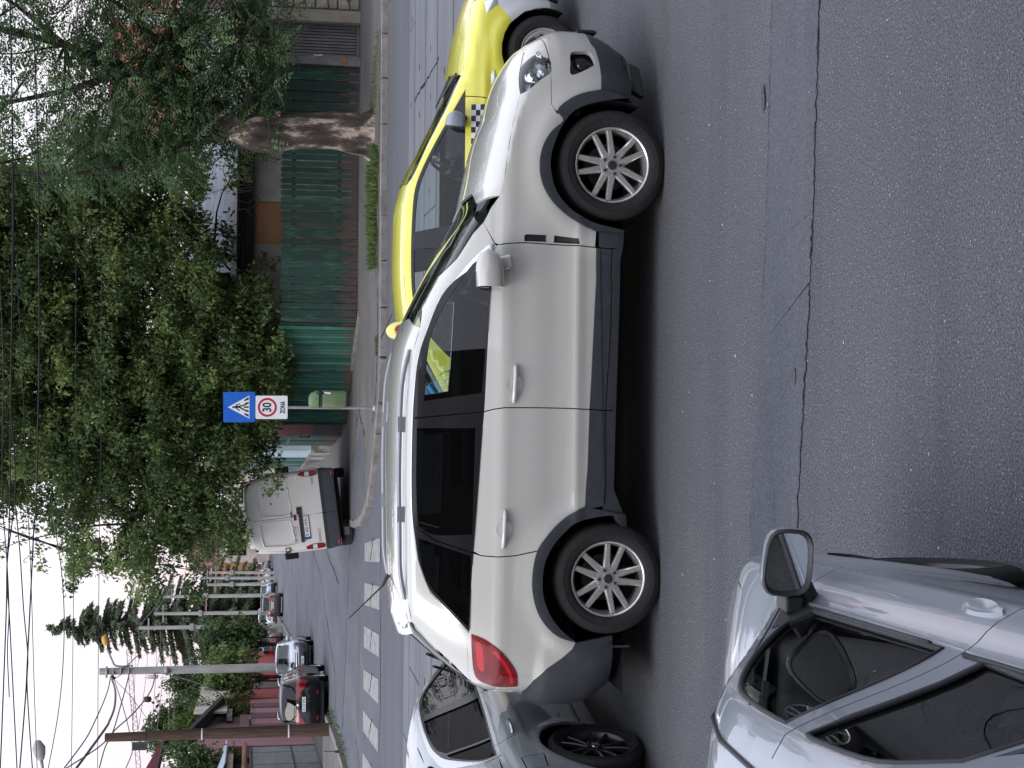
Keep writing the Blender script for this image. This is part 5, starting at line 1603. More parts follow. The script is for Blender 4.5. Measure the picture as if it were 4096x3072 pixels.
def sprays_pinnate(P, rng, size=0.34, pairs=6, droop=0.55):
 """Feather leaves: returns leaf base, axis, up, length, width, index of spray."""
 n = len(P)
 az = rng.uniform(0, 2 * pi, n)
 d = np.stack([np.cos(az), np.sin(az), rng.normal(-droop * 0.6, 0.35, n)], 1); d = unit(d)
 side = unit(np.cross(d, np.array([0, 0, 1.0])));
 side = unit(side + rng.normal(0, 0.25, (n, 3)))
 nrm = np.cross(side, d)
 B, A, U, Ls, Ws, I = [], [], [], [], [], []
 s = size * rng.uniform(0.65, 1.25, n)
 for k in range(pairs):
  t = (k + 0.6) / pairs
  p = P + d * (s * t)[:, None] + np.array([0, 0, -1.0]) * (s * droop * 0.5 * t * t)[:, None]
  for sg in (-1, 1):
   B.append(p); A.append(unit(d * 0.45 + side * sg + np.array([0, 0, -0.25]) + rng.normal(0, 0.12, (n, 3))))
   U.append(nrm + rng.normal(0, 0.2, (n, 3)))
   l = s * 0.30 * (1 - 0.5 * abs(t - 0.45)) * rng.uniform(0.8, 1.2, n)
   Ls.append(l); Ws.append(l * 0.40); I.append(np.arange(n))
 p = P + d * s[:, None] + np.array([0, 0, -1.0]) * (s * droop * 0.5)[:, None]
 B.append(p); A.append(d); U.append(nrm); Ls.append(s * 0.26); Ws.append(s * 0.10); I.append(np.arange(n))
 return [np.concatenate(x) for x in (B, A, U, Ls, Ws, I)]

def sprays_cluster(P, rng, size=0.11, k=9, spread=0.16, droop=0.5):
 """Twigs with drooping toothed leaves."""
 n = len(P)
 az = rng.uniform(0, 2 * pi, n)
 d = unit(np.stack([np.cos(az), np.sin(az), rng.normal(-0.1, 0.4, n)], 1))
 B, A, U, Ls, Ws, I = [], [], [], [], [], []
 for j in range(k):
  t = j / (k - 1)
  p = P + d * (spread * 1.9 * (t - 0.3)) + rng.normal(0, spread * 0.33, (n, 3))
  a = unit(d * 0.5 + rng.normal(0, 0.55, (n, 3)) + np.array([0, 0, -droop]))
  B.append(p); A.append(a); U.append(unit(np.array([0, -0.25, 1.0]) + rng.normal(0, 0.45, (n, 3))))
  l = size * rng.uniform(0.6, 1.3, n)
  Ls.append(l); Ws.append(l * rng.uniform(0.42, 0.62, n)); I.append(np.arange(n))
 return [np.concatenate(x) for x in (B, A, U, Ls, Ws, I)]

# how full the crown wall over the fence is: rows go right to left (X), columns top to bottom (Z)
GX = [10.05, 8.91, 7.76, 6.62, 5.48, 4.34, 3.19, 2.05, 0.91, -0.24, -1.38, -2.52, -3.66, -4.6, -5.3]
GZ = [10.0, 8.26, 7.12, 5.97, 4.83, 3.69, 2.55, 1.65]
GD = [[.30, .38, .46, .62, .32, .48, .32, .0],
  [.30, .36, .48, .70, .52, .68, .40, .0],
  [.38, .42, .56, .82, .88, .92, .64, .05],
  [.26, .32, .50, .82, .85, .92, .80, .35],
  [.30, .34, .48, .88, .86, .22, .02, .0],
  [.80, .82, .86, .90, .80, .12, .01, .0],
  [.90, .92, .96, .96, .92, .36, .02, .0],
  [1.0, .95, .96, .96, 1.0, .92, .42, .08],
  [1.0, 1.0, 1.0, .96, 1.0, 1.0, .78, .32],
  [1.0, 1.0, 1.0, 1.0, 1.0, 1.0, .88, .40],
  [.88, .90, .90, .95, .95, .98, .72, .12],
  [.60, .68, .72, .88, .90, .88, .36, .0],
  [.14, .16, .18, .70, .80, .74, .26, .0],
  [.0, .02, .06, .40, .40, .18, .0, .0],
  [.0, .0, .0, .0, .0, .0, .0, .0]]
_GD = np.array(GD); _gx = np.array(GX[::-1]); _gd = _GD[::-1]; _gz = np.array(GZ[::-1]); _gd = _gd[:, ::-1]

def density(x, z):
 i = np.clip(np.searchsorted(_gx, x) - 1, 0, len(_gx) - 2); j = np.clip(np.searchsorted(_gz, z) - 1, 0, len(_gz) - 2)
 u = np.clip((x - _gx[i]) / (_gx[i + 1] - _gx[i]), 0, 1); v = np.clip((z - _gz[j]) / (_gz[j + 1] - _gz[j]), 0, 1)
 return (_gd[i, j] * (1 - u) * (1 - v) + _gd[i + 1, j] * u * (1 - v) + _gd[i, j + 1] * (1 - u) * v + _gd[i + 1, j + 1] * u * v)

def crown_points(rng, n_clump, per, xr, zr, ymid, ydep, weight, rad=0.36, front=0.35):
 """Leaf-clump centres through the crown's volume; the fuller the crown there, the more clumps."""
 C = []
 while len(C) < n_clump:
  m_ = n_clump * 4
  x = rng.uniform(*xr, m_); z = rng.uniform(*zr, m_)
  a = density(x, z) * weight(x, z)
  keep = rng.uniform(0, 1, m_) < a ** 1.25
  C += list(zip(x[keep], z[keep]))
 C = np.array(C[:n_clump])
 y = ymid + ydep * rng.uniform(-1, 1, len(C))
 # a row seen farther off spreads wider from the sight line: keep the volume, not the picture
 C3 = np.stack([C[:, 0] * y / 38.0, y, 2.66 + (C[:, 1] - 2.66) * y / 38.0], 1)
 k = rng.integers(int(per * 0.5), int(per * 1.5) + 1, len(C3))
 idx = np.repeat(np.arange(len(C3)), k)
 off = rng.normal(0, 1, (len(idx), 3)); off = off / np.maximum(np.linalg.norm(off, axis=1, keepdims=True), 1e-6) * rng.uniform(0.2, 1, (len(idx), 1)) ** 0.5
 R = rad * rng.uniform(0.6, 1.35, len(C3))[idx][:, None]
 P = C3[idx] + off * R * np.array([1.15, 1.0, 0.62]) + np.array([0, 0, -0.0])
 return C3, idx, P

BARK = world_noise_mat('bark', [(0.34, (0.022, 0.018, 0.016)), (0.50, (0.058, 0.046, 0.040)), (0.55, (0.12, 0.095, 0.08)), (0.60, (0.30, 0.245, 0.20)), (0.75, (0.48, 0.41, 0.34))], 2.6, rough=0.95, bump=0.03, bscale=9, detail=9, stretch=(1.5, 1.5, 0.55))
BARK_D = world_noise_mat('bark_dark', [(0.3, (0.018, 0.015, 0.013)), (0.7, (0.05, 0.042, 0.036))], 5, bump=0.01, bscale=15)
LEAF_A = leaf_mat('leaf_feathered', (0.048, 0.090, 0.040), (0.185, 0.270, 0.125), 0.45)
LEAF_B = leaf_mat('leaf_maple', (0.044, 0.082, 0.026), (0.260, 0.335, 0.115), 0.47)
LEAF_C = leaf_mat('leaf_dark', (0.026, 0.056, 0.022), (0.120, 0.180, 0.060), 0.4)
LEAF_Y = leaf_mat('leaf_yellowgreen', (0.04, 0.07, 0.012), (0.14, 0.18, 0.03), 0.3)
NEEDLE = leaf_mat('spruce_needles', (0.055, 0.075, 0.048), (0.17, 0.20, 0.125), 0.3)
GRASS_M = leaf_mat('grass_blade', (0.04, 0.075, 0.02), (0.14, 0.19, 0.06), 0.3)

def limb_mesh(paths, parent, name, m_, n=9):
 b = MB()
 for pts, r0, r1 in paths:
  k = len(pts)
  b.tube(pts, [r0 + (r1 - r0) * (i / (k - 1)) ** 0.8 for i in range(k)], n)
 return b.build(name, m_, parent, True, auto=60)

def tree_thing(name, label, base, group=None):
 return thing(name, label, 'tree', base, 0, group)

def local(pts, base):
 return [tuple(Vector(p) - Vector(base)) for p in pts]

def branch_to(p0, p1, rng, sag=0.15, k=6, w=0.10):
 p0, p1 = np.array(p0, float), np.array(p1, float)
 L = np.linalg.norm(p1 - p0)
 out = [tuple(p0)]
 j = rng.normal(0, w * L * 0.35, 3)
 for i in range(1, k):
  t = i / k
  q = p0 + (p1 - p0) * t + np.sin(pi * t) * (j + np.array([0, 0, sag * L]))
  out.append(tuple(q + rng.normal(0, 0.02 * L * 0.3, 3)))
 out.append(tuple(p1))
 return out

def twig_mesh(C3, nodes, parent, base, rng, m_, count=160):
 """Thin branches from the limbs out to clump centres."""
 b = MB()
 nodes = np.array(nodes)
 pick = rng.choice(len(C3), min(count, len(C3)), replace=False)
 for i in pick:
  d = np.linalg.norm(nodes - C3[i], axis=1)
  j = rng.choice(np.argsort(d)[:3])
  if d[j] > 4.5 or d[j] < 0.2:
   continue
  pts = branch_to(nodes[j], C3[i], rng, 0.06, 5, 0.12)
  b.tube(local(pts, base), [0.035, 0.028, 0.022, 0.017, 0.012, 0.007], 5, False)
 return b.build('branch', m_, parent, True)

def make_crown(name, parent, base, rng, P, idx, ncl, kind, m_, lo=0.25, **kw):
 f = sprays_pinnate if kind == 'pinnate' else sprays_cluster
 B, A, U, L, Wd, I = f(P, rng, **kw)
 cl = rng.uniform(0, 1, ncl)[idx]                    # every clump its own shade, every spray and leaf a little more
 sp = rng.normal(0, 0.16, len(P))
 t = np.clip(0.10 + 0.75 * cl[I] ** 1.5 + sp[I] + rng.normal(0, 0.10, len(I)), 0, 1)
 return leaf_mesh(name, B - np.array(base), A, U, L, Wd, t, m_, parent)

rngA = np.random.default_rng(11)
# ---- the old tree with the pale scarred trunk
base = (5.30, 32.9, 0.12)
tA = tree_thing('old_tree', 'old leaning tree with thick scarred pale trunk and feathered leaves by the kerb', base)
b = MB()
prof = [(0.00, 0.50, 5.28), (0.10, 0.46, 5.28), (0.25, 0.43, 5.29), (0.5, 0.41, 5.30), (0.9, 0.385, 5.32), (1.3, 0.37, 5.31), (1.7, 0.36, 5.27), (2.1, 0.37, 5.22), (2.5, 0.34, 5.22), (2.85, 0.25, 5.22), (3.05, 0.12, 5.2)]
vs, fs = [], []
K = 40
for i, (z, r, cx) in enumerate(prof):
 for k in range(K):
  a = 2 * pi * k / K
  lump = 1 + 0.07 * sin(3 * a + z * 1.7) + 0.05 * sin(7 * a - z * 3.1) + 0.05 * sin(5 * a + 9 * z) + random.uniform(-0.02, 0.02)
  if z < 0.3:
   lump += 0.22 * (0.3 - z) / 0.3 * max(0, sin(2.5 * a + 0.6)) ** 2
  vs.append((cx - 5.30 + r * lump * cos(a), r * lump * 0.95 * sin(a), z - 0.02))
for i in range(len(prof) - 1):
 for k in range(K):
  fs.append((i * K + k, i * K + (k + 1) % K, (i + 1) * K + (k + 1) % K, (i + 1) * K + k))
fs.append(tuple(range((len(prof) - 1) * K, len(prof) * K)))
b.add(vs, fs)
b.build('trunk', BARK, tA, True)
limbsA = [([(5.25, 32.9, 2.5), (5.45, 33.0, 3.1), (5.75, 33.2, 3.7), (6.2, 33.4, 4.4), (6.6, 33.6, 5.3), (7.1, 33.8, 6.6), (7.5, 34.0, 8.2), (7.6, 34.1, 9.8)], 0.28, 0.02),
   ([(5.75, 33.2, 3.7), (6.3, 33.3, 4.2), (7.0, 33.3, 4.5), (7.7, 33.2, 5.2), (8.3, 33.2, 6.1), (8.8, 33.3, 7.4)], 0.13, 0.015),
   ([(5.35, 32.95, 2.6), (5.2, 33.1, 3.3), (4.9, 33.3, 4.2), (4.5, 33.6, 5.4), (4.3, 33.8, 6.8), (4.5, 34, 8.4)], 0.14, 0.015),
   ([(6.6, 33.6, 5.3), (6.2, 33.9, 6.4), (5.9, 34.2, 7.8), (5.7, 34.3, 9.2)], 0.10, 0.02),
   ([(5.55, 33.0, 2.6), (6.1, 32.9, 2.75), (6.7, 32.8, 3.0), (7.4, 32.7, 3.0)], 0.10, 0.02),
   ([(7.0, 33.3, 4.5), (7.8, 33.1, 4.3), (8.7, 33.0, 4.2)], 0.07, 0.015),
   ([(7.1, 33.8, 6.6), (7.9, 33.9, 7.6), (8.6, 34.0, 8.8)], 0.07, 0.015)]
for i, (pts, r0, r1) in enumerate(limbsA):
 limb_mesh([(local(pts, base), r0, r1)], tA, 'limb', BARK_D)
C3, idx, P = crown_points(rngA, 830, 9, (4.4, 10.9), (1.75, 10.6), 34.2, 1.9, lambda x, z: np.clip((x - 4.4) / 1.4, 0, 1))
make_crown('crown', tA, base, rngA, P, idx, len(C3), 'pinnate', LEAF_A, size=0.43, pairs=6)
nod = [p for l in limbsA for p in l[0][2:]]
twig_mesh(C3, nod, tA, base, rngA, BARK_D, 170)

# ---- two broad maples behind the fence
rngB = np.random.default_rng(21)
base = (2.6, 40.5, 0.1)
tB = tree_thing('maple_tree', 'broad light green maple whose leaves hang over the green picket fence', base)
trunkB = [(2.6, 40.5, 0.1), (2.6, 40.4, 1.5), (2.7, 40.2, 3.0), (2.5, 40.0, 4.6), (2.8, 39.9, 6.5), (2.6, 39.8, 8.8)]
limb_mesh([(local(trunkB, base), 0.22, 0.05)], tB, 'trunk', BARK_D)
limbsB = [([(2.65, 40.3, 2.4), (3.4, 40.0, 3.6), (4.4, 39.8, 4.9), (5.0, 39.7, 6.4)], 0.12, 0.03), ([(2.5, 40.0, 4.2), (1.6, 39.8, 5.4), (1.0, 39.7, 7.0)], 0.10, 0.02), ([(2.6, 40, 3.2), (1.8, 39.2, 3.7), (1.2, 38.6, 4.0)], 0.08, 0.02),
   ([(2.7, 40.0, 5.6), (3.6, 39.8, 7.2), (4.0, 39.8, 9.0)], 0.08, 0.02)]
for pts, r0, r1 in limbsB:
 limb_mesh([(local(pts, base), r0, r1)], tB, 'limb', BARK_D)
C3, idx, P = crown_points(rngB, 640, 15, (0.0, 6.4), (1.6, 10.6), 38.6, 1.7, lambda x, z: np.clip((x + 0.2) / 1.6, 0, 1) * np.clip((6.6 - x) / 1.6, 0, 1), rad=0.42)
make_crown('crown', tB, base, rngB, P, idx, len(C3), 'cluster', LEAF_B, size=0.125, k=13, spread=0.19)
twig_mesh(C3, [p for l in limbsB for p in l[0][1:]] + trunkB[2:], tB, base, rngB, BARK_D, 130)
base = (-1.2, 42.5, 0.1)
tC = tree_thing('maple_tree', 'big dense maple reaching out over the van and the street sign', base)
trunkC = [(-0.3, 42.8, 0.1), (-0.4, 42.5, 1.6), (-0.7, 42.0, 3.2), (-0.9, 41.4, 4.8), (-0.7, 41.0, 6.6), (-0.6, 40.8, 9.0)]
base = trunkC[0]; tC.location = base
limb_mesh([(local(trunkC, base), 0.26, 0.05)], tC, 'trunk', BARK_D)
limbsC = [([(-0.7, 42.0, 3.2), (-1.6, 41.0, 4.4), (-2.6, 40.2, 5.2), (-3.6, 39.6, 5.6), (-4.6, 39.2, 5.9)], 0.13, 0.02), ([(-0.5, 42.2, 2.4), (-0.9, 41.0, 3.0), (-1.6, 39.8, 3.3), (-2.6, 39.2, 3.2)], 0.10, 0.02),
   ([(-0.9, 41.4, 4.8), (-1.8, 40.6, 6.3), (-2.4, 40.2, 8.2)], 0.10, 0.02), ([(-0.8, 41.2, 5.6), (0.2, 40.6, 6.8), (0.8, 40.2, 8.6)], 0.09, 0.02), ([(-0.6, 42.1, 2.9), (0.1, 41.0, 3.8), (0.8, 40.0, 4.6)], 0.09, 0.02)]
for pts, r0, r1 in limbsC:
 limb_mesh([(local(pts, base), r0, r1)], tC, 'limb', BARK_D)
C3, idx, P = crown_points(rngB, 820, 15, (-5.2, 1.9), (1.65, 10.6), 39.2, 1.8, lambda x, z: np.clip((2.0 - x) / 1.5, 0, 1), rad=0.42)
make_crown('crown', tC, base, rngB, P, idx, len(C3), 'cluster', LEAF_B, size=0.125, k=13, spread=0.19)
twig_mesh(C3, [p for l in limbsC for p in l[0][1:]] + trunkC[2:], tC, base, rngB, BARK_D, 160)
# darker tree behind, seen through the gaps
base = (1.0, 46.5, 0.1)
tD = tree_thing('shade_tree', 'darker tree mass standing behind the maples, glimpsed through their leaves', base)
limb_mesh([(local([(1, 46.5, 0.1), (1.1, 46.4, 3), (0.9, 46.3, 7), (1.0, 46.2, 9)], base), 0.2, 0.06)], tD, 'trunk', BARK_D)
C3, idx, P = crown_points(rngB, 380, 9, (-3.2, 5.4), (2.2, 9.6), 45.5, 1.6, lambda x, z: np.clip((x + 3.2) / 1.2, 0, 1) * np.clip((5.6 - x) / 1.0, 0, 1) * (density(x, z) > 0.75), rad=0.6)
make_crown('crown', tD, base, rngB, P, idx, len(C3), 'cluster', LEAF_C, size=0.20, k=9, spread=0.26)

# ---- generic rounded tree or shrub
def blob_tree(name, label, base, blobs, m_, rng, per_m3=None, leaf=0.2, n=90, per=9, trunk_r=0.12, group=None, cat='tree', spread=0.25):
 t = thing(name, label, cat, base, 0, group)
 C = []
 for (dx, dy, dz, rx, ry, rz) in blobs:
  k = int(n * rx * rz / 2.0) + 8
  q = unit(rng.normal(0, 1, (k, 3))) * rng.uniform(0.45, 1.0, (k, 1)) ** 0.6
  C.append(np.array([dx, dy, dz]) + q * np.array([rx, ry, rz]))
 C = np.concatenate(C)
 idx = np.repeat(np.arange(len(C)), per)
 P = C[idx] + rng.normal(0, 1, (len(idx), 3)) * spread * 1.1
 make_crown('crown', t, (0, 0, 0), rng, P, idx, len(C), 'cluster', m_, size=leaf, k=8, spread=spread)
 top = max(d[2] for d in blobs)
 b = MB(); b.tube([(0, 0, 0), (0.05, 0, top * 0.5), (0.0, 0.05, top)], [trunk_r, trunk_r * 0.7, trunk_r * 0.3], 8);
 b.build('trunk', BARK_D, t, True)
 for (dx, dy, dz, rx, ry, rz) in blobs[:6]:
  b = MB(); b.tube([(0, 0, top * 0.35), (dx * 0.5, dy * 0.5, (top * 0.35 + dz) / 2 + 0.1), (dx, dy, dz)], [trunk_r * 0.5, trunk_r * 0.35, trunk_r * 0.15], 6); b.build('limb', BARK_D, t, True)
 return t

def at_px(x, y, Y):            # 2212-wide view of the photo
 return yp(x * 1.85172, y * 1.85172, Y)

def blobs_px(base, Y, lst):
 """(x, y, half-width along the horizon, half-height) in view pixels -> crown lobes in metres round base."""
 out = []
 for (x, y, hw, hh) in lst:
  p = at_px(x, y, Y); s_ = 1.85172 / 6156 * Y
  out.append((p.x - base[0], p.y - base[1] + random.uniform(-1, 1) * hw * s_ * 0.5, p.z - base[2], hw * s_, hw * s_ * 0.8, hh * s_))
 return out

rngC = np.random.default_rng(31)
# ---- spruce far up the street
base = at_px(600, 1332, 172); base.z = 0.1
tS = tree_thing('spruce_tree', 'tall dark spruce with drooping boughs far up the side street', base)
H = at_px(98, 1345, 172).z
limb_mesh([([(0, 0, 0), (0.1, 0, H * 0.5), (-1.1, 0, H)], 0.22, 0.03)], tS, 'trunk', BARK_D)
Bs, As, Us, Ls, Ws, Ts = [], [], [], [], [], []
bb = MB()
nb = 300
for i in range(nb):
 t = 1 - ((i + 0.5) / nb) ** 0.8
 z = H * (0.10 + 0.895 * t)
 R = 6.6 * (1 - t) ** 0.8 * rngC.uniform(0.6, 1.15) + 0.15
 a = rngC.uniform(0, 2 * pi)
 x0 = -1.1 * (z / H) ** 2
 k = max(4, int(R * 7))
 pts = []
 for j in range(k + 1):
  s_ = j / k
  pts.append((x0 + R * s_ * cos(a), R * s_ * sin(a), z + R * (0.10 * s_ - 0.42 * s_ * s_ + 0.18 * s_ ** 3)))
 bb.tube(pts, [0.03] + [0.02] * (k - 1) + [0.008], 4, False)
 for j in range(1, k + 1):
  s_ = j / k
  for rep in range(9):
   p = np.array(pts[j]) + rngC.normal(0, 0.05, 3)
   d = np.array([cos(a + rngC.normal(0, 0.9)), sin(a + rngC.normal(0, 0.9)), -0.75 + rngC.normal(0, 0.35)])
   Bs.append(p); As.append(d); Us.append(rngC.normal(0, 1, 3)); Ls.append(0.6 * rngC.uniform(0.5, 1.2)); Ws.append(0.19); Ts.append(np.clip(0.35 + 0.3 * s_ + rngC.normal(0, 0.2), 0, 1))
bb.build('bough', BARK_D, tS)
leaf_mesh('crown', np.array(Bs), np.array(As), np.array(Us), np.array(Ls), np.array(Ws), np.array(Ts), NEEDLE, tS)
# ---- trees and hedges along the left of the side street
def shrub_px(name, label, Y, lst, m_, leaf=0.2, n=60, base_px=None, cat='tree', spread=0.25, per=9):
 x, y = base_px
 base = at_px(x, y, Y); base.z = 0.1
 return blob_tree(name, label, tuple(base), blobs_px(base, Y, lst), m_, rngC, leaf=leaf, n=n, cat=cat, spread=spread, per=per)

shrub_px('hedge_tree', 'bushy green tree spilling over the red fence beside the lamp pole', 84, [(470, 1385, 40, 40), (520, 1400, 35, 22), (500, 1370, 35, 30), (540, 1378, 25, 15)], LEAF_C, base_px=(650, 1392), leaf=0.22, n=45)
shrub_px('dark_conifer', 'dark pointed evergreen left of the lamp pole', 92, [(385, 1478, 10, 20), (400, 1478, 20, 20), (430, 1480, 30, 25), (460, 1480, 35, 28), (490, 1485, 40, 22)], LEAF_C, base_px=(650, 1480), leaf=0.2, n=50)
shrub_px('rounded_tree', 'rounded mid green tree behind the red fence and pink house', 78, [(470, 1455, 38, 30), (505, 1440, 40, 25), (520, 1475, 30, 18), (480, 1500, 30, 22)], LEAF_B, base_px=(650, 1462), leaf=0.22, n=45)
shrub_px('cypress_shrub', 'yellow green cypress hedge behind the pink house gable', 70, [(420, 1560, 26, 20), (455, 1545, 28, 20), (490, 1540, 28, 20), (510, 1555, 20, 14), (430, 1590, 20, 20), (390, 1572, 20, 15)], LEAF_Y, base_px=(650, 1560), leaf=0.16, n=60, spread=0.2)
shrub_px('far_pine', 'dark uneven pine tops left of the cypress hedge', 110, [(335, 1585, 25, 15), (360, 1565, 25, 18), (385, 1545, 28, 18), (350, 1600, 20, 14), (420, 1550, 30, 20)], LEAF_C, base_px=(620, 1570), leaf=0.3, n=30, spread=0.35)
shrub_px('porch_shrub', 'loose pale shrub growing in front of the red porch at the left edge', 57, [(385, 1635, 22, 22), (420, 1640, 25, 22), (450, 1650, 20, 18), (490, 1650, 18, 12)], LEAF_C, base_px=(690, 1640), leaf=0.16, n=50, spread=0.2)
shrub_px('creeper_bush', 'bush rising behind the concrete poles by the brown fence', 185, [(520, 1340, 40, 25), (500, 1320, 35, 25), (535, 1365, 30, 15), (545, 1335, 30, 12)], LEAF_C, base_px=(600, 1340), leaf=0.42, n=16, spread=0.5)
shrub_px('street_tree', 'leafy tree far beyond the van between the concrete poles', 215, [(480, 1180, 40, 40), (440, 1190, 35, 30), (510, 1180, 35, 20), (420, 1165, 30, 25), (520, 1215, 25, 15)], LEAF_C, base_px=(600, 1180), leaf=0.36, n=18, spread=0.45)
shrub_px('street_tree', 'lower leafy tree beside the orange house far up the street', 185, [(520, 1270, 30, 20), (535, 1290, 30, 12), (505, 1310, 25, 20)], LEAF_C, base_px=(590, 1285), leaf=0.4, n=18, spread=0.45)
shrub_px('garden_bush', 'dark leafy bush behind the garage gate at the right edge', 39.6, [(545, 25, 28, 20), (560, 60, 25, 14), (540, 5, 25, 16)], LEAF_C, base_px=(760, 40), leaf=0.2, n=150, spread=0.14, cat='bush')
shrub_px('fern_bush', 'low weeds around the tarpaulin by the garage gate', 37.9, [(500, 100, 14, 12), (515, 118, 12, 8), (490, 85, 10, 10)], LEAF_A, base_px=(760, 100), leaf=0.10, n=170, spread=0.08, cat='bush')

# ---------------------------------------------------------------- grass on the verge and weeds at the kerbs
def grass_patch(name, label, area, n, h0, h1, seed, dens=None, z=0.12):
 rng = np.random.default_rng(seed)
 xs, ys = [], []
 poly = np.array(area)
 lo, hi = poly.min(0), poly.max(0)
 pts = np.empty((0, 2))
 while len(pts) < n:
  q = rng.uniform(lo, hi, (n * 2, 2))
  q = q[inpoly(q, area)]
  if dens is not None:
   q = q[rng.uniform(0, 1, len(q)) < dens(q)]
  pts = np.concatenate([pts, q])
 pts = pts[:n]
 base = np.column_stack([pts, np.full(n, z)])
 ax = np.column_stack([rng.normal(0, 0.35, n), rng.normal(0, 0.35, n), np.ones(n)])
 L = rng.uniform(h0, h1, n); Wd = L * 0.10 + 0.006
 o = leaf_mesh(name, base, ax, rng.normal(0, 1, (n, 3)), L, Wd, np.clip(rng.normal(0.5, 0.25, n), 0, 1), GRASS_M)
 tag(o, label, 'grass', kind='stuff')
 return o

grass_patch('grass', 'long green grass on the verge left of the old trunk', [(2.35, 31.3), (2.4, 32.3), (3.2, 32.9), (4.4, 33.4), (4.7, 32.6), (4.9, 31.6), (4.6, 31.25)], 3000, 0.03, 0.24, 3, lambda q: np.clip(1.15 - abs(q[:, 1] - 31.9) * 0.7, 0.1, 1) * np.clip(0.5 + 0.9 * np.sin(q[:, 0] * 5.1 + q[:, 1] * 3) * np.sin(q[:, 0] * 2.3 - q[:, 1] * 6), 0.08, 1))
grass_patch('grass', 'thin grass on bare soil right of the old trunk', [(5.4, 31.25), (5.6, 33.2), (6.3, 33.1), (7.1, 32.2), (7.2, 31.3)], 220, 0.03, 0.14, 4)
grass_patch('weeds', 'weeds along the left kerb by the wooden pole', [(-9.75, 41), (-10.0, 47), (-10.5, 50), (-10.8, 50), (-10.4, 46), (-10.15, 41)], 260, 0.04, 0.2, 5, z=0.0)
grass_patch('weeds', 'weeds at the foot of the left kerb near the crossing', [(-10.25, 37), (-10.1, 41), (-10.35, 41), (-10.6, 37)], 120, 0.05, 0.2, 6, z=0.0)
grass_patch('weeds', 'grass tuft in the pavement edge beside the sign post', [(0.55, 31.0), (0.55, 31.25), (0.95, 31.25), (0.95, 31.0)], 160, 0.04, 0.10, 8)
grass_patch('weeds', 'weed tuft growing in the tram slab joint', [(2.75, 26.25), (2.75, 26.4), (3.1, 26.4), (3.1, 26.25)], 120, 0.04, 0.12, 9, z=0.01)

# ---------------------------------------------------------------- grit on the road, fallen leaves along the kerb
def scatter(name, label, cat, pts, r0, r1, m_, seed, z, flatness=0.5):
 rng = np.random.default_rng(seed)
 b = MB()
 for x, y in pts:
  r = rng.uniform(r0, r1); n = 5; a0 = rng.uniform(0, 6)
  ring = [(x + r * rng.uniform(0.6, 1.2) * cos(a0 + 2 * pi * k / n), y + r * rng.uniform(0.6, 1.2) * sin(a0 + 2 * pi * k / n), z) for k in range(n)]
  b.add(ring + [(x, y, z + r * flatness)], [(k, (k + 1) % n, n) for k in range(n)])
 return tag(b.build(name, m_), label, cat, kind='stuff')

rg = np.random.default_rng(77)
scatter('grit', 'pale grit and small chips scattered over the near lane', 'grit', np.column_stack([rg.uniform(-1.6, 2.4, 90), rg.uniform(4.2, 9.3, 90)]), 0.003, 0.009, mat('chip_pale', (0.40, 0.40, 0.42), 0.8, var=0.3), 78, 0.003)
q = np.column_stack([rg.uniform(-3, 9, 260), 30.75 - np.abs(rg.normal(0, 0.16, 260))])
q = q[(q[:, 0] > 0.3)]
scatter('leaf_litter', 'dry leaves and dirt gathered in the gutter along the far kerb', 'leaf litter', q, 0.015, 0.05, mat('litter_brown', (0.10, 0.075, 0.05), 0.95, var=0.5, scale=3), 79, 0.002, 0.25)
q = np.column_stack([rg.uniform(-0.8, 7.4, 240), rg.uniform(31.1, 37.1, 240)])
scatter('pavement_litter', 'small dry leaves and chips lying on the far pavement', 'leaf litter', q, 0.012, 0.035, MATS['litter_brown'], 80, 0.121, 0.25)

# ---------------------------------------------------------------- street sign and bin
SIGN_BLUE = mat('sign_blue', (0.008, 0.105, 0.50), 0.4, var=0.08, scale=5)
SIGN_WHITE = mat('sign_white', (0.68, 0.69, 0.72), 0.4)
SIGN_RED = mat('sign_red', (0.42, 0.018, 0.03), 0.4)
GALV = mat('galvanised', (0.30, 0.31, 0.31), 0.45, metal=0.5, var=0.2, scale=9)

def rrect(w, h, r, n=5):
 p = []
 for cx, cz, a0 in ((w / 2 - r, h / 2 - r, 0), (-w / 2 + r, h / 2 - r, 90), (-w / 2 + r, -h / 2 + r, 180), (w / 2 - r, -h / 2 + r, 270)):
  p += [(cx + r * cos(radians(a0 + 90 * k / n)), cz + r * sin(radians(a0 + 90 * k / n))) for k in range(n + 1)]
 return p

def flat(parent, name, polys, y, m_, t=0.0015):
 b = MB()
 for q in polys:
  b.prism(q, y - t, y, 'xz')
 return b.build(name, m_, parent)

def bar(p, q, w):
 (x0, z0), (x1, z1) = p, q
 l = hypot(x1 - x0, z1 - z0); ux, uz = (x1 - x0) / l, (z1 - z0) / l
 n = 6
 out = []
 for cx, cz, a0 in ((x1, z1, atan2(uz, ux) - pi / 2), (x0, z0, atan2(uz, ux) + pi / 2)):
  out += [(cx + w / 2 * cos(a0 + pi * k / n), cz + w / 2 * sin(a0 + pi * k / n)) for k in range(n + 1)]
 return out

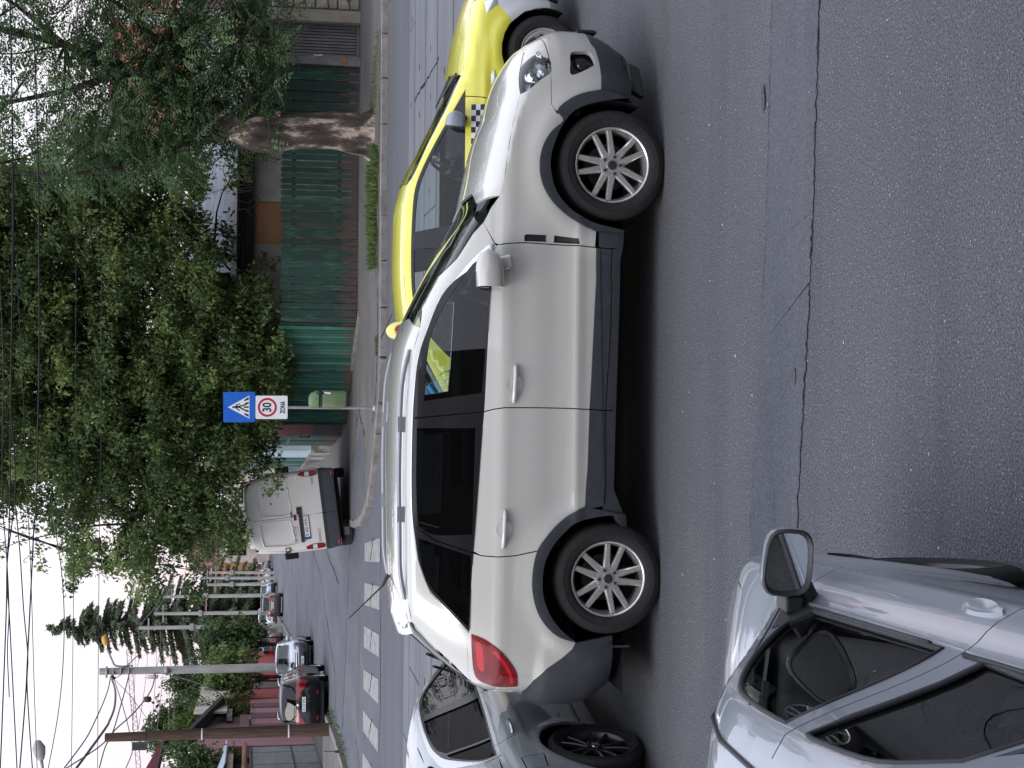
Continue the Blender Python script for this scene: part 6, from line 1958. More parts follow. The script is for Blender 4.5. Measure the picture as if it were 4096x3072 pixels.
t = thing('traffic_sign', 'grey post with a blue pedestrian crossing sign above a white 30 zone sign', 'traffic sign', (-0.525, 31.78, 0.118), 0.0)
b = MB(); b.lathe([(0.030, 0.0), (0.030, 3.05), (0.0, 3.05)], 14, 'z'); b.lathe([(0.075, 0.0), (0.07, 0.02), (0.035, 0.05)], 14, 'z'); b.build('post', GALV, t, True, auto=40)
pn = bpy.data.objects.new('crossing_plate', None); COL.objects.link(pn); pn.parent = t; pn.location = (0.0, -0.045, 2.755); pn.rotation_euler = (0, -0.012, 0)
flat(pn, 'blue_panel', [rrect(0.615, 0.635, 0.035)], 0.006, SIGN_BLUE, 0.008)
tri = [(-0.235, -0.205), (0.235, -0.205), (0.0, 0.225)]
flat(pn, 'triangle', [tri], -0.0025, SIGN_WHITE)
g = [[(-0.205, -0.190), (-0.120, -0.190), (-0.095, -0.100), (-0.150, -0.100)][:4], [(0.120, -0.190), (0.205, -0.190), (0.150, -0.100), (0.095, -0.100)], [(-0.018, -0.190), (0.018, -0.190), (0.014, -0.095), (-0.014, -0.095)],
  [(-0.105, -0.190), (-0.070, -0.190), (-0.052, -0.150), (-0.080, -0.110), (-0.085, -0.110)], [(0.070, -0.190), (0.105, -0.190), (0.085, -0.110), (0.080, -0.110), (0.052, -0.150)]]
g[0] = [(-0.205, -0.190), (-0.150, -0.190), (-0.120, -0.105), (-0.145, -0.095)]
g[1] = [(0.150, -0.190), (0.205, -0.190), (0.145, -0.095), (0.120, -0.105)]
flat(pn, 'stripes', g, -0.0048, INK_BLACK)
head = [(0.028 * 0.75 * cos(a), 0.118 + 0.021 * sin(a)) for a in np.linspace(0, 2 * pi, 14, endpoint=False)]
flat(pn, 'walker', [head, bar((0.0, 0.078), (0.008, 0.0), 0.042), bar((0.012, 0.075), (0.058, 0.035), 0.020), bar((0.058, 0.035), (0.062, -0.012), 0.018), bar((-0.012, 0.072), (-0.068, -0.002), 0.020),
     bar((0.014, 0.0), (0.052, -0.135), 0.026), bar((0.0, 0.0), (-0.072, -0.130), 0.026)], -0.0072, INK_BLACK)
pn = bpy.data.objects.new('zone_plate', None); COL.objects.link(pn); pn.parent = t; pn.location = (0.0, -0.045, 2.105); pn.rotation_euler = (0, -0.006, 0)
flat(pn, 'white_panel', [rrect(0.475, 0.645, 0.03)], 0.006, SIGN_WHITE, 0.008)
ring = MB()
R0, R1 = 0.148, 0.193
vs = [(r * cos(a), -0.004, 0.085 + r * sin(a)) for a in np.linspace(0, 2 * pi, 48, endpoint=False) for r in (R0, R1)]
ring.add(vs, [(2 * i, 2 * i + 1, (2 * i + 3) % 96, (2 * i + 2) % 96) for i in range(48)])
ring.build('red_ring', SIGN_RED, pn)
text('digits', '30', 0.245, pn, (0.0, -0.0045, 0.085), (pi / 2, 0, 0), INK_BLACK, sx=0.80, bold=0.006)
text('word', 'ZONA', 0.135, pn, (0.0, -0.0045, -0.228), (pi / 2, 0, 0), INK_BLACK, sx=0.62, bold=0.004)
for zz in (2.6, 2.9, 2.25):
 b = MB(); b.box(-0.05, 0.05, -0.036, 0.036, zz - 0.015, zz + 0.015); b.build('clamp', GALV, t)

BIN_G = mat('bin_green', (0.115, 0.175, 0.085), 0.5, var=0.15, scale=5)
t = thing('litter_bin', 'olive green litter bin with a dark band, fixed to the sign post', 'litter bin', (-0.345, 31.70, 0.62))
def oval(w, d, n=24):
 return [(w / 2 * (abs(cos(a)) ** 0.55) * (1 if cos(a) > 0 else -1), d / 2 * (abs(sin(a)) ** 0.75) * (1 if sin(a) > 0 else -1)) for a in np.linspace(0, 2 * pi, n, endpoint=False)]
def loft(b, secs, cap=True):
 n = len(secs[0][0]); vs = []
 for q, z in secs:
  vs += [(x, y, z) for x, y in q]
 fs = [(i * n + k, i * n + (k + 1) % n, (i + 1) * n + (k + 1) % n, (i + 1) * n + k) for i in range(len(secs) - 1) for k in range(n)]
 if cap:
  fs += [tuple(range(n))[::-1], tuple(range((len(secs) - 1) * n, len(secs) * n))]
 b.add(vs, fs)
b = MB(); loft(b, [(oval(0.31, 0.26), 0.10), (oval(0.335, 0.28), 0.13), (oval(0.35, 0.29), 0.56), (oval(0.34, 0.28), 0.58)]); b.build('body', BIN_G, t, True, auto=45)
b = MB(); loft(b, [(oval(0.335, 0.275), 0.585), (oval(0.335, 0.275), 0.63)]); b.build('band', BLACK_PLASTIC, t, True, auto=45)
b = MB(); q = oval(0.345, 0.285)
loft(b, [(q, 0.655), (oval(0.345, 0.285), 0.70), ([(x * 0.9 - 0.02, y * 0.9) for x, y in q], 0.80), ([(x * 0.7 - 0.04, y * 0.7) for x, y in q], 0.845), ([(x * 0.35 - 0.05, y * 0.4) for x, y in q], 0.86)]); b.build('hood', BIN_G, t, True, auto=50)
b = MB(); b.tube([(0.12, -0.145, 0.56), (0.135, -0.15, 0.66), (0.12, -0.13, 0.70)], 0.022, 8); b.build('lid_strap', BLACK_PLASTIC, t, True)
b = MB(); b.prism([(0.10, 0.43), (0.13, 0.41), (0.145, 0.55), (0.12, 0.56)], -0.151, -0.147, 'xz'); b.build('sticker', WHITE_PLASTIC, t)
b = MB(); b.box(-0.2, -0.165, 0.05, 0.10, 0.2, 0.5); b.build('bracket', GALV, t)

# ---------------------------------------------------------------- poles
def pole(name, label, base, top, r0, r1, m_, sides=12, cat='pole', group=None):
 t = thing(name, label, cat, base, 0, group)
 v = Vector(top) - Vector(base)
 b = MB(); b.tube([(0, 0, -0.1), v * 0.5, v], [r0, (r0 + r1) / 2, r1], sides)
 b.build('shaft', m_, t, True, auto=45)
 return t, v

bw = gp(1315, 2918, 0.12)
tw = yp(420, 2950, bw.y)
tP, v = pole('wooden_pole', 'brown creosoted wooden utility pole on the left kerb with pale straps', bw, tw, 0.21, 0.135, POLE_WOOD)
for zz in (1.25, 3.9, 5.6):
 b = MB(); p = v * (zz / v.z); r = 0.212 - 0.075 * zz / v.z
 b.lathe([(r, zz - 0.02), (r + 0.008, zz - 0.02), (r + 0.008, zz + 0.02), (r, zz + 0.02)], 16, 'z', (p.x, p.y, 0)); b.build('strap', SIGN_WHITE if zz < 5 else BLACK_PLASTIC, tP)
b = MB(); b.tube([(0.18, -0.05, 0.1), (0.17 + v.x * 0.5, -0.05, v.z * 0.5), (0.13 + v.x * 0.9, -0.05, v.z * 0.9)], 0.018, 6); b.build('cable_run', BLACK_PLASTIC, tP)

bc = gp(1244, 2660, 0.12); bc = Vector((yp(1150, 2669, 67.0).x, 67.0, 0.12))
tc_ = yp(398, 2686, 67.0)
LAMP, v = pole('lamp_pole', 'tall grey concrete pole carrying a yellow street lamp behind the silver car', bc, tc_, 0.205, 0.145, CONCRETE)
pz = lambda x, y: yp(x, y, 66.8) - bc
Z3s = lambda x, y: pz(x / 1.62, 2048 + y / 1.62)
ZP = lambda x, y: pz(380 + x / 4.879, 2580 + y / 4.879)
b = MB(); b.tube([ZP(660, 410), ZP(520, 425), ZP(400, 405), ZP(365, 375), ZP(300, 230), ZP(230, 60)], 0.045, 8); b.build('lamp_arm', GALV, LAMP, True)
b = MB()
p0, p1 = Z3s(690, 862), Z3s(672, 802)
d = (p1 - p0); n_ = 8
secs = []
for k in range(n_ + 1):
 s_ = k / n_
 secs.append(0.05 + 0.09 * sin(pi * min(1, 0.12 + 0.85 * s_)) ** 0.7)
b.tube([p0 + d * (k / n_) for k in range(n_ + 1)], secs, 12); b.build('lamp_head', mat('lamp_yellow', (0.55, 0.30, 0.05), 0.5, var=0.1), LAMP, True, auto=60)
for a, c, r in ((ZP(228, 420), ZP(222, 640), 0.05), (ZP(355, 460), ZP(355, 640), 0.03), (ZP(505, 400), ZP(505, 580), 0.045), (ZP(665, 400), ZP(660, 590), 0.04), (ZP(380, 650), ZP(500, 590), 0.02), (ZP(1040, 600), ZP(1240, 600), 0.03), (ZP(1020, 655), ZP(1230, 650), 0.02), (ZP(970, 635), ZP(1240, 625), 0.02), (ZP(1160, 570), ZP(1160, 630), 0.05), (ZP(310, 600), ZP(395, 665), 0.07), (ZP(1380, 440), ZP(1420, 560), 0.12), (ZP(660, 400), ZP(740, 410), 0.035)):
 b = MB(); b.tube([a, c], r, 6); b.build('bracket', GALV if r != 0.07 else BLACK_PLASTIC, LAMP, True)

FAR = [((1135, 2503), (555, 2512), 116, 0.18, 'first'), ((1075, 2450), (617, 2455), 128, 0.17, 'second'), ((1075, 2381), (654, 2387), 138, 0.18, 'third'), ((1060, 2336), (830, 2339), 147, 0.17, 'fourth'), ((1050, 2313), (800, 2312), 154, 0.17, 'fifth'), ((1045, 2291), (835, 2290), 160, 0.17, 'sixth')]
for (bx, by), (tx, ty), Y_, r_, w_ in FAR:
 p0, p1 = yp(bx, by, Y_), yp(tx, ty, Y_); p0.z = 0.12
 t, v = pole('concrete_pole', 'pale concrete power pole, %s in the row counted from the wooden pole and lamp pole up the street' % w_, p0, p1, r_, r_ * 0.72, CONCRETE, 10, group='concrete poles along the side street')
 t['label'] = 'pale concrete pole up the side street, %s of the row beyond the lamp pole' % w_
 b = MB(); b.box(v.x - 0.7, v.x + 0.7, -0.06, 0.06, v.z - 0.75, v.z - 0.65); b.build('cross_arm', GALV, t)
 b = MB(); b.box(v.x * 0.62 - 0.2, v.x * 0.62 + 0.26, -0.3, 0.0, v.z * 0.62, v.z * 0.62 + 0.3); b.build('cable_box', GALV, t)
p0 = yp(1300, 2062, 66); p0.z = 0.12
t, v = pole('concrete_pole', 'grey concrete pole on the right pavement rising through the maple leaves beside the cable coil', p0, yp(205, 2052, 66), 0.17, 0.12, CONCRETE, 12)
for k in range(4):
 b = MB(); b.box(v.x - 0.35, v.x + 0.1, -0.12, 0.12, v.z - 0.4 - 0.3 * k, v.z - 0.34 - 0.3 * k); b.build('bracket', BLACK_PLASTIC, t)
for (x, y, Y_, h) in ((1163, 2577, 97, 2.45), (1150, 2549, 105, 2.45)):
 p = yp(x, y, Y_); p.z = 0.12
 t = thing('clothes_post', 'thin dark metal post on the left pavement before the brown fence, %s of two' % ('nearer' if Y_ < 100 else 'farther'), 'post', p, 0, 'thin posts on the left pavement')
 b = MB(); b.tube([(0, 0, 0), (0, 0, h)], 0.05, 8); b.build('shaft', DARKWOOD, t, True)
 b = MB(); b.tube([(-0.3, 0, h), (0.3, 0, h)], 0.035, 6); b.build('cap_bar', DARKWOOD, t, True)
# short dark marker rod on the left footway
p = yp(1350, 3008, 47.0); p0 = gp(1357, 3006, 0.12)
t = thing('marker_rod', 'thin dark rod standing on the left pavement before the grey garage', 'rod', p0)
b = MB(); b.tube([(0, 0, 0), (0.02, 0, 0.42)], 0.012, 6); b.build('rod', DARKWOOD, t); b = MB(); b.box(-0.03, 0.03, -0.03, 0.03, 0.0, 0.12); b.build('foot', DARKWOOD, t)
# street lamp reaching in from outside the left edge
t = thing('street_lamp', 'pale street lamp head reaching in at the upper left edge', 'street lamp', (-16.2, 58.0, 0.1))
lp = lambda x, y: yp(x, y, 58.0) - Vector((-16.2, 58.0, 0.1))
a, c = lp(170, 2960), lp(163, 3040)
b = MB(); b.tube([lp(150, 2962), lp(155, 2990), lp(160, 3020), lp(166, 3040)], [0.10, 0.24, 0.20, 0.10], 12); b.build('lamp_head', mat('lamp_grey', (0.33, 0.32, 0.30), 0.5), t, True, auto=60)
b = MB(); b.tube([lp(165, 3035), lp(170, 3075), lp(200, 3140), Vector((-0.3, 0, 8.0)), Vector((0, 0, 7.0))], 0.06, 8); b.build('arm', GALV, t, True)
b = MB(); b.tube([(0, 0, 0), (0, 0, 7.2)], [0.14, 0.09], 12); b.build('shaft', CONCRETE, t, True)

# ---------------------------------------------------------------- overhead wires
WIRE = mat('wire_black', (0.012, 0.013, 0.016), 0.6, spec=0.3)
WIRE_G = mat('wire_grey', (0.10, 0.10, 0.115), 0.7)
z1p = lambda x, y: (x / 1.62, y / 1.62)
z2p = lambda x, y: (x / 1.62, 1024 + y / 1.62)
z3p = lambda x, y: (x / 1.62, 2048 + y / 1.62)
zpp = lambda x, y: (380 + x / 4.879, 2580 + y / 4.879)

def wire(name, label, pts, Y0, r, m_=None, Y1=None, group='wires over the main street'):
 Y1 = Y0 if Y1 is None else Y1
 q = smooth_poly(pts, False, 5)
 P = [yp(x, y, Y0 + (Y1 - Y0) * i / (len(q) - 1)) for i, (x, y) in enumerate(q)]
 b = MB(); b.tube(P, r, 5, False)
 o = b.build(name, m_ or WIRE, None, True)
 tag(o, label, 'wire', group)
 return o

wire('tram_wire', 'thick black tram wire, uppermost of those crossing the whole picture', [(38, -60), z1p(75, 480), z1p(82, 1200), z2p(80, 150), z2p(70, 900), z2p(62, 1659), z3p(45, 350), z3p(40, 650), z3p(12, 1400), z3p(0, 1700)], 23.0, 0.0105)
wire('tram_wire', 'black tram wire that runs twisted beside the uppermost one', [(28, -60), z1p(62, 0), z1p(75, 520), z1p(88, 1300), z2p(85, 120), z2p(72, 950), z2p(100, 1500), z3p(45, 350), z3p(62, 700), z3p(92, 1300), z3p(112, 1700)], 23.4, 0.0095)
wire('tram_wire', 'black wire rising out of the frame over the maple crown', [z2p(-5, 60), z2p(22, 700), z2p(14, 1400), z3p(20, 0), z3p(45, 330), z3p(58, 640), z3p(48, 900), z3p(60, 1200)], 23.2, 0.0085)
wire('tram_wire', 'lower thick black tram wire with a long sag above the maples', [(126, -60), z1p(212, 0), z1p(235, 650), z1p(250, 1300), z2p(255, 600), z2p(245, 1100), z2p(235, 1659), z3p(222, 60), z3p(205, 400), z3p(178, 950), z3p(165, 1200), z3p(125, 1700)], 22.2, 0.0105)
wire('feeder_wire', 'thin dark wire climbing from the maple crown to the upper left', [z2p(105, 0), z2p(150, 900), z2p(180, 1659), z3p(187, 100), z3p(205, 560), z3p(222, 1150), z3p(242, 1700)], 24.0, 0.0065)
wire('feeder_wire', 'dark wire slanting between the two tram wires at the left', [z3p(100, -40), z3p(128, 250), z3p(152, 620), z3p(180, 930), z3p(176, 1150), z3p(212, 1700)], 23.6, 0.0095)
wire('span_wire', 'thin straight wire below the tram wires, upper of two', [(308, -60), z1p(500, 200), z1p(495, 1500), z2p(492, 300), z2p(486, 1500), z3p(480, 100), z3p(472, 900), z3p(462, 1700)], 25.6, 0.006)
wire('span_wire', 'thin straight wire below the tram wires, lower of two', [(411, -60), z1p(666, 200), z1p(660, 1500), z2p(658, 300), z2p(650, 1500), z3p(645, 100), z3p(637, 900), z3p(632, 1700)], 25.9, 0.006)
wire('looped_wire', 'grey cable sagging from the maple to the left edge with a coil', [z3p(345, 40), z3p(370, 190), z3p(400, 400), z3p(416, 700), z3p(404, 1050), z3p(370, 1350), z3p(305, 1700)], 32.0, 0.011, WIRE_G)
b = MB(); torus_mb(b, 0.30, 0.024, 24, 6, 'y', tuple(yp(380 / 1.62, 2048 + 95 / 1.62, 65.5))); tag(b.build('cable_coil', WIRE_G, None, True), 'coiled grey cable hanging at the edge of the maple crown', 'cable')
gw = 'cables from the lamp pole'
wire('service_cable', 'thick twisted cable dropping left from the lamp pole top', [zpp(330, 670), zpp(385, 830), zpp(400, 1000), zpp(370, 1250), zpp(280, 1480), zpp(180, 1659), (300, 3080)], 66.6, 0.042, WIRE_G, 48, gw)
wire('service_cable', 'thin cable from the lamp pole top to the upper left corner', [zpp(300, 640), zpp(255, 860), zpp(150, 1150), zpp(0, 1480), (340, 2960), (255, 3075)], 66.6, 0.024, WIRE_G, 50, gw)
wire('service_cable', 'cable from the lamp pole crossing down behind the wooden pole', [zpp(370, 670), zpp(440, 870), zpp(530, 1150), zpp(665, 1659), (530, 3000), (500, 3080)], 66.6, 0.020, WIRE_G, 60, gw)
wire('service_cable', 'straight cable slanting from the lamp pole bracket to the wooden pole top', [zpp(660, 590), zpp(590, 870), zpp(500, 1180), zpp(360, 1659), (420, 2990), (395, 3080)], 66.6, 0.026, WIRE_G, 58, gw)
wire('service_cable', 'cable running from the spruce past the lamp pole, ending at a dark weight', [zpp(850, 190), zpp(660, 370), zpp(550, 460)], 90, 0.028, WIRE_G, 66.6, gw)
wire('service_cable', 'long cable from lower on the lamp pole up to the left edge', [zpp(1160, 660), zpp(1110, 840), zpp(980, 1060), zpp(700, 1380), zpp(390, 1659), (400, 2985), (255, 3080)], 66.6, 0.026, WIRE_G, 55, gw)
wire('service_cable', 'fine straight line crossing from the lamp pole down to the far pines', [zpp(400, 690), zpp(700, 1010), zpp(1090, 1540)], 66.6, 0.014, WIRE_G, 80, gw)
wire('service_cable', 'pale cable sagging deep from the lamp pole into the yellow green hedge', [zpp(1340, 560), (700, 2705), (800, 2735), (880, 2775), (905, 2810), (890, 2850), (860, 2870)], 66.6, 0.022, GALV, 70, gw)
for k, (x0, x1, s_) in enumerate(((780, 730, 1), (1010, 840, 1), (1190, 1100, 1), (1330, 1210, 1), (1470, 1430, 1), (1570, 1520, 1))):
 wire('phone_line', 'faint grey phone line against the sky left of the lamp pole, number in the row from the top: %d' % (k + 1), [zpp(x0 + 10, 0), zpp(x0, 500), zpp((x0 + x1) / 2 + 5, 1100), zpp(x1, 1659)], 120, 0.016, WIRE_G, 75, 'faint phone lines over the side street')
ords = ('topmost', 'second', 'third', 'fourth', 'fifth', 'lowest')
for o in [o for o in COL.objects if o.name.startswith('phone_line')]:
 i = int(o['label'][-1]) - 1
 o['label'] = 'faint grey phone line left of the lamp pole, %s of the bundle' % ords[i]
for k, (a, c) in enumerate((((560, 2500), (660, 2350)), ((620, 2450), (700, 2290)), ((555, 2520), (540, 2700)), ((640, 2500), (620, 2690)))):
 wire('phone_line', 'faint grey phone line right of the lamp pole near the spruce, %s' % ('lower long one', 'upper long one', 'upper short one', 'lower short one')[k], [a, ((a[0] + c[0]) / 2 + 12, (a[1] + c[1]) / 2), c], 118, 0.018, WIRE_G, 100, 'faint phone lines over the side street')
p = yp(380 + 1025 / 4.879, 2580 + 1060 / 4.879, 60)
b = MB(); b.lathe([(0.0, -0.15), (0.1, -0.13), (0.12, 0.0), (0.1, 0.13), (0.0, 0.15)], 12, 'z', tuple(p)); tag(b.build('cable_weight', BLACK_PLASTIC, None, True), 'small dark drum hanging on a cable between the two poles', 'weight')
# ---------------------------------------------------------------- tower crane jib far away
CR = mat('crane_pale', (0.30, 0.27, 0.26), 0.7)
t = thing('tower_crane', 'thin lattice jib of a tower crane far away on the left skyline', 'crane', yp(1000, 3300, 420))
org = Vector(t.location); org.z = 0; t.location = org
q = lambda x, y: yp(x, y, 420) - org
jx = [(506, 2600), (520, 2790), (532, 2895), (545, 3072), (556, 3300)]
top_ = [q(x, y) for x, y in jx]
wd = q(506, 2600) - q(517, 2600)
b = MB()
n = 46
pts_t, pts_b = [], []
for i in range(n + 1):
 s_ = i / n * (len(jx) - 1); k = min(int(s_), len(jx) - 2); f_ = s_ - k
 p = top_[k].lerp(top_[k + 1], f_)
 pts_t.append(p); pts_b.append(p - Vector((0, 0, 1.15)))
b.tube(pts_t, 0.11, 4); b.tube(pts_b, 0.11, 4)
for i in range(n):
 b.tube([pts_t[i], pts_b[i + 1]] if i % 2 else [pts_b[i], pts_t[i + 1]], 0.07, 4, False)
b.build('jib', CR, t)
b = MB(); p = q(537, 2985); b.box(p.x - 1.0, p.x + 1.0, p.y - 0.6, p.y + 0.6, p.z - 3.2, p.z + 0.6); b.build('counterweight', BLACK_PLASTIC, t)
b = MB(); p = q(570, 2982); b.box(p.x - 0.8, p.x + 0.8, p.y - 0.3, p.y + 0.3, p.z - 3.0, p.z + 0.6); b.build('sign_board', INK_BLACK, t)
for k in range(4):
 b = MB(); b.box(p.x - 0.5, p.x + 0.5, p.y - 0.36, p.y - 0.31, p.z - 2.8 + 0.9 * k, p.z - 2.2 + 0.9 * k); b.build('board_letter', SIGN_WHITE, t)
b = MB(); p = q(556, 3300); b.box(p.x - 0.9, p.x + 0.9, -0.9, 0.9, 0, p.z); b.build('mast', CR, t)

# ---------------------------------------------------------------- the white off-road car
def th(body, xc, pts, sgn=-1):
 """(x, z) outline points on the side to (angle, z) about a vertical axis."""
 out = []
 for p in pts:
  y = sgn * float(body.y(np.array([p[0]]), np.array([p[1]]))[0])
  out.append((atan2(y, p[0] - xc) if xc > 0 else atan2(y, p[0] - xc), p[1]))
 return out

def make_suv(loc):
 D = SUVD
 P = lambda k: [p[:2] for p in D[k]]
 root = thing('white_car', 'white off-road car with grey cladding and open alloy wheels, largest in the picture', 'car', loc)
 WHITE = paint('pearl_white', (0.55, 0.54, 0.505), 0.12, 0.26, dirt=0.34)
 mats = {'window': GLASS_CLEAR, 'rear_side_window': GLASS_DARK, 'quarter_window': GLASS_DARK, 'window_frame': BLACK_GLOSS, 'window_trim': CHROME,
   'cladding': GREY_CLAD, 'sill': GREY_CLAD, 'arch_trim': GREY_CLAD, 'vent_insert': BLACK_PLASTIC, 'tail_light': RED_LENS,
   'windshield': GLASS_CLEAR, 'rear_window': GLASS_DARK, 'cowl': BLACK_PLASTIC, 'headlight': LENS, 'grille': BLACK_PLASTIC, 'fog_recess': BLACK_PLASTIC,
   'front_cladding': GREY_CLAD, 'rear_bumper': GREY_CLAD, 'roof_rail': ALLOY}
 belt = P('chrome'); dfe = P('door_front_edge'); split = P('door_split'); dre = P('door_rear_edge')
 clad = P('clad_top'); sills = P('sill_split'); sl = P('sill_low')
 ao_r, ai_r, ao_f, ai_f = [smooth_poly(P(k), False, 3) for k in ('arch_r_out', 'arch_r_in', 'arch_f_out', 'arch_f_in')]
 fb = P('fender_bumper'); hs = P('hood_side'); hl = D['headlight']
 hl_s = smooth_poly(hl)
 xb = -2.085
 fender = [(0.80, 0.47)] + dfe[:4][::-1] + [(0.815, 1.12), (0.94, 1.19), (1.04, 1.148)] + hs[::-1][1:] + [(1.806, 0.908), (1.871, 0.841), (1.93, 0.757)] + fb[1:4] + [(1.655, 0.728), (1.62, 0.42)]
 doorline = lambda x: float(np.interp(x, [p[0] for p in belt[::-1]], [p[1] for p in belt[::-1]]))
 front_door = [(0.803, 0.46), (0.807, 0.552), (0.82, 0.928), (0.813, 1.035), (0.805, 1.091), (0.79, 1.128)] + belt[1:5] + [(-0.268, 1.179)] + split[2:7] + clad[4:1:-1]
 rear_door = split[2:7][::-1] + [(-0.268, 1.179)] + belt[6:9] + dre[1:] + [(-1.02, 0.72), (-0.92, 0.55)] + clad[7:5:-1] + [(-0.248, 0.493)]
 quarter = [(-1.159, 0.835)] + dre[::-1][1:] + [(-1.18, 1.235)] + belt[9:] + [(-1.70, 1.262), (-1.80, 1.262), (-1.98, 1.242), (-2.05, 1.205), (-2.085, 1.12), (xb, 0.87)] + P('bumper_rear')[::-1] + [(-1.72, 0.62), (-1.35, 0.6)]
 d_clad = [(0.796, 0.366), (0.803, 0.456)] + clad[2:] + [(-0.90, 0.58), (-0.87, 0.40)] + sills[::-1][1:]
 sill = sills[::-1] + [(-0.94, 0.40), (-0.93, 0.255)] + sl[::-1][1:] + [(0.91, 0.44)]
 frame_top = P('apillar') + P('roof_edge')[1:] + P('dpillar')[1:]
 side_frame = frame_top + [(-1.98, 1.243), (-1.80, 1.264)] + belt[::-1] + [(0.80, 1.12), (0.94, 1.192)]
 trim = belt[::-1] + [(0.80, 1.112), (0.805, 1.13)] + P('chrome_top')[3:]
 gh = smooth_poly(D['glasshouse'])
 arch_f = ao_f + [(0.90, 0.275), (1.2, 0.2), (1.79, 0.22)]
 arch_r = ao_r + [(-1.5, 0.5), (-1.35, 0.2), (-0.93, 0.24)]
 layers = [('fender', fender), ('front_door', front_door), ('rear_door', rear_door), ('quarter_panel', quarter), ('side_frame', side_frame),
    ('cladding', d_clad), ('sill', sill),
    ('vent_insert', P('vent_a')), ('vent_insert', P('vent_b')),
    ('arch_trim#f', arch_f), ('arch_trim#r', arch_r), (None, ai_f + [(1.2, 0.1)]), (None, ai_r + [(-1.35, 0.1)]),
    ('window_trim', trim), ('window_frame', gh),
    ('window', smooth_poly(D['front_glass'])), ('rear_side_window', smooth_poly(D['rear_glass'])), ('quarter_window', smooth_poly(D['quarter_glass'])),
    ('tail_light', smooth_poly(D['taillight'])), ('lamp_band', [(-1.745, 1.215), (-1.90, 1.195), (-1.95, 1.165), (-1.93, 1.15), (-1.80, 1.165), (-1.75, 1.185)]),
    ('lamp_band', [(-1.80, 1.09), (-1.88, 1.02), (-1.96, 0.975), (-2.03, 0.955), (-2.03, 0.97), (-1.96, 0.995), (-1.89, 1.04), (-1.81, 1.105)])]
 mats['lamp_band'] = mat('red_bright', (0.55, 0.012, 0.02), 0.12, coat=0.4)
 gap = 0.007
 lines = [(dfe + [(0.80, 0.33)], gap), (split, gap), (split[6:] + [(-0.254, 0.33)], gap), ([(-1.176, 1.24)] + dre[1:], gap), (P('quarter_split'), gap),
    (sills, 0.008), ([(1.655, 0.728)] + fb[3:0:-1] + [(2.0, 0.757)], gap)]
 offs = {'window': -0.006, 'rear_side_window': -0.006, 'quarter_window': -0.004, 'window_frame': -0.001, 'window_trim': 0.004, 'cladding': 0.012, 'sill': 0.006,
   'arch_trim#f': 0.014, 'arch_trim#r': 0.014, 'vent_insert': -0.018, 'tail_light': 0.006, 'lamp_band': 0.006}
 rims = {'window': 0.004, 'rear_side_window': 0.004, 'quarter_window': 0.004, 'tail_light': 0.03, 'lamp_band': 0, 'cladding': 0.03, 'sill': 0.05, 'arch_trim#f': 0.06, 'arch_trim#r': 0.06, 'vent_insert': 0.0, 'window_frame': 0.012}
 objs = {}
 for sgn, res in ((-1, 0.032), (1, 0.07)):
  Q = panels(SUV, 'side', layers, lines, res, sgn, None, rims, offs)
  objs[sgn] = panel_objects(Q, mats, root, WHITE)
 # ---- front end, wrapped about a vertical axis
 xc = 1.35
 def both(pts):
  n = th(SUV, xc, pts)
  return n, [(-a, z) for a, z in n]
 bump = [(2.20, 0.78)] + [(2.02, 0.757)] + fb[1:4] + [(1.673, 0.729), (1.738, 0.666), (1.791, 0.569), (1.829, 0.433)] + P('bumper_clad')[::-1][1:]
 n1, f1 = both(bump)
 zt = 0.80
 bumper = n1[1:] + [(-0.18, 0.475), (0.18, 0.475)] + f1[1:][::-1] + [(0.35, zt), (-0.35, zt)]
 clad_f = both([(1.80, 0.222), (1.79, 0.32), (1.829, 0.433)] + P('bumper_clad')[::-1][1:])
 low = clad_f[0] + [(-0.18, 0.475), (0.18, 0.475)] + clad_f[1][::-1] + th(SUV, xc, [(1.90, 0.20), (2.10, 0.20)], 1) + [(0, 0.2)] + th(SUV, xc, [(2.10, 0.20), (1.90, 0.20)], -1)
 hn, hf = both(hl_s)
 fn_, ff = both(smooth_poly(P('fog')))
 fin, fif = both([(2.075, 0.59), (2.085, 0.50), (2.03, 0.47), (1.96, 0.60)])
 nose = th(SUV, xc, [(1.806, 0.93), (1.98, 0.76)], -1)
 nosef = [(-a, z) for a, z in nose]
 nose_poly = [nose[0], nose[1], (-0.5, 0.79), (0.5, 0.79), nosef[1], nosef[0], (0.55, 0.93), (-0.55, 0.93)]
 gr = [(-0.50, 0.70), (0.50, 0.70), (0.53, 0.80), (0.45, 0.845), (-0.45, 0.845), (-0.53, 0.80)]
 lay = [('nose_panel', nose_poly), ('front_bumper', bumper), ('front_cladding', low), ('grille', gr), ('grille_bar', [(-0.5, 0.762), (0.5, 0.762), (0.5, 0.785), (-0.5, 0.785)]),
   ('grille', [(-0.42, 0.49), (0.42, 0.49), (0.36, 0.62), (-0.36, 0.62)]),
   ('headlight', hn), ('headlight#2', hf), ('fog_recess', fn_), ('fog_recess#2', ff)]
 mats['grille_bar'] = CHROME
 Q = panels(SUV, 'cyl', lay, [(th(SUV, xc, [(2.02, 0.757), (1.93, 0.757)]), 0.006)], 0.04, -1, xc, {'headlight': 0.0, 'fog_recess': 0.0, 'front_bumper': 0.03, 'front_cladding': 0.04},
    {'grille': -0.03, 'grille_bar': 0.012, 'fog_recess': -0.045, 'fog_recess#2': -0.045, 'front_cladding': 0.004, 'headlight': -0.002, 'headlight#2': -0.002, 'nose_panel': -0.004}, ascale=0.85)
 E = panel_objects(Q, mats, root, WHITE)
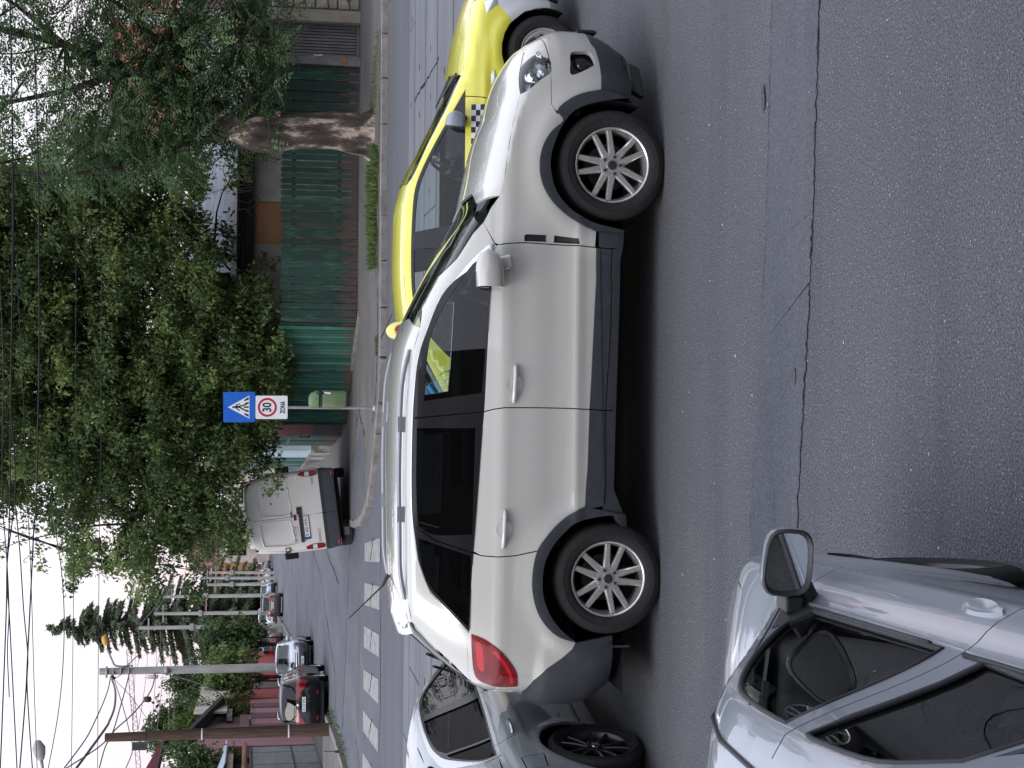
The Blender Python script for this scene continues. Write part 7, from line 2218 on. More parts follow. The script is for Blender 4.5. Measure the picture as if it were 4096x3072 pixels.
 # lamp bowls behind the clear lenses
 for key, poly in (('headlight', hn), ('headlight#2', hf)):
  Qb = panels(SUV, 'cyl', [('lamp_bowl', poly)], (), 0.05, -1, xc, 0.0, {'lamp_bowl': -0.045}, ascale=0.85)
  panel_objects(Qb, {'lamp_bowl': mat('lamp_bowl', (0.42, 0.43, 0.45), 0.22, metal=0.8)}, E[key], WHITE)
  a = sum(p[0] for p in poly) / len(poly)
  s_ = -1 if a < 0 else 1
  b = MB()
  c0 = SUV.pos('cyl', [(a * 1.03, 0.855)], -1, xc)[0]
  for rr, zz, dx in ((0.062, 0.862, 0.0), (0.04, 0.80, 0.07)):
   c0 = SUV.pos('cyl', [(a * (1.06 if dx == 0 else 0.88), zz)], -1, xc)[0]
   d = Vector((c0[0] - xc, c0[1], 0)).normalized()
   ctr = Vector(c0) - d * 0.022
   q = MB().lathe([(0.0, -0.012), (rr * 0.55, -0.016), (rr * 0.8, -0.004), (rr, -0.014), (rr * 1.05, 0.0), (rr, 0.02)], 28, 'z')
   M_ = d.to_track_quat('-Z', 'Y').to_matrix()
   b.add([ctr + M_ @ Vector(v) for v in q.v], q.f)
  b.build('projector', CHROME, E[key], True, auto=40)
 for poly in (fn_, ff):
  a = sum(p[0] for p in poly) / len(poly)
  c0 = SUV.pos('cyl', [(a, 0.545)], -1, xc)[0]
  d = Vector((c0[0] - xc, c0[1], 0)).normalized()
  q = MB().lathe([(0.0, -0.02), (0.04, -0.016), (0.05, 0.0), (0.052, 0.04)], 24, 'z')
  M_ = d.to_track_quat('-Z', 'Y').to_matrix()
  b = MB(); b.add([Vector(c0) - d * 0.035 + M_ @ Vector(v) for v in q.v], q.f)
  b.build('fog_lamp', BLACK_GLOSS, root, True, auto=40)
 # splitter lips under the bumper corners, plate holder
 for s_ in (-1, 1):
  b = MB(); b.obox((1.93, s_ * 0.70, 0.17), (0.10, -s_ * 0.02, 0.015), (0.0, 0.05, 0), (0.02, 0, 0.045)); b.build('air_dam', BLACK_PLASTIC, root, bevel=0.01)
 plate(root, 'B 07 KLM', (2.352, 0, 0.40), pi / 2)
 # ---- top surfaces
 def xy(pts):
  return [(p[0], -float(SUV.y(np.array([p[0]]), np.array([p[1]]))[0])) for p in pts]
 def sym(pts):
  return pts + [(x, -y) for x, y in pts[::-1]]
 hood_near = xy(hs)
 hood = sym([(2.185, -0.22), (2.17, -0.42), (2.12, -0.56), (2.02, -0.66), (1.90, -0.74)] + hood_near[0:6] + [(1.10, -0.60), (1.20, -0.30)])
 ap = xy(P('apillar')); re_ = xy(P('roof_edge')); dp = xy(P('dpillar'))
 cowl = sym([(1.045, -0.76), (1.12, -0.80), (1.16, -0.60), (1.24, -0.30), (1.20, -0.3), (1.12, -0.55), (0.98, -0.74)])
 ws = sym([(1.16, -0.28), (1.08, -0.55)] + [(p[0], p[1] + 0.012) for p in ap[1:]] + [(0.30, -0.50), (0.345, -0.25)])
 roof = sym([(0.345, -0.25), (0.30, -0.50)] + re_ + [(-1.72, -0.45), (-1.74, -0.2)])
 rw = sym([(-1.74, -0.2), (-1.72, -0.45)] + [(p[0], p[1] + 0.03) for p in dp] + [(-2.07, -0.4)])
 lay = [('cowl', cowl), ('windshield', ws), ('roof', roof), ('rear_window', rw), ('hood', hood)]
 lines = [([(x, y) for x, y in hood[6:12]], 0.008), ([(0.345, -0.25), (0.345, 0.25)], 0.005)]
 Q = panels(SUV, 'top', lay, [], 0.055, -1, None, {'windshield': 0.004, 'rear_window': 0.004, 'hood': 0.02},
    {'windshield': -0.004, 'rear_window': -0.004, 'cowl': -0.015, 'hood': 0.0})
 panel_objects(Q, mats, root, WHITE)
 # ---- rear end
 xr = -1.15
 def bothr(pts):
  n = th(SUV, xr, pts)
  n = [(a if a > 0 else a + 2 * pi, z) for a, z in n]
  return n, [(2 * pi - a, z) for a, z in n]
 n2, f2 = bothr([(xb, 0.87), (xb, 1.12), (-2.05, 1.205)])
 tailgate = n2 + f2[::-1]
 n3, f3 = bothr([(-1.72, 0.32)] + [(-1.757, 0.572)] + P('bumper_rear')[1:5] + [(-2.10, 0.872)])
 bumper_r = n3 + [(pi + 0.1, 0.86), (pi - 0.1, 0.86)] + f3[::-1] + [(pi - 0.5, 0.30), (pi, 0.30), (pi + 0.5, 0.30)]
 lay = [('tailgate', tailgate), ('rear_bumper', bumper_r)]
 Q = panels(SUV, 'cyl', lay, [], 0.05, -1, xr, 0.04, {'rear_bumper': 0.006}, ascale=0.9)
 panel_objects(Q, mats, root, WHITE)
 plate(root, 'B 07 KLM', (-2.185, 0, 1.0), -pi / 2)
 b = MB()                                            # spoiler over the rear window
 pts = []
 for y in np.linspace(-0.60, 0.60, 9):
  k = 1 - 0.10 * (y / 0.6) ** 2
  pts.append([(-1.50, y, 1.690 - 0.05 * (y / 0.6) ** 2), (-1.66 * k ** 0.3, y, 1.690 - 0.05 * (y / 0.6) ** 2), (-1.80 * k ** 0.4, y, 1.645 - 0.05 * (y / 0.6) ** 2),
     (-1.79 * k ** 0.4, y, 1.62 - 0.05 * (y / 0.6) ** 2), (-1.66, y, 1.62 - 0.03 * (y / 0.6) ** 2)])
 vs = [p for r_ in pts for p in r_]
 fs = [(i * 5 + j, i * 5 + (j + 1) % 5, (i + 1) * 5 + (j + 1) % 5, (i + 1) * 5 + j) for i in range(8) for j in range(5)] + [(0, 1, 2, 3, 4), (40, 44, 43, 42, 41)]
 b.add(vs, fs); b.build('spoiler', WHITE, root, True, auto=50)
 # ---- hardware
 for s_ in (-1, 1):
  door_f, door_r = objs[s_]['front_door'], objs[s_]['rear_door']
  for door, hx, hz in ((door_f, -0.088, 0.988), (door_r, -1.020, 1.048)):
   yy = s_ * float(SUV.y(np.array([hx]), np.array([hz]))[0])
   b = MB()
   n = 9
   for k in range(n - 1):
    pass
   pts = [(hx + 0.118 * (2 * k / (n - 1) - 1), yy + s_ * (0.030 - 0.024 * abs(2 * k / (n - 1) - 1) ** 3), hz - 0.006 * (2 * k / (n - 1) - 1)) for k in range(n)]
   b.tube(pts, [0.010] + [0.0145] * (n - 2) + [0.010], 10)
   b.build('door_handle', WHITE, door, True, auto=60)
   c = MB()                                    # dished cup behind the handle
   vs, fs = [], []
   for i, (r_, dd) in enumerate(((1.06, 0.0015), (0.98, 0.0022), (0.85, -0.0005), (0.55, -0.003), (0.0, -0.004))):
    for k in range(24):
     a = 2 * pi * k / 24
     x, z = hx + 0.062 * r_ * cos(a), hz + 0.054 * r_ * sin(a)
     y0 = s_ * (float(SUV.y(np.array([x]), np.array([z]))[0]) + dd + 0.003)
     vs.append((x, y0, z))
   for i in range(4):
    for k in range(24):
     fs.append((i * 24 + k, i * 24 + (k + 1) % 24, (i + 1) * 24 + (k + 1) % 24, (i + 1) * 24 + k))
   c.add(vs, fs)
   c.build('handle_cup', WHITE, door, True)
  # mirror: shell, glass, arm
  mr_ = bpy.data.objects.new('side_mirror', None); COL.objects.link(mr_); mr_.parent = root
  mr_.location = (0.63, s_ * 0.99, 1.165)
  b = MB()
  prof = []
  for t in np.linspace(0, 1, 8):                  # along x: back (0) to front (1)
   x = -0.105 + 0.245 * t
   sc = (1 - abs(2 * max(t - 0.35, 0) / 1.3) ** 2.2) ** 0.5
   prof.append((x, sc))
  vs, fs = [], []
  K = 16
  for x, sc in prof:
   for k in range(K):
    a = 2 * pi * k / K
    cy = abs(cos(a)) ** 0.7 * (1 if cos(a) > 0 else -1); cz = abs(sin(a)) ** 0.7 * (1 if sin(a) > 0 else -1)
    vs.append((x, 0.118 * cy * sc, 0.088 * cz * sc + 0.012 * (x + 0.1) / 0.25))
  for i in range(7):
   for k in range(K):
    fs.append((i * K + k, i * K + (k + 1) % K, (i + 1) * K + (k + 1) % K, (i + 1) * K + k))
  fs.append(tuple(range(7 * K, 8 * K)))
  b.add(vs, fs); b.build('mirror_shell', WHITE, mr_, True, auto=60)
  b = MB(); b.add([(-0.102, 0.108 * cos(2 * pi * k / 20), 0.080 * sin(2 * pi * k / 20)) for k in range(20)], [tuple(range(20))])
  b.build('mirror_glass', MIRROR_GLASS, mr_)
  b = MB()
  b.obox((0.055, -s_ * 0.075, -0.095), (0.045, 0, 0.006), (0, s_ * 0.035, 0.0), (-0.012, -s_ * 0.02, 0.050))
  b.build('mirror_arm', WHITE, mr_, bevel=0.015, seg=3)
  # roof rail
  rl = P('rail_near')
  pts = []
  for x in np.linspace(0.13, -1.50, 22):
   y0 = 0.615 - 0.0 * x
   zt_ = float(SUV.pos('top', [(x, y0)])[0][2])
   t = (0.13 - x) / 1.63
   lift = 0.026 * min(1, (t / 0.13) ** 0.8, ((1 - t) / 0.12) ** 0.8)
   pts.append((x, s_ * y0, zt_ + lift + 0.004))
  b = MB(); b.tube(pts, 0.014, 8)
  for t in (0.30, 0.66):
   x = 0.13 - 1.63 * t
   y0 = 0.615
   zt_ = float(SUV.pos('top', [(x, y0)])[0][2])
   b.box(x - 0.05, x + 0.05, s_ * y0 - 0.012, s_ * y0 + 0.012, zt_ - 0.01, zt_ + 0.045)
  b.build('roof_rail', mat('rail_silver', (0.27, 0.275, 0.30), 0.4, metal=0.5), root, True, auto=50)
  # arches' inner lip ends: mud flaps
  b = MB(); b.box(-1.80, -1.785, s_ * 0.74, s_ * 0.86, 0.20, 0.36); b.build('mud_flap', BLACK_PLASTIC, root)
  for wx, sp in ((1.343, 0.0), (-1.350, 0.55)):
   make_wheel('paired', 0.362, 0.243, 0.225, ALLOY, root, (wx, s_ * 0.775, 0.350), s_ > 0, sp)
 b = MB(); b.tube([(-1.42, 0.05, 1.70), (-1.50, 0.05, 1.74)], [0.018, 0.010], 8); b.tube([(-1.50, 0.05, 1.74), (-1.72, 0.05, 1.97)], [0.007, 0.004], 6)
 b.build('antenna', BLACK_PLASTIC, root, True, auto=50)
 b = MB(); b.tube([(-1.95, -0.1, 1.44), (-2.06, 0.3, 1.30)], 0.012, 6); b.tube([(-2.1, 0.0, 1.24), (-2.0, -0.3, 1.42)], 0.01, 6)
 b.build('rear_wiper', BLACK_PLASTIC, root)
 make_chassis(SUV, root, [(1.343, 0.35), (-1.35, 0.35)], 1.10, -2.10, 2.1, 0.40, 0.24, 0.05, hood_to=[(1.1, 2.1)])
 make_interior(root, 0.85, 0.05, -0.75, 0.62, 0.72)
 b = MB(); b.box(-2.0, 0.6, -0.72, 0.72, 0.55, 0.60); b.box(-1.9, -1.1, -0.7, 0.7, 0.6, 1.1); b.build('cabin_floor', DARK_VOID, root)
 return root

make_suv((0.088, 10.634, 0.0))

# ---------------------------------------------------------------- the other cars
def sedan_body(roof=0.0, wide=1.0, hood=0.0, tail=0.0, shelf=0.0, nf=3.3, fx=0.0):
 r = roof
 return Body(
  top=[(-2.16, 0.70), (-2.12, 0.86 + tail), (-2.04, 0.97 + tail), (-1.78, 1.015 + tail), (-1.66, 1.035 + tail), (-1.35, 1.20 + r * 0.6), (-1.08, 1.345 + r), (-0.85, 1.42 + r), (-0.4, 1.455 + r), (0.0, 1.45 + r), (0.26, 1.405 + r), (0.6, 1.25 + r * 0.7),
    (0.95, 1.085 + r * 0.2), (1.13, 1.012), (1.22, 0.995), (1.5, 0.958 + hood), (1.8 + fx * 0.7, 0.898 + hood), (2.0 + fx, 0.815 + hood), (2.08 + fx, 0.73 + hood), (2.13 + fx, 0.58)],
  front=[(x + (fx if z < 1 else 0), z) for x, z in [(1.98, 0.15), (2.05, 0.25), (2.11, 0.36), (2.13, 0.48), (2.125, 0.58), (2.10, 0.68), (2.05, 0.76), (1.95, 0.84), (1.7, 0.93), (1.3, 1.1), (1.3, 1.8)]],
  rear=[(-2.02, 0.20), (-2.10, 0.32), (-2.15, 0.45), (-2.16, 0.60), (-2.14, 0.75), (-2.13, 0.88 + tail), (-2.06, 0.96 + tail), (-1.8, 1.05 + tail), (-1.4, 1.2), (-1.0, 1.8)],
  width=[(w, y * wide) for w, y in [(0.15, 0.73), (0.22, 0.785), (0.36, 0.815), (0.52, 0.838), (0.68, 0.850), (0.80, 0.846), (0.88, 0.832 - shelf * 0.35), (0.94, 0.805 - shelf), (1.0, 0.772 - shelf), (1.35 + r, 0.625 - shelf), (1.45 + r, 0.575 - shelf), (1.55 + r, 0.50)]],
  xf=1.15, xr=-1.15, nf=nf, nr=4.2, mt=2.4, dz=pchip([-2.2, -1.6, -0.8, 0.2, 0.9, 1.2, 2.2], [0.12, 0.10, 0.10, 0.10, 0.10, 0.11, 0.14]), relief=arch_relief([(1.315, 0.31), (-1.315, 0.31)], 0.40))

def hatch_body(h=1.60, wide=1.0):
 k = h - 1.60
 return Body(
  top=[(-2.10, 0.70), (-2.06, 0.95), (-2.00, 1.08), (-1.86, 1.34), (-1.74, 1.50 + k), (-1.60, 1.555 + k), (-1.2, 1.59 + k), (-0.5, 1.60 + k), (0.0, 1.585 + k), (0.30, 1.52 + k), (0.6, 1.38 + k * 0.7), (0.95, 1.17), (1.10, 1.08), (1.20, 1.06), (1.5, 1.02), (1.8, 0.95), (1.98, 0.85), (2.06, 0.75), (2.10, 0.60)],
  front=[(1.95, 0.17), (2.02, 0.27), (2.08, 0.38), (2.10, 0.50), (2.095, 0.62), (2.07, 0.72), (2.02, 0.80), (1.92, 0.88), (1.7, 0.98), (1.3, 1.15), (1.3, 1.9)],
  rear=[(-1.98, 0.22), (-2.06, 0.35), (-2.10, 0.48), (-2.11, 0.62), (-2.08, 0.80), (-2.06, 0.96), (-2.02, 1.06), (-1.88, 1.33), (-1.78, 1.50), (-1.70, 1.9)],
  width=[(w, y * wide) for w, y in [(0.17, 0.74), (0.26, 0.80), (0.40, 0.835), (0.58, 0.855), (0.75, 0.865), (0.90, 0.860), (0.99, 0.840), (1.06, 0.805), (1.45, 0.665), (1.55 + k, 0.61), (1.72 + k, 0.50)]],
  xf=1.15, xr=-1.15, nf=3.3, nr=4.6, mt=2.4, dz=pchip([-2.2, -1.6, -0.8, 0.2, 0.9, 1.2, 2.2], [0.10, 0.09, 0.09, 0.09, 0.10, 0.11, 0.14]), relief=arch_relief([(1.28, 0.33), (-1.28, 0.33)], 0.42))

def arch_relief(ws, R):
 def f(x, z):
  r = 0 * x
  for wx, wz in ws:
   d = np.hypot(x - wx, z - wz)
   r = r + 0.020 * np.exp(-((d - R) / 0.06) ** 2)
  return r + 0.010 * np.exp(-((z - 0.80) / 0.03) ** 2) * np.clip((1.5 - abs(x)) / 0.5, 0, 1)
 return f

def circ(cx, cz, r, n=26):
 return [(cx + r * cos(2 * pi * k / n), cz + r * sin(2 * pi * k / n)) for k in range(n)]

def make_car(name, label, body, S, loc, rz, near=0.05, far=0.09):
 """A car from side outlines. S: dict of outlines and choices."""
 root = thing(name, label, 'car', loc, rz, S.get('group'))
 if 'tilt' in S:
  root.rotation_euler = (S['tilt'], 0, rz)
 PAINT = S['paint']
 wx, wz, wr, aw = S['wheels'], S['wz'], S['wr'], S['arch']
 y_at = lambda x, z: float(body.y(np.array([x]), np.array([z]))[0])
 sill, belt, roof_e, hood_e, tail_e = S['sill'], S['belt'], S['roof_edge'], S['hood_edge'], S.get('tail_edge', [])
 xe_f, xe_r = S['end_f'], S['end_r']
 mats = {'window': S.get('glass', GLASS_CLEAR), 'rear_side_window': S.get('glass_r', S.get('glass', GLASS_CLEAR)), 'quarter_window': S.get('glass_r', S.get('glass', GLASS_CLEAR)), 'window_frame': S.get('frame', BLACK_PLASTIC), 'windshield': S.get('glass', GLASS_CLEAR), 'rear_window': S.get('glass_r', GLASS_CLEAR), 'cowl': BLACK_PLASTIC,
   'headlight': LENS, 'tail_light': RED_LENS, 'grille': BLACK_PLASTIC, 'grille_bar': CHROME, 'window_trim': S.get('trim', BLACK_PLASTIC), 'sill': S.get('sill_mat', PAINT), 'side_moulding': BLACK_PLASTIC,
   'front_bumper': S.get('bumper_mat', PAINT), 'rear_bumper': S.get('rbumper_mat', PAINT), 'lower_bumper': BLACK_PLASTIC, 'nose': S.get('nose_mat', PAINT), 'plate_recess': S.get('recess_mat', PAINT), 'fog_recess': BLACK_PLASTIC, 'mirror_sail': BLACK_PLASTIC, 'fuel_door': PAINT, 'head_lamp': CHROME}
 dl = S['doors']                                      # front edge, split, rear edge: (x at belt, x at sill)
 sh = [p for p in hood_e] + belt[1:] + tail_e         # shoulder line from nose to tail
 zb = lambda x: float(np.interp(x, [p[0] for p in sh][::-1], [p[1] for p in sh][::-1]))
 def edge(x0, x1, z1=sill, n=5):
  z0 = zb(x0)
  return [(x0 + (x1 - x0) * (k / n) ** 1.5, z0 + (z1 - z0) * k / n) for k in range(n + 1)]
 e0, e1, e2 = edge(*dl[0]), edge(*dl[1]), edge(*dl[2])
 # the rear door is cut by the wheel arch
 low = [(xe_f, sill + 0.05), (xe_r, sill + 0.05)]
 bodyside = [(p[0], p[1]) for p in sh if xe_r <= p[0] <= xe_f] + [(xe_r, zb(xe_r)), (xe_r, sill)] + [(xe_f, sill), (xe_f, zb(xe_f))]
 bodyside = [(xe_f, zb(xe_f))] + [(p[0], p[1]) for p in sh if xe_r < p[0] < xe_f] + [(xe_r, zb(xe_r)), (xe_r, sill), (xe_f, sill)]
 beltseg = lambda a, c: [(p[0], p[1]) for p in sh if c < p[0] < a]
 fender = [(xe_f, zb(xe_f))] + beltseg(xe_f, dl[0][0]) + e0 + [(xe_f, sill)]
 fdoor = [e0[0]] + beltseg(dl[0][0], dl[1][0]) + e1 + e0[::-1][:-1]
 rdoor = [e1[0]] + beltseg(dl[1][0], dl[2][0]) + e2 + e1[::-1][:-1]
 quarter = [e2[0]] + beltseg(dl[2][0], xe_r) + [(xe_r, zb(xe_r)), (xe_r, sill)] + e2[::-1][:-1]
 side_frame = roof_e + [(belt[-1][0] - 0.02, belt[-1][1])] + belt[::-1]
 layers = [('side_frame', side_frame), ('fender', fender), ('front_door', fdoor), ('rear_door', rdoor), ('quarter_panel', quarter)]
 layers += [('sill', [(wx[0] - aw, sill - 0.10), (wx[1] + aw, sill - 0.10), (wx[1] + aw, sill), (wx[0] - aw, sill)])]
 for (a, c, z0, z1) in S.get('mouldings', []):
  layers.append(('side_moulding', [(a, z0), (c, z0), (c, z1), (a, z1)]))
 layers += [(None, circ(wx[0], wz, aw)), (None, circ(wx[1], wz, aw)), (None, [(wx[0] - aw, 0.0), (wx[0] + aw, 0.0), (wx[0] + aw, wz), (wx[0] - aw, wz)]), (None, [(wx[1] - aw, 0.0), (wx[1] + aw, 0.0), (wx[1] + aw, wz), (wx[1] - aw, wz)])]
 if 'trim_poly' in S:
  layers.append(('window_trim', smooth_poly(S['trim_poly'])))
 layers.append(('window_frame', smooth_poly(S['frame_poly'])))
 for fr in S.get('door_frames', []):                  # body-coloured pillars between the panes
  layers.append(('side_frame', fr))
 for nm, p in S['panes']:
  layers.append((nm, smooth_poly(p)))
 for nm, p in S.get('extra_side', []):
  layers.append((nm, p))
 g = S.get('gap', 0.008)
 lines = [(e0, g), (e1, g), (e2, g)] + [(l, g) for l in S.get('side_lines', [])]
 offs = {'window': -0.008, 'rear_side_window': -0.008, 'quarter_window': -0.008, 'window_frame': 0.001, 'window_trim': 0.004, 'side_moulding': 0.012, 'sill': -0.004, 'tail_light': 0.004, 'mirror_sail': 0.004}
 rims = {'window': 0.003, 'rear_side_window': 0.003, 'quarter_window': 0.003, 'window_frame': 0.012}
 objs = {}
 for sgn, res in ((-1, near), (1, far)):
  Q = panels(body, 'side', layers, lines, res, sgn, None, rims, offs)
  objs[sgn] = panel_objects(Q, mats, root, PAINT)
 # ends
 for end, xc, X in (('f', 1.15, xe_f), ('r', -1.15, xe_r)):
  zt = zb(X)
  zs_ = np.linspace(0.17, zt - 0.002, 9)
  a_n = [(atan2(-y_at(X, z), X - xc), z) for z in zs_]
  if end == 'r':
   a_n = [(a + 2 * pi, z) for a, z in a_n]
   mir = lambda q: [(2 * pi - a, z) for a, z in q]
   cen = pi
  else:
   mir = lambda q: [(-a, z) for a, z in q]
   cen = 0.0
  whole = a_n + mir(a_n)[::-1]
  zbm = S['zbump_' + end]
  nb = [p for p in a_n if p[1] < zbm]
  ab = float(np.interp(zbm, [p[1] for p in a_n], [p[0] for p in a_n]))
  bump = nb + [(ab, zbm)] + mir([(ab, zbm)]) + mir(nb)[::-1]
  zl = S.get('zlow_' + end, 0.27)
  lowp = [p for p in a_n if p[1] < zl]
  al = float(np.interp(zl, [p[1] for p in a_n], [p[0] for p in a_n]))
  lowp = lowp + [(al, zl)] + mir([(al, zl)]) + mir(lowp)[::-1]
  lay = [('nose' if end == 'f' else 'tailgate', whole), ('front_bumper' if end == 'f' else 'rear_bumper', bump), ('lower_bumper', lowp)]
  for nm, pts in S['ends_' + end]:
   if nm.endswith('*'):                         # given in (x, z) on the side, mirrored
    q = th(body, xc, pts)
    if end == 'r':
     q = [(a if a > 0 else a + 2 * pi, z) for a, z in q]
    q = smooth_poly(q) if len(q) > 4 else q
    lay += [(nm[:-1], q), (nm[:-1] + '#2', mir(q))]
   else:                                        # (angle offset from the centre line, z)
    lay.append((nm, [(cen + a, z) for a, z in pts]))
  Q = panels(body, 'cyl', lay, [], near * 1.1 if S.get('face') == end else 0.08, -1, xc, {'headlight': 0.0, 'tail_light': 0.02},
     {'grille': -0.02, 'grille_bar': 0.008, 'headlight': -0.002, 'headlight#2': -0.002, 'tail_light': 0.005, 'tail_light#2': 0.005, 'front_bumper': 0.012, 'rear_bumper': 0.012, 'lower_bumper': 0.006, 'fog_recess': -0.02, 'plate_recess': -0.01, 'grille_bar#2': 0.01}, ascale=0.8)
  E = panel_objects(Q, mats, root, PAINT)
  for nm, q in lay:
   if nm.split('#')[0] == 'headlight' and nm in E:
    Qb = panels(body, 'cyl', [('lamp_bowl', q)], (), 0.08, -1, xc, 0.0, {'lamp_bowl': -0.03}, ascale=0.8)
    panel_objects(Qb, {'lamp_bowl': mat('lamp_bowl', (0.42, 0.43, 0.45), 0.22, metal=0.8)}, E[nm], PAINT)
 # top
 def xy(pts):
  return [(p[0], -y_at(p[0], p[1])) for p in pts]
 def sym(pts):
  return pts + [(x, -y) for x, y in pts[::-1]]
 A = [p for p in roof_e]
 iw, ir = S['roof_cut']                               # indices in roof_edge: end of the windscreen pillar, start of the rear pillar
 ap, rf, dp = xy(A[:iw + 1]), [(x, y - 0.012) for x, y in xy(A[iw:ir + 1])], xy(A[ir:])
 he = [(x, y - 0.010) for x, y in xy(hood_e)]
 xw0, xw1, xb0, xb1 = S['ws_base'], S['ws_top'], S['rw_top'], S['rw_base']
 hood_nose = [(X_, -Y_) for X_, Y_ in S['hood_nose']]
 hood = sym(hood_nose + he + [(hood_e[-1][0] + 0.04, -0.5), (xw0 + 0.06, -0.25)])
 cowl = sym([(hood_e[-1][0] + 0.045, -0.5), (xw0 + 0.065, -0.25), (xw0, -0.25), (ap[0][0], -0.5), (ap[0][0] - 0.02, ap[0][1] + 0.02), (hood_e[-1][0], he[-1][1] + 0.01)])
 ws = sym([(xw0, -0.25), (ap[0][0] - 0.0, -0.52)] + [(p[0], p[1] + 0.014) for p in ap] + [(xw1 - 0.02, -0.42), (xw1, -0.2)])
 roof = sym([(xw1, -0.2), (xw1 - 0.02, -0.42)] + rf + [(xb0 + 0.01, -0.42), (xb0, -0.2)])
 rw = sym([(xb0, -0.2), (xb0 + 0.01, -0.42)] + [(p[0], p[1] + 0.03) for p in dp] + [(xb1, -0.45), (xb1 - 0.01, -0.2)])
 lay = [('cowl', cowl), ('windshield', ws), ('roof', roof), ('rear_window', rw), ('hood', hood)]
 if tail_e:
  te = xy([(belt[-1][0], belt[-1][1])] + tail_e)
  lay.append(('boot_lid', sym([(xb1 - 0.012, -0.2), (xb1 - 0.002, -0.45)] + te + [(S['boot_end'], -0.5), (S['boot_end'] - 0.02, -0.2)])))
 Q = panels(body, 'top', lay, [], 0.07 if near < 0.06 else 0.10, -1, None, {'windshield': 0.003, 'rear_window': 0.003}, {'windshield': -0.004, 'rear_window': -0.004, 'cowl': -0.012})
 panel_objects(Q, mats, root, PAINT)
 # wheels
 for s_ in (-1, 1):
  for i, x in enumerate(wx):
   make_wheel(S['wheel'], wr, S['rim'], S.get('tw', 0.19), S['rim_mat'], root, (x, s_ * (y_at(0.0, 0.55) - 0.105), wz), s_ > 0, 0.3 * i, S.get('wheel_detail', False))
 make_chassis(body, root, [(wx[0], wz), (wx[1], wz)], S['chassis_top'], xe_r + 0.05, xe_f - 0.05, aw - 0.02, 0.20, 0.05, hood_to=[(1.15, xe_f - 0.1)] + ([(xe_r + 0.05, -1.7)] if tail_e else []))
 make_interior(root, S['dash'], 0.05, -0.72, S.get('zseat', 0.42), 0.70, S.get('cloth'), S.get('steer', True))
 b = MB(); b.box(xe_r + 0.5, 0.9, -0.66, 0.66, 0.30, 0.36); b.build('cabin_floor', DARK_VOID, root)
 # mirrors
 mx_, mz_ = S['mirror']
 for s_ in (-1, 1):
  mr_ = bpy.data.objects.new('side_mirror', None); COL.objects.link(mr_); mr_.parent = root
  y0 = y_at(mx_, mz_ - 0.05)
  mr_.location = (mx_, s_ * (y0 + S.get('mirror_out', 0.115)), mz_); mr_.rotation_euler = (0, 0.10, s_ * 0.17)
  b = MB(); vs, fs = [], []
  K = 20
  for t_, sc in ((0.0, 1.0), (0.2, 1.0), (0.5, 0.93), (0.75, 0.78), (0.92, 0.50), (1.0, 0.2)):
   for k in range(K):
    a = 2 * pi * k / K
    cy = abs(cos(a)) ** 0.55 * (1 if cos(a) > 0 else -1); cz = abs(sin(a)) ** 0.55 * (1 if sin(a) > 0 else -1)
    tap = 1 - 0.10 * (s_ * cy + 1) * (cz > 0)
    vs.append((-0.05 + 0.12 * t_, 0.105 * cy * sc, 0.080 * cz * sc * tap))
  for i in range(5):
   for k in range(K):
    fs.append((i * K + k, i * K + (k + 1) % K, (i + 1) * K + (k + 1) % K, (i + 1) * K + k))
  fs.append(tuple(range(5 * K, 6 * K)))
  b.add(vs, fs); b.build('mirror_shell', S.get('mirror_mat', PAINT), mr_, True, auto=60)
  b = MB()
  o2, i2, i3 = [], [], []
  for k in range(K):
   a = 2 * pi * k / K
   cy = abs(cos(a)) ** 0.55 * (1 if cos(a) > 0 else -1); cz = abs(sin(a)) ** 0.55 * (1 if sin(a) > 0 else -1)
   tap = 1 - 0.10 * (s_ * cy + 1) * (cz > 0)
   o2.append((-0.052, 0.106 * cy, 0.081 * cz * tap)); i2.append((-0.062, 0.100 * cy, 0.076 * cz * tap)); i3.append((-0.040, 0.090 * cy, 0.066 * cz * tap))
  b.add(o2 + i2 + i3, [(k, (k + 1) % K, K + (k + 1) % K, K + k) for k in range(K)] + [(K + k, K + (k + 1) % K, 2 * K + (k + 1) % K, 2 * K + k) for k in range(K)])
  b.build('mirror_rim', BLACK_PLASTIC, mr_, True, auto=40)
  b = MB(); b.add([(-0.042, y, z) for _, y, z in i3], [tuple(range(K))]); b.build('mirror_glass', MIRROR_GLASS, mr_)
  b = MB(); b.tube([(0.015, -s_ * 0.06, -0.055), (0.02, -s_ * 0.12, -0.085), (0.03, -s_ * (S.get('mirror_out', 0.115) + 0.045), -0.09)], [0.032, 0.036, 0.045], 10); b.build('mirror_arm', BLACK_PLASTIC, mr_, True, auto=50)
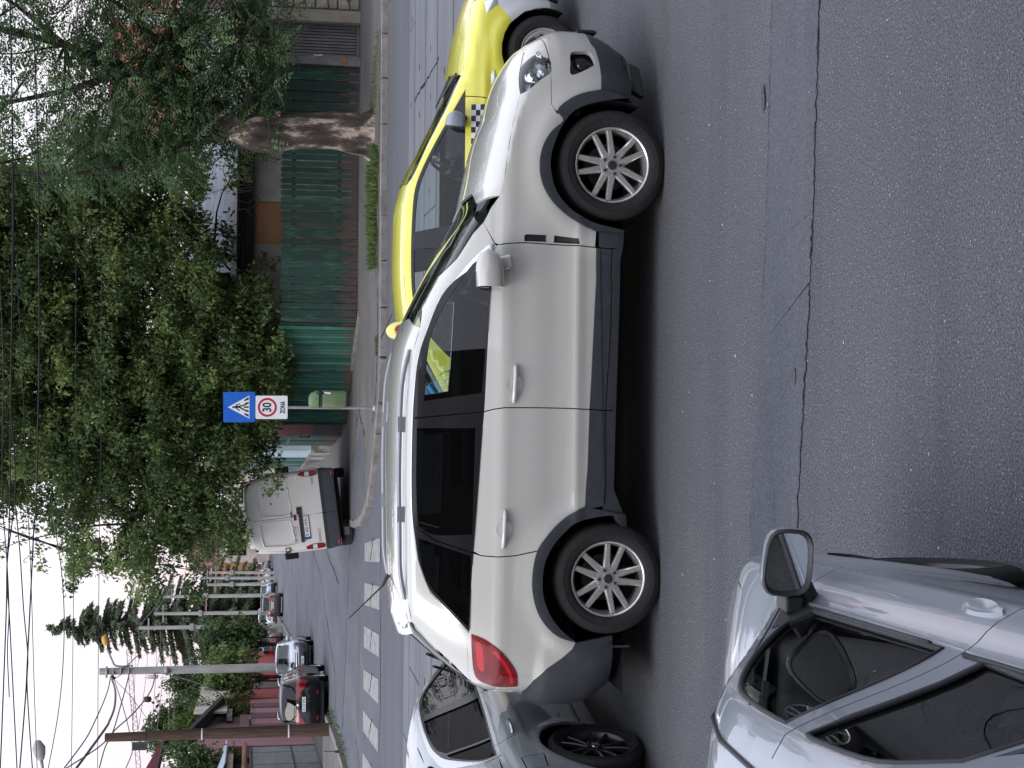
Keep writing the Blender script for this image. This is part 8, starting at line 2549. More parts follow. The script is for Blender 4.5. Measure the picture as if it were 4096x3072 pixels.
  for kk, (hx, hz) in enumerate(S['handles']):
   door = objs[s_].get('front_door' if kk == 0 else 'rear_door')
   yy = y_at(hx, hz)
   b = MB()
   if S.get('handle_kind') == 'flap':
    q = [(hx + 0.11 * cos(a), hz + 0.025 * sin(a)) for a in np.linspace(0, 2 * pi, 20, endpoint=False)]
    vs = [(x, s_ * (y_at(x, z) - 0.004), z) for x, z in q] + [(hx + (x - hx) * 0.93, s_ * (y_at(x, z) + 0.011), hz + (z - hz) * 0.86) for x, z in q] + [(hx + (x - hx) * 0.72, s_ * (y_at(x, z) + 0.0145), hz + (z - hz) * 0.5) for x, z in q]
    b.add(vs, [(k, (k + 1) % 20, 20 + (k + 1) % 20, 20 + k) for k in range(20)] + [(20 + k, 20 + (k + 1) % 20, 40 + (k + 1) % 20, 40 + k) for k in range(20)] + [tuple(range(40, 60))])
    b.build('door_handle', PAINT, door, True, auto=35)
   else:
    b.tube([(hx + 0.10, s_ * (yy + 0.003), hz), (hx + 0.07, s_ * (yy + 0.032), hz), (hx - 0.07, s_ * (yy + 0.032), hz), (hx - 0.10, s_ * (yy + 0.003), hz)], 0.013, 8)
    b.build('door_handle', S.get('handle_mat', PAINT), door, True, auto=60)
 if S.get('plate_r'):
  plate(root, S['plate_r'], (S['plate_rx'], 0, S['plate_rz']), -pi / 2)
 if S.get('plate_f'):
  plate(root, S['plate_f'], (S['plate_fx'], 0, S['plate_fz']), pi / 2)
 return root, objs

def sedan_spec(r=0.0, **k):
 S = dict(wheels=(1.315, -1.315), wz=0.305, wr=0.308, rim=0.195, arch=0.365, sill=0.30, end_f=1.76, end_r=-1.78,
    hood_edge=[(1.80, 0.862), (1.55, 0.915), (1.35, 0.945), (1.12, 0.972)], belt=[(1.12, 0.972), (1.02, 0.952), (0.5, 0.950), (-0.3, 0.956), (-1.0, 0.975), (-1.34, 0.995)],
    tail_edge=[(-1.62, 0.990), (-1.80, 0.972), (-2.02, 0.93)],
    roof_edge=[(1.12, 0.975), (0.86, 1.085 + r * .3), (0.58, 1.225 + r * .7), (0.28, 1.358 + r), (0.06, 1.403 + r), (-0.4, 1.418 + r), (-0.82, 1.390 + r), (-1.06, 1.315 + r), (-1.32, 1.175 + r * .5), (-1.60, 1.020)],
    frame_poly=[(0.985, 0.955, 1), (0.80, 1.055), (0.52, 1.205 + r * .7), (0.24, 1.325 + r), (0.0, 1.358 + r), (-0.45, 1.366 + r), (-0.76, 1.340 + r), (-0.98, 1.245 + r), (-1.17, 1.085 + r * .5), (-1.24, 0.995, 1), (-0.3, 0.960), (0.5, 0.953)],
    panes=[('window', [(0.74, 0.972, 1), (0.70, 1.075), (0.48, 1.195 + r * .7), (0.22, 1.302 + r), (0.0, 1.333 + r), (-0.17, 1.340 + r, 1), (-0.10, 0.972, 1)]),
     ('rear_side_window', [(-0.29, 0.974, 1), (-0.31, 1.342 + r, 1), (-0.48, 1.342 + r), (-0.74, 1.318 + r), (-0.92, 1.225 + r, 1), (-0.97, 1.0, 1)]),
     ('quarter_window', [(-1.0, 1.0, 1), (-0.955, 1.20 + r * .7, 1), (-1.10, 1.07 + r * .4), (-1.17, 1.005, 1)])],
    doors=[(0.93, 0.80), (-0.20, -0.24), (-1.12, -0.80)], zbump_f=0.60, zbump_r=0.62, chassis_top=0.90, dash=0.75, mirror=(0.80, 1.02), handles=[(-0.06, 0.84), (-1.00, 0.86)],
    hood_nose=[(1.99, 0.2), (1.97, 0.42), (1.90, 0.58), (1.83, 0.66)], ws_base=1.15, ws_top=0.26, rw_top=-1.05, rw_base=-1.66, roof_cut=(3, 7), boot_end=-2.03,
    ends_f=[('headlight*', [(2.00, 0.61), (2.03, 0.69), (1.95, 0.775), (1.80, 0.80), (1.72, 0.79), (1.74, 0.69), (1.85, 0.625)]), ('grille', [(-0.38, 0.64), (0.38, 0.64), (0.42, 0.745), (-0.42, 0.745)]), ('grille_bar', [(-0.38, 0.685), (0.38, 0.685), (0.38, 0.71), (-0.38, 0.71)]),
      ('grille', [(-0.45, 0.29), (0.45, 0.29), (0.40, 0.43), (-0.40, 0.43)]), ('fog_recess*', [(2.0, 0.34), (2.03, 0.42), (1.93, 0.43), (1.93, 0.35)])],
    ends_r=[('tail_light*', [(-2.03, 0.66), (-2.05, 0.90), (-1.95, 0.93), (-1.84, 0.92), (-1.82, 0.75), (-1.88, 0.66)])],
    wheel='disc', rim_mat=ALLOY, face='')
 S.update(k)
 return S

def hatch_spec(h=1.60, **k):
 d = h - 1.60
 S = dict(wheels=(1.28, -1.28), wz=0.325, wr=0.328, rim=0.21, arch=0.39, sill=0.33, end_f=1.74, end_r=-1.78,
    hood_edge=[(1.78, 0.90), (1.55, 0.955), (1.35, 0.99), (1.10, 1.02)], belt=[(1.10, 1.02), (1.0, 1.01), (0.4, 1.015), (-0.3, 1.03), (-1.0, 1.055), (-1.60, 1.08), (-1.98, 1.08)],
    roof_edge=[(1.10, 1.025), (0.84, 1.17), (0.56, 1.34 + d * .7), (0.28, 1.475 + d), (0.02, 1.535 + d), (-0.5, 1.552 + d), (-1.2, 1.542 + d), (-1.56, 1.505 + d), (-1.74, 1.40 + d * .5), (-1.90, 1.20), (-1.985, 1.085)],
    frame_poly=[(0.97, 1.015, 1), (0.78, 1.13), (0.50, 1.30 + d * .7), (0.24, 1.43 + d), (-0.02, 1.482 + d), (-0.5, 1.497 + d), (-1.15, 1.485 + d), (-1.45, 1.42 + d), (-1.66, 1.22), (-1.70, 1.09, 1), (-0.3, 1.04), (0.4, 1.022)],
    panes=[('window', [(0.72, 1.04, 1), (0.68, 1.15), (0.46, 1.29 + d * .7), (0.22, 1.405 + d), (-0.02, 1.455 + d), (-0.18, 1.462 + d, 1), (-0.12, 1.05, 1)]),
     ('rear_side_window', [(-0.29, 1.055, 1), (-0.31, 1.465 + d, 1), (-0.95, 1.46 + d, 1), (-1.06, 1.08, 1)]),
     ('quarter_window', [(-1.13, 1.09, 1), (-1.05, 1.455 + d, 1), (-1.40, 1.395 + d), (-1.60, 1.21), (-1.63, 1.11, 1)])],
    doors=[(0.93, 0.82), (-0.20, -0.24), (-1.14, -0.82)], zbump_f=0.62, zbump_r=0.60, chassis_top=0.98, dash=0.72, zseat=0.50, mirror=(0.78, 1.10), handles=[(-0.06, 0.92), (-0.99, 0.95)],
    hood_nose=[(1.97, 0.2), (1.95, 0.42), (1.88, 0.58), (1.81, 0.66)], ws_base=1.13, ws_top=0.30, rw_top=-1.72, rw_base=-2.02, roof_cut=(3, 7), boot_end=-2.0,
    ends_f=[('headlight*', [(1.98, 0.64), (2.0, 0.74), (1.92, 0.82), (1.78, 0.85), (1.70, 0.84), (1.74, 0.72), (1.85, 0.65)]), ('grille', [(-0.40, 0.64), (0.40, 0.64), (0.43, 0.77), (-0.43, 0.77)]), ('grille_bar', [(-0.40, 0.70), (0.40, 0.70), (0.40, 0.72), (-0.40, 0.72)]),
      ('grille', [(-0.5, 0.30), (0.5, 0.30), (0.44, 0.46), (-0.44, 0.46)]), ('fog_recess*', [(1.97, 0.36), (2.0, 0.45), (1.90, 0.46), (1.90, 0.37)])],
    ends_r=[('tail_light*', [(-2.02, 0.70), (-2.04, 1.02), (-1.95, 1.06), (-1.84, 1.05), (-1.82, 0.80), (-1.88, 0.70)])],
    wheel='disc', rim_mat=ALLOY, face='')
 S.update(k)
 return S

# ---- yellow taxi in the next lane
YELLOW = paint('taxi_yellow', (0.68, 0.64, 0.06), 0.0, 0.35, dirt=0.15)
TAXI_WHITE = paint('taxi_white', (0.62, 0.64, 0.67), 0.0, 0.35, dirt=0.15)
TB = sedan_body(0.0)
S = sedan_spec(paint=YELLOW, glass=glass('taxi_glass', (0.82, 0.87, 0.87)), bumper_mat=TAXI_WHITE, wheel='cover', rim_mat=mat('wheel_cover', (0.42, 0.42, 0.42), 0.35, metal=0.4), wheel_detail=True, zbump_f=0.66, mirror_mat=mat('mirror_grey', (0.24, 0.26, 0.31), 0.4), face='f', frame=BLACK_GLOSS,
    mirror=(0.72, 1.045), extra_side=[('front_bumper', [(1.55, 0.58), (1.69, 0.69), (1.78, 0.70), (1.78, 0.25), (1.69, 0.25), (1.685, 0.33), (1.64, 0.475)]), ('head_lamp', [(1.61, 0.79), (1.72, 0.805), (1.78, 0.80), (1.78, 0.69), (1.69, 0.69)])])
taxi, to = make_car('taxi', 'yellow taxi with black and white chequered band and white front bumper, behind the white car', TB, S, (1.41, 13.22, 0), 0.0, 0.045, 0.09)
YA = lambda x, z: float(TB.y(np.array([x]), np.array([z]))[0])
ch = [[], []]
for i in range(34):                                     # chequered band along the doors
 for j in range(3):
  x1, x0 = 0.86 - i * 0.046, 0.86 - (i + 1) * 0.046
  z0 = 0.800 + j * 0.036
  q = [(x0, -YA(x0, z0) - 0.003, z0), (x1, -YA(x1, z0) - 0.003, z0), (x1, -YA(x1, z0 + 0.036) - 0.003, z0 + 0.036), (x0, -YA(x0, z0 + 0.036) - 0.003, z0 + 0.036)]
  ch[(i + j) % 2].append(q)
for nm, qs, m_ in (('black_checks', ch[0], INK_BLACK), ('white_checks', ch[1], SIGN_WHITE)):
 b = MB()
 for q in qs:
  b.sheet(q)
 o = b.build(nm, m_, to[-1]['front_door'], fix=False); o['kind'] = 'stuff'
b = MB(); k = 26
pts = [(-1.43 + 0.125 * cos(2 * pi * i / k), 1.055 + 0.105 * sin(2 * pi * i / k)) for i in range(k)]
b = MB(); b.add([(x, -YA(x, z) - 0.006, z) for x, z in pts], [tuple(range(k))]); st = b.build('number_sticker', mat('sticker_blue', (0.02, 0.22, 0.52), 0.4), taxi)
text('sticker_number', '22', 0.135, taxi, (-1.42, -YA(-1.42, 1.06) - 0.014, 1.058), (pi / 2 - 0.36, 0, 0), SIGN_WHITE, sx=0.9, ext=0.002)
b = MB()                                                # roof light: yellow shell with a red end
def dome(b, c, sx, sy, sz, mi=0, n=14, m2=7):
 vs, fs = [], []
 for i in range(m2 + 1):
  p = pi / 2 * i / m2
  for k in range(n):
   a = 2 * pi * k / n
   vs.append((c[0] + sx * cos(p) * cos(a), c[1] + sy * cos(p) * sin(a), c[2] + sz * sin(p)))
 for i in range(m2):
  for k in range(n):
   fs.append((i * n + k, i * n + (k + 1) % n, (i + 1) * n + (k + 1) % n, (i + 1) * n + k))
 b.add(vs, fs, mi)
rl = thing('roof_sign', 'yellow taxi roof lamp with a red side lens on the taxi roof', 'taxi lamp', (0.445, 13.16, TB.T(np.array([-0.96]))[0] + 0.0))
b = MB(); dome(b, (0, 0, 0.0), 0.085, 0.20, 0.13); b.build('lamp_shell', YELLOW, rl, True, auto=60)
b = MB(); dome(b, (0, -0.205, 0.012), 0.05, 0.02, 0.06); b.build('red_lens', RED_LENS, rl, True)
b = MB(); b.box(-0.095, 0.095, -0.215, 0.215, -0.012, 0.004); b.build('base', BLACK_PLASTIC, rl)
b = MB(); b.tube([(0.88, -YA(0.88, 0.72) - 0.006, 0.72), (1.06, -YA(1.06, 0.72) - 0.006, 0.715)], 0.012, 6)
q = [(1.02, 0.70), (1.10, 0.715), (1.145, 0.735), (1.10, 0.755), (1.02, 0.75)]
b = MB(); b.add([(x, -YA(x, z) - 0.008, z) for x, z in q] + [(1.08, -YA(1.08, 0.73) - 0.016, 0.73)], [(i, (i + 1) % 5, 5) for i in range(5)]); b.build('side_indicator', LAMP_WHITE, taxi)
b = MB(); b.tube([(1.20, -0.2, 1.01), (1.02, 0.25, 1.07)], 0.010, 6); b.tube([(1.16, -0.55, 1.0), (1.05, -0.1, 1.06)], 0.010, 6); b.build('wiper', BLACK_PLASTIC, taxi)
b = MB(); b.tube([(-0.80, 0.45, 1.42), (-1.02, 0.45, 1.52)], 0.006, 5); b.build('antenna', BLACK_PLASTIC, taxi)

# ---- silver saloon close below the camera
SILVER = paint('silver_near', (0.28, 0.305, 0.355), 0.3, 0.34, dirt=0.1)
NB = sedan_body(0.06, 1.01, 0.02, shelf=0.042, nf=5.5, fx=0.10)
S = sedan_spec(0.06, paint=SILVER, rim_mat=ALLOY_DARK, glass=glass('near_glass', (0.40, 0.46, 0.46)), glass_r=glass('near_glass_r', (0.30, 0.35, 0.36)), cloth=CLOTH_GREY, mirror=(0.80, 1.035), mirror_mat=SILVER, mirror_out=0.158, frame=SILVER, handle_kind='flap', handles=[(-0.14, 0.850), (-1.00, 0.86)], gap=0.007, face='', wheel_detail=True,
    panes=[('window', [(0.74, 0.972, 1), (0.70, 1.075), (0.48, 1.235), (0.22, 1.362), (0.0, 1.393), (-0.24, 1.400, 1), (-0.175, 0.972, 1)]), ('rear_side_window', [(-0.40, 0.974, 1), (-0.385, 1.402, 1), (-0.48, 1.402), (-0.74, 1.378), (-0.92, 1.285, 1), (-0.97, 1.0, 1)]), ('quarter_window', [(-1.0, 1.0, 1), (-0.955, 1.242, 1), (-1.10, 1.094), (-1.17, 1.005, 1)])], doors=[(0.93, 0.80), (-0.27, -0.31), (-1.12, -0.80)], side_lines=[[(-0.27, 0.956), (-0.31, 1.46)], [(1.0, 0.96), (0.84, 1.05), (0.55, 1.205), (0.26, 1.345), (0.02, 1.40)]],
    extra_side=[('mirror_sail', [(0.985, 0.960), (0.80, 1.055), (0.72, 1.10), (0.69, 0.965)])], trim_poly=[(1.0, 0.945, 1), (0.99, 0.962, 1), (-1.25, 0.985, 1), (-1.25, 0.968, 1)], trim=mat('belt_trim', (0.5, 0.53, 0.58), 0.25, metal=0.5))
near, no = make_car('silver_saloon', 'silver saloon seen from above and behind at the lower left, its right mirror in view', NB, S, (-1.40, 3.70, 0), pi / 2 + radians(2.3), 0.032, 0.08)
# rubber window guide along the sill of the front door
nY = lambda x, z: float(NB.y(np.array([x]), np.array([z]))[0])
b = MB(); b.tube([(x, -nY(x, 0.972) - 0.006, 0.972) for x in np.linspace(0.70, -0.10, 9)], 0.007, 6); b.build('window_seal', BLACK_PLASTIC, no[-1]['front_door'], True)
b = MB(); b.tube([(x, -nY(x, 0.978) - 0.006, 0.978) for x in np.linspace(-0.30, -0.97, 9)], 0.007, 6); b.build('window_seal', BLACK_PLASTIC, no[-1]['rear_door'], True)
for pane in S['panes'][:2]:
 q = smooth_poly(pane[1])
 b = MB(); pts = [(x, -nY(x, z) + 0.002, z) for x, z in q] ; b.tube(pts + [pts[0]], 0.009, 6, False); b.build('window_seal', BLACK_PLASTIC, near, True)
b = MB(); b.tube([(x, -nY(x, z) - 0.004, z + 0.006) for x, z in S['roof_edge']], 0.006, 6); b.build('roof_moulding', BLACK_PLASTIC, near, True)
b = MB(); b.obox((0.88, -nY(0.88, 0.99) - 0.02, 0.985), (0.10, 0, -0.02), (0, 0.028, 0), (0, 0, 0.03)); b.build('mirror_base', BLACK_PLASTIC, near, bevel=0.012, seg=3)

# ---- dark silver saloon half out of the frame behind the white car
DSILVER = paint('silver_dark', (0.28, 0.30, 0.31), 0.35, 0.32, dirt=0.12)
DB = sedan_body(0.03, 1.06, tail=0.03)
CHR = mat('satin_chrome', (0.62, 0.63, 0.64), 0.2, metal=1.0)
S = sedan_spec(0.03, paint=DSILVER, wheel='fan', rim_mat=ALLOY_DARK, wr=0.33, wz=0.33, rim=0.245, arch=0.385, tw=0.235, glass=GLASS_DARK, glass_r=glass('tinted', (0.14, 0.165, 0.165), 0.22), wheel_detail=True, trim=CHR, frame=BLACK_GLOSS, handle_mat=CHR,
    trim_poly=[(1.0, 0.942, 1), (0.81, 1.065), (0.52, 1.222), (0.22, 1.355), (-0.02, 1.398), (-0.46, 1.408), (-0.86, 1.385), (-1.12, 1.300), (-1.31, 1.13), (-1.33, 0.975, 1), (-0.3, 0.945), (0.5, 0.938)],
    frame_poly=[(0.985, 0.960, 1), (0.80, 1.055), (0.52, 1.205), (0.22, 1.340), (-0.02, 1.382), (-0.46, 1.391), (-0.84, 1.368), (-1.09, 1.285), (-1.28, 1.12), (-1.31, 1.000, 1), (-0.3, 0.965), (0.5, 0.957)],
    panes=[('window', [(0.74, 0.972, 1), (0.70, 1.075), (0.48, 1.205), (0.22, 1.325), (0.0, 1.365), (-0.17, 1.372, 1), (-0.10, 0.972, 1)]), ('rear_side_window', [(-0.25, 0.978, 1), (-0.27, 1.376, 1), (-0.48, 1.378), (-0.82, 1.352), (-0.96, 1.300, 1), (-0.985, 1.0, 1)]), ('quarter_window', [(-1.015, 1.0, 1), (-0.99, 1.30, 1), (-1.08, 1.265), (-1.25, 1.12), (-1.285, 1.015, 1)])],
    doors=[(0.93, 0.80), (-0.20, -0.24), (-1.16, -0.84)], side_lines=[[(-1.50, 0.72), (-1.66, 0.72), (-1.68, 0.86), (-1.50, 0.87), (-1.50, 0.72)]], mouldings=[(0.9, -0.85, 0.335, 0.35)])
S['paint'] = DSILVER
make_car('dark_saloon', 'darker silver saloon with black alloys, cut by the left edge behind the white car', DB, S, (-3.10, 11.62, 0), pi / 2 - radians(9), 0.035, 0.09)

# ---- cars along the side street
BLACK_P = paint('black_paint', (0.008, 0.009, 0.011), 0.0, 0.3, dirt=0.0)
BLACK_P.node_tree.nodes['Principled BSDF'].inputs['Coat Weight'].default_value = 0.35
BLACK_P.node_tree.nodes['Principled BSDF'].inputs['Specular IOR Level'].default_value = 0.2
HB = hatch_body(1.60)
S = hatch_spec(1.60, paint=BLACK_P, glass=glass('smoke_glass', (0.35, 0.40, 0.42)), glass_r=glass('rear_glass', (0.14, 0.17, 0.19)), face='r', plate_r='B 115 VPZ', plate_rx=-2.125, plate_rz=0.82,
    ends_r=[('tail_light*', [(-1.99, 0.74), (-2.02, 1.04), (-1.93, 1.07), (-1.84, 1.06), (-1.82, 0.84), (-1.88, 0.75)]), ('plate_recess', [(-0.42, 0.72), (0.42, 0.72), (0.46, 0.93), (-0.46, 0.93)])], recess_mat=BLACK_GLOSS, zlow_r=0.30)
c = gp(1314, 2720)
blk, _ = make_car('black_hatchback', 'black hatchback parked at the left kerb, plate B 115 VPZ', HB, S, (c.x - 0.80, c.y + 1.55, 0), pi / 2 + radians(3.0), 0.06, 0.08)
b = MB(); b.tube([(-2.06, 0.05, 1.12), (-2.04, 0.42, 1.13)], 0.014, 6); b.build('rear_wiper', BLACK_PLASTIC, blk)
b = MB(); b.lathe([(0.0, -2.115), (0.045, -2.113), (0.05, -2.10)], 14, 'x', (0, 0, 1.0)); b.build('badge', CHROME, blk, True)
for s_ in (-1, 1):
 b = MB(); b.tube([(0.1, s_ * 0.56, 1.585), (0.0, s_ * 0.57, 1.625), (-1.3, s_ * 0.56, 1.625), (-1.42, s_ * 0.55, 1.585)], 0.018, 8); b.build('roof_rail', CHROME, blk, True)
 b = MB(); b.box(-2.125, -2.10, s_ * 0.42 - 0.06, s_ * 0.42 + 0.06, 0.37, 0.39); b.build('reflector', RED_REFL, blk)
b = MB(); b.tube([(-0.2, 0.3, 1.60), (-0.45, 0.32, 1.95)], 0.008, 5); b.build('antenna', BLACK_PLASTIC, blk)

PALE_B = paint('pale_silver', (0.40, 0.44, 0.50), 0.3, 0.35, dirt=0.15)
SB2 = sedan_body(0.06)
S = sedan_spec(0.06, paint=PALE_B, face='f', plate_f='B 24 DRS', plate_fx=2.15, plate_fz=0.46, bumper_mat=mat('bumper_grey', (0.07, 0.075, 0.085), 0.5))
c = gp(1262, 2668)
make_car('pale_silver_car', 'pale silver car facing us at the left kerb, behind the black hatchback', SB2, S, (c.x - 0.30, c.y + 3.6, 0), -pi / 2 + radians(6), 0.06, 0.08)

BROWN = paint('brown_paint', (0.085, 0.070, 0.068), 0.3, 0.4, dirt=0.3)
HB2 = hatch_body(1.60)
S = hatch_spec(1.60, paint=BROWN, glass=glass('smoke_glass', (0.35, 0.40, 0.42)), glass_r=glass('smoke_glass2', (0.25, 0.30, 0.33)), face='r', plate_r='B 37 TAV', plate_rx=-2.115, plate_rz=0.78,
    ends_r=[('tail_light*', [(-1.98, 0.80), (-2.00, 1.06), (-1.94, 1.10), (-1.86, 1.10), (-1.84, 0.90), (-1.88, 0.80)]), ('grille_bar', [(-0.35, 0.86), (0.35, 0.86), (0.35, 0.885), (-0.35, 0.885)])])
c0, c1 = gp(1133, 2371), gp(1133, 2484)
brn, _ = make_car('brown_estate', 'grey-brown estate car with roof bars seen from behind, up the side street', HB2, S, ((c0.x + c1.x) / 2 - 0.1, c0.y + 1.4, 0), pi / 2 + radians(6), 0.09, 0.10)
for x in (0.0, -0.85):
 b = MB(); b.tube([(x, -0.85, 1.66), (x, 0.85, 1.66)], 0.035, 6)
 b.build('roof_bar', GALV, brn, True)
 for s_ in (-1, 1):
  b = MB(); b.box(x - 0.04, x + 0.04, s_ * 0.6 - 0.03, s_ * 0.6 + 0.03, 1.54, 1.64); b.build('bar_foot', BLACK_PLASTIC, brn)
S = sedan_spec(0.06, paint=paint('blue_grey_paint', (0.33, 0.38, 0.46), 0.3, 0.35, dirt=0.2), face='f', bumper_mat=mat('bumper_black', (0.03, 0.03, 0.035), 0.5))
c = gp(1110, 2342)
make_car('blue_grey_car', 'blue-grey car facing us directly behind the brown estate', sedan_body(0.06), S, (c.x - 0.85, c.y + 1.9, 0), -pi / 2 + radians(6), 0.10, 0.10)
WHT = paint('far_white', (0.62, 0.62, 0.62), 0.0, 0.4, dirt=0.2)
S = hatch_spec(1.60, paint=WHT, face='r')
c = gp(1093, 2300)
make_car('white_estate', 'white estate car with red tail lamp, beyond the blue-grey car', hatch_body(1.60), S, (c.x - 0.4, c.y + 2.0, 0), pi / 2 + radians(6), 0.10, 0.10)
S = hatch_spec(1.75, paint=paint('far_pale', (0.5, 0.52, 0.55), 0.2, 0.4, dirt=0.2), face='r')
c = gp(1083, 2262)
make_car('pale_estate', 'last pale car in the row at the end of the street', hatch_body(1.75), S, (c.x - 0.6, c.y + 2.5, 0), pi / 2 + radians(6), 0.10, 0.10)
S = hatch_spec(1.62, paint=paint('far_white2', (0.66, 0.67, 0.68), 0.0, 0.4, dirt=0.2), face='f')
c = gp(1118, 2400)
make_car('white_car_far', 'white car standing left of the blue-grey car behind the poles', hatch_body(1.75), S, (c.x - 2.3, c.y + 6.5, 0), -pi / 2 + radians(6), 0.10, 0.10)
S = hatch_spec(1.55, paint=paint('far_dark', (0.02, 0.025, 0.03), 0.0, 0.4, dirt=0.2), face='f')
c = gp(1142, 2520)
make_car('dark_parked_car', 'dark car half hidden by the first concrete pole at the brown fence', hatch_body(1.60), S, (c.x - 1.6, c.y + 3, 0), pi / 2 + radians(6), 0.10, 0.10)

# ---- white van with two wheels on the pavement
def make_van():
 V = Body(top=[(-2.42, 1.0), (-2.40, 1.9), (-2.37, 2.30), (-2.30, 2.43), (-2.1, 2.46), (0, 2.47), (0.9, 2.42), (1.3, 1.95), (1.75, 1.32), (1.9, 1.22), (2.3, 1.05), (2.45, 0.8)],
    front=[(2.35, 0.2), (2.45, 0.5), (2.42, 0.9), (2.2, 1.1), (1.6, 1.5), (1.2, 2.5)], rear=[(-2.34, 0.25), (-2.40, 0.36), (-2.41, 0.65), (-2.41, 1.4), (-2.39, 2.0), (-2.33, 2.45)],
    width=[(0.20, 0.88), (0.40, 0.935), (0.8, 0.952), (1.2, 0.948), (1.7, 0.925), (2.15, 0.88), (2.35, 0.83), (2.5, 0.78)], xf=1.2, xr=-1.6, nf=4, nr=13, mt=2.6, dz=0.16)
 WHITE = paint('van_white', (0.64, 0.63, 0.60), 0.0, 0.4, dirt=0.4)
 root = thing('white_van', 'white panel van seen from behind, right wheels up on the pavement, plate B 600 MMN', 'van', (0, 0, 0))
 z = [0.22, 0.35, 0.6, 0.8, 1.0, 1.3, 1.6, 1.9, 2.1, 2.25]
 yv = lambda x, q: float(V.y(np.array([x]), np.array([q]))[0])
 side = [(2.2, 0.3), (2.2, 1.0), (1.75, 1.3), (1.25, 1.95), (0.85, 2.3), (-2.2, 2.32), (-2.36, 2.2), (-2.37, 0.3)]
 for s_ in (-1, 1):
  Q = panels(V, 'side', [('side_panel', side), (None, circ(1.5, 0.34, 0.42)), (None, circ(-1.5, 0.34, 0.42)), ('window', [(1.5, 1.32), (1.2, 1.85), (0.75, 1.9), (0.75, 1.32)]), ('side_moulding', [(2.0, 0.50), (-2.36, 0.50), (-2.36, 0.60), (2.0, 0.60)]), (None, circ(1.5, 0.34, 0.42)), (None, circ(-1.5, 0.34, 0.42))],
     [([(0.6, 2.2), (0.6, 0.4)], 0.01), ([(-0.7, 2.2), (-0.7, 0.4)], 0.01)], 0.08, s_, None, 0.02, {'window': -0.005, 'side_moulding': 0.01})
  panel_objects(Q, {'window': GLASS_DARK, 'side_moulding': BLACK_PLASTIC}, root, WHITE)
 Q = panels(V, 'top', [('roof', [(0.9, 0.70), (0.9, -0.70), (-2.36, -0.72), (-2.36, 0.72)]), ('windshield', [(1.75, 0.7), (1.75, -0.7), (0.92, -0.68), (0.92, 0.68)]), ('hood', [(2.35, 0.6), (2.35, -0.6), (1.78, -0.8), (1.78, 0.8)])], [], 0.12, -1, None, 0.02)
 panel_objects(Q, {'windshield': GLASS_DARK}, root, WHITE)
 xc = -1.6
 def A(y, zz):                                       # lateral position on the rear face -> angle
  return pi - atan2(y, 2.405 - 1.6) if False else pi + atan2(-y, 0.805)
 def poly(q):
  return [(A(y, zz), zz) for y, zz in q]
 # y is positive to the left of the van seen from behind
 W2 = lambda zz: yv(-2.30, zz)
 zz_ = np.linspace(0.62, 2.28, 10)
 left_e = [(0.90, q) for q in zz_]
 def outline(y0s, y1s):
  return [(y0s(q), q) for q in zz_] + [(y1s(q), q) for q in zz_[::-1]]
 e = lambda q: min(W2(q) - 0.02, 0.93)
 ld = poly([(e(q), q) for q in zz_] + [(0.105, q) for q in zz_[::-1]])
 rd = poly([(0.095, q) for q in zz_] + [(-e(q), q) for q in zz_[::-1]])
 bumper = poly([(0.94, 0.34), (0.95, 0.66), (-0.95, 0.66), (-0.94, 0.34)])
 lp = lambda y0, y1: poly(smooth_poly([(0.16 if y0 is None else y0, 1.40), (y0, 1.95), (y0 + (y1 - y0) * 0.08, 2.10), (y1 - (y1 - y0) * 0.1, 2.12), (y1, 2.0), (y1, 1.5), (y1 - (y1 - y0) * 0.08, 1.42), (y0 + (y1 - y0) * 0.5, 1.40)]))
 tl = lambda s_: poly(smooth_poly([(s_ * 0.80, 0.72), (s_ * 0.93, 0.72), (s_ * 0.945, 1.0), (s_ * 0.90, 1.13), (s_ * 0.83, 1.12), (s_ * 0.785, 0.95)]))
 frame = poly([(e(0.6) + 0.01, 0.62)] + [(e(q) + 0.012, q) for q in zz_] + [(0.6, 2.36), (-0.6, 2.36)] + [(-e(q) - 0.012, q) for q in zz_[::-1]])
 cap = [(p[0], p[1]) for p in frame]
 lay = [('rear_frame', cap), ('rear_door', ld), ('rear_door#2', rd), ('door_panel', lp(0.74, 0.17)), ('door_panel#2', lp(0.03, -0.72)),
   ('rear_bumper', bumper), ('bumper_top', poly([(0.95, 0.60), (0.95, 0.675), (-0.95, 0.675), (-0.95, 0.60)])),
   ('tail_light', tl(1)), ('tail_light#2', tl(-1)), ('lamp_lens_clear', poly([(0.80, 0.88), (0.93, 0.88), (0.93, 0.98), (0.80, 0.98)])), ('lamp_lens_clear#2', poly([(-0.80, 0.88), (-0.93, 0.88), (-0.93, 0.98), (-0.80, 0.98)]))]
 Q = panels(V, 'cyl', lay, [(poly([(0.10, 0.35), (0.10, 2.3)]), 0.010)], 0.05, -1, xc, 0.02, {'door_panel': -0.018, 'door_panel#2': -0.018, 'rear_bumper': 0.05, 'bumper_top': 0.055, 'tail_light': 0.01, 'tail_light#2': 0.01, 'lamp_lens_clear': 0.012, 'lamp_lens_clear#2': 0.012}, ascale=0.8)
 panel_objects(Q, {'rear_bumper': GREY_CLAD, 'bumper_top': BLACK_PLASTIC, 'tail_light': RED_LENS, 'lamp_lens_clear': LAMP_WHITE}, root, WHITE)
 def at(y, zz, o=0.0):
  p = V.pos('cyl', [(A(y, zz), zz)], -1, xc)[0]
  return Vector((p[0] - o, p[1], zz))
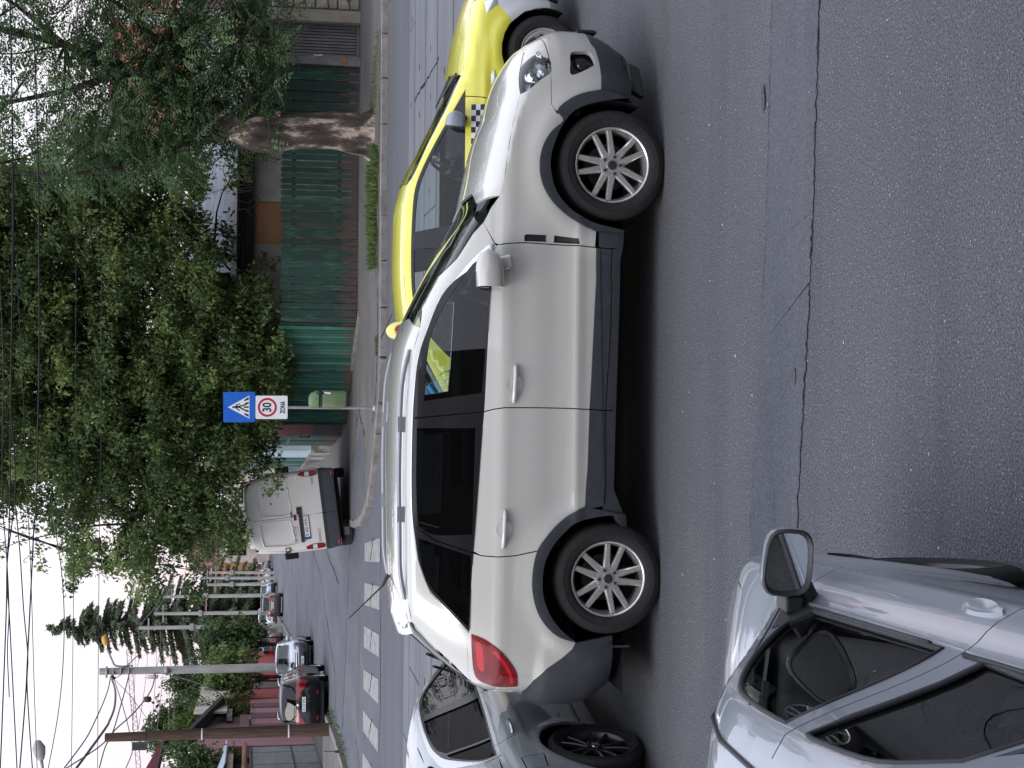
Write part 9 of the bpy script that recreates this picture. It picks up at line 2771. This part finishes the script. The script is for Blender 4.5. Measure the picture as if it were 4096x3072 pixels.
 for y0, y1 in ((0.74, 0.17), (0.03, -0.72)):          # pressed ridge round each blanked window
  q = smooth_poly([(y0, 1.42), (y0, 1.95), (y0 + (y1 - y0) * 0.08, 2.10), (y1 - (y1 - y0) * 0.1, 2.12), (y1, 2.0), (y1, 1.5), (y1 - (y1 - y0) * 0.08, 1.42), (y0 + (y1 - y0) * 0.5, 1.40)])
  pts = [at(y, zz, 0.004) for y, zz in q]
  b = MB(); b.tube(pts + [pts[0]], 0.014, 6, False); b.build('panel_ridge', WHITE, root, True)
 def rear_box(name, y0, y1, z0, z1, d, m_, o=0.0, bev=0.006):
  p = at((y0 + y1) / 2, (z0 + z1) / 2)
  s_ = -1 if p.y * (y0 + y1) < 0 else 1
  b = MB(); b.box(p.x - d - o, p.x - o + 0.01, min(y0, y1) * 1.0, max(y0, y1) * 1.0, z0, z1)
  return b.build(name, m_, root, bevel=bev)
 return root, V, at, rear_box, WHITE

van, VB, vat, vbox, VW = make_van()
sg = 1 if vat(0.5, 1.0).y > 0 else -1                   # which way "left seen from behind" runs in the van's own frame
for nm, y0, y1, z0, z1, d, m_ in (('plate_lamp_bar', 0.72, 0.06, 1.165, 1.235, 0.05, BLACK_PLASTIC), ('handle', 0.06, -0.10, 1.15, 1.27, 0.03, BLACK_PLASTIC), ('stop_lamp', 0.20, 0.06, 1.29, 1.35, 0.02, RED_LENS),
         ('hinge', 0.92, 0.80, 1.50, 1.62, 0.025, BLACK_PLASTIC), ('hinge', -0.78, -0.90, 1.58, 1.72, 0.025, BLACK_PLASTIC), ('latch', 0.12, -0.02, 1.385, 1.41, 0.03, BLACK_PLASTIC), ('reflector', 0.86, 0.76, 0.35, 0.385, 0.075, RED_REFL), ('reflector', -0.76, -0.86, 0.35, 0.385, 0.075, RED_REFL), ('tow_eye', 0.12, 0.08, 0.33, 0.37, 0.08, BLACK_PLASTIC)):
 vbox(nm, sg * y0, sg * y1, z0, z1, d, m_)
for y0, y1, z0, z1 in ((0.875, 0.815, 1.525, 1.595), (-0.805, -0.865, 1.605, 1.695)):
 vbox('hinge_plate', sg * y0, sg * y1, z0, z1, 0.027, VW, 0.002)
plate(van, 'B 600 MMN', (vat(0.39, 1.07).x - 0.02, sg * 0.39, 1.075), -pi / 2)
text('lettering', 'RENAULT', 0.085, van, (vat(0.60, 0.82).x - 0.012, sg * 0.60, 0.80), (pi / 2, 0, -pi / 2), GALV, sx=0.85)
text('lettering', 'TRAFIC', 0.075, van, (vat(-0.68, 0.85).x - 0.012, -sg * 0.68, 0.83), (pi / 2, 0, -pi / 2), GALV, sx=0.8)
for k, y in enumerate((0.66, 0.52, 0.39)):
 p = vat(y, 1.34)
 b = MB(); b.lathe([(0.058, p.x - 0.004), (0.062, p.x - 0.006), (0.066, p.x - 0.004)], 22, 'x', (0, sg * y, 1.335)); b.build('sticker_ring', GALV, van)
 text('sticker_figure', ('70', '90', '110')[k], 0.07, van, (p.x - 0.008, sg * y, 1.335), (pi / 2, 0, -pi / 2), INK_BLACK, sx=0.7)
b = MB(); p = vat(-0.82, 1.30); b.lathe([(0.0, p.x - 0.008), (0.03, p.x - 0.007), (0.034, p.x)], 16, 'x', (0, -sg * 0.80, 1.20)); b.build('lock_cap', WHITE_PLASTIC, van)
for s_ in (-1, 1):
 mr_ = bpy.data.objects.new('side_mirror', None); COL.objects.link(mr_); mr_.parent = van; mr_.location = (1.25, s_ * 1.08, 1.42)
 b = MB(); loft(b, [([(x * 0.75, y) for x, y in oval(0.14, 0.20)], -0.19), (oval(0.14, 0.21), -0.12), (oval(0.14, 0.21), 0.10), ([(x * 0.7, y * 0.85) for x, y in oval(0.14, 0.2)], 0.16)]); b.build('mirror_shell', BLACK_PLASTIC, mr_, True, auto=50)
 b = MB(); b.box(-0.08, -0.072, -0.085, 0.085, -0.04, 0.13); b.build('mirror_glass', BLACK_GLOSS, mr_)
 b = MB(); b.box(-0.078, -0.071, -0.08, 0.08, -0.16, -0.06); b.build('lower_glass', BLACK_GLOSS, mr_)
 b = MB(); b.tube([(0, 0, 0.0), (0.02, -s_ * 0.2, -0.02)], 0.03, 8); b.build('mirror_arm', BLACK_PLASTIC, mr_, True)
 for x in (1.5, -1.5):
  make_wheel('disc', 0.335, 0.21, 0.215, ALLOY, van, (x, s_ * 0.80, 0.335), s_ > 0, 0, False)
b = MB(); b.box(-2.30, 2.2, -0.78, 0.78, 0.22, 0.62); b.build('chassis', DARK_VOID, van)
b = MB(); b.box(-2.25, -2.24, sg * 0.62, sg * 0.92, 0.06, 0.34); b.build('mud_flap', BLACK_PLASTIC, van)
b = MB(); b.box(-2.262, -2.253, sg * 0.50, sg * 0.68, 0.10, 0.27); b.build('mud_flap_label', KERB, van)
# left rear tyre stands on the road, the right one on the pavement
hd = pi / 2 + radians(5.0)
van.rotation_mode = 'XYZ'
c = gp(1409, 2170)
M_ = Matrix.Rotation(hd, 4, 'Z') @ Matrix.Rotation(sg * radians(-7.3), 4, 'X')
off = M_ @ Vector((-1.62, sg * 0.955, 0.0))
van.rotation_euler = M_.to_euler(); van.scale = (1.08, 1.08, 1.08)
van.location = (c.x - off.x + 0.04, c.y - off.y - 0.2, 0.0 - off.z)
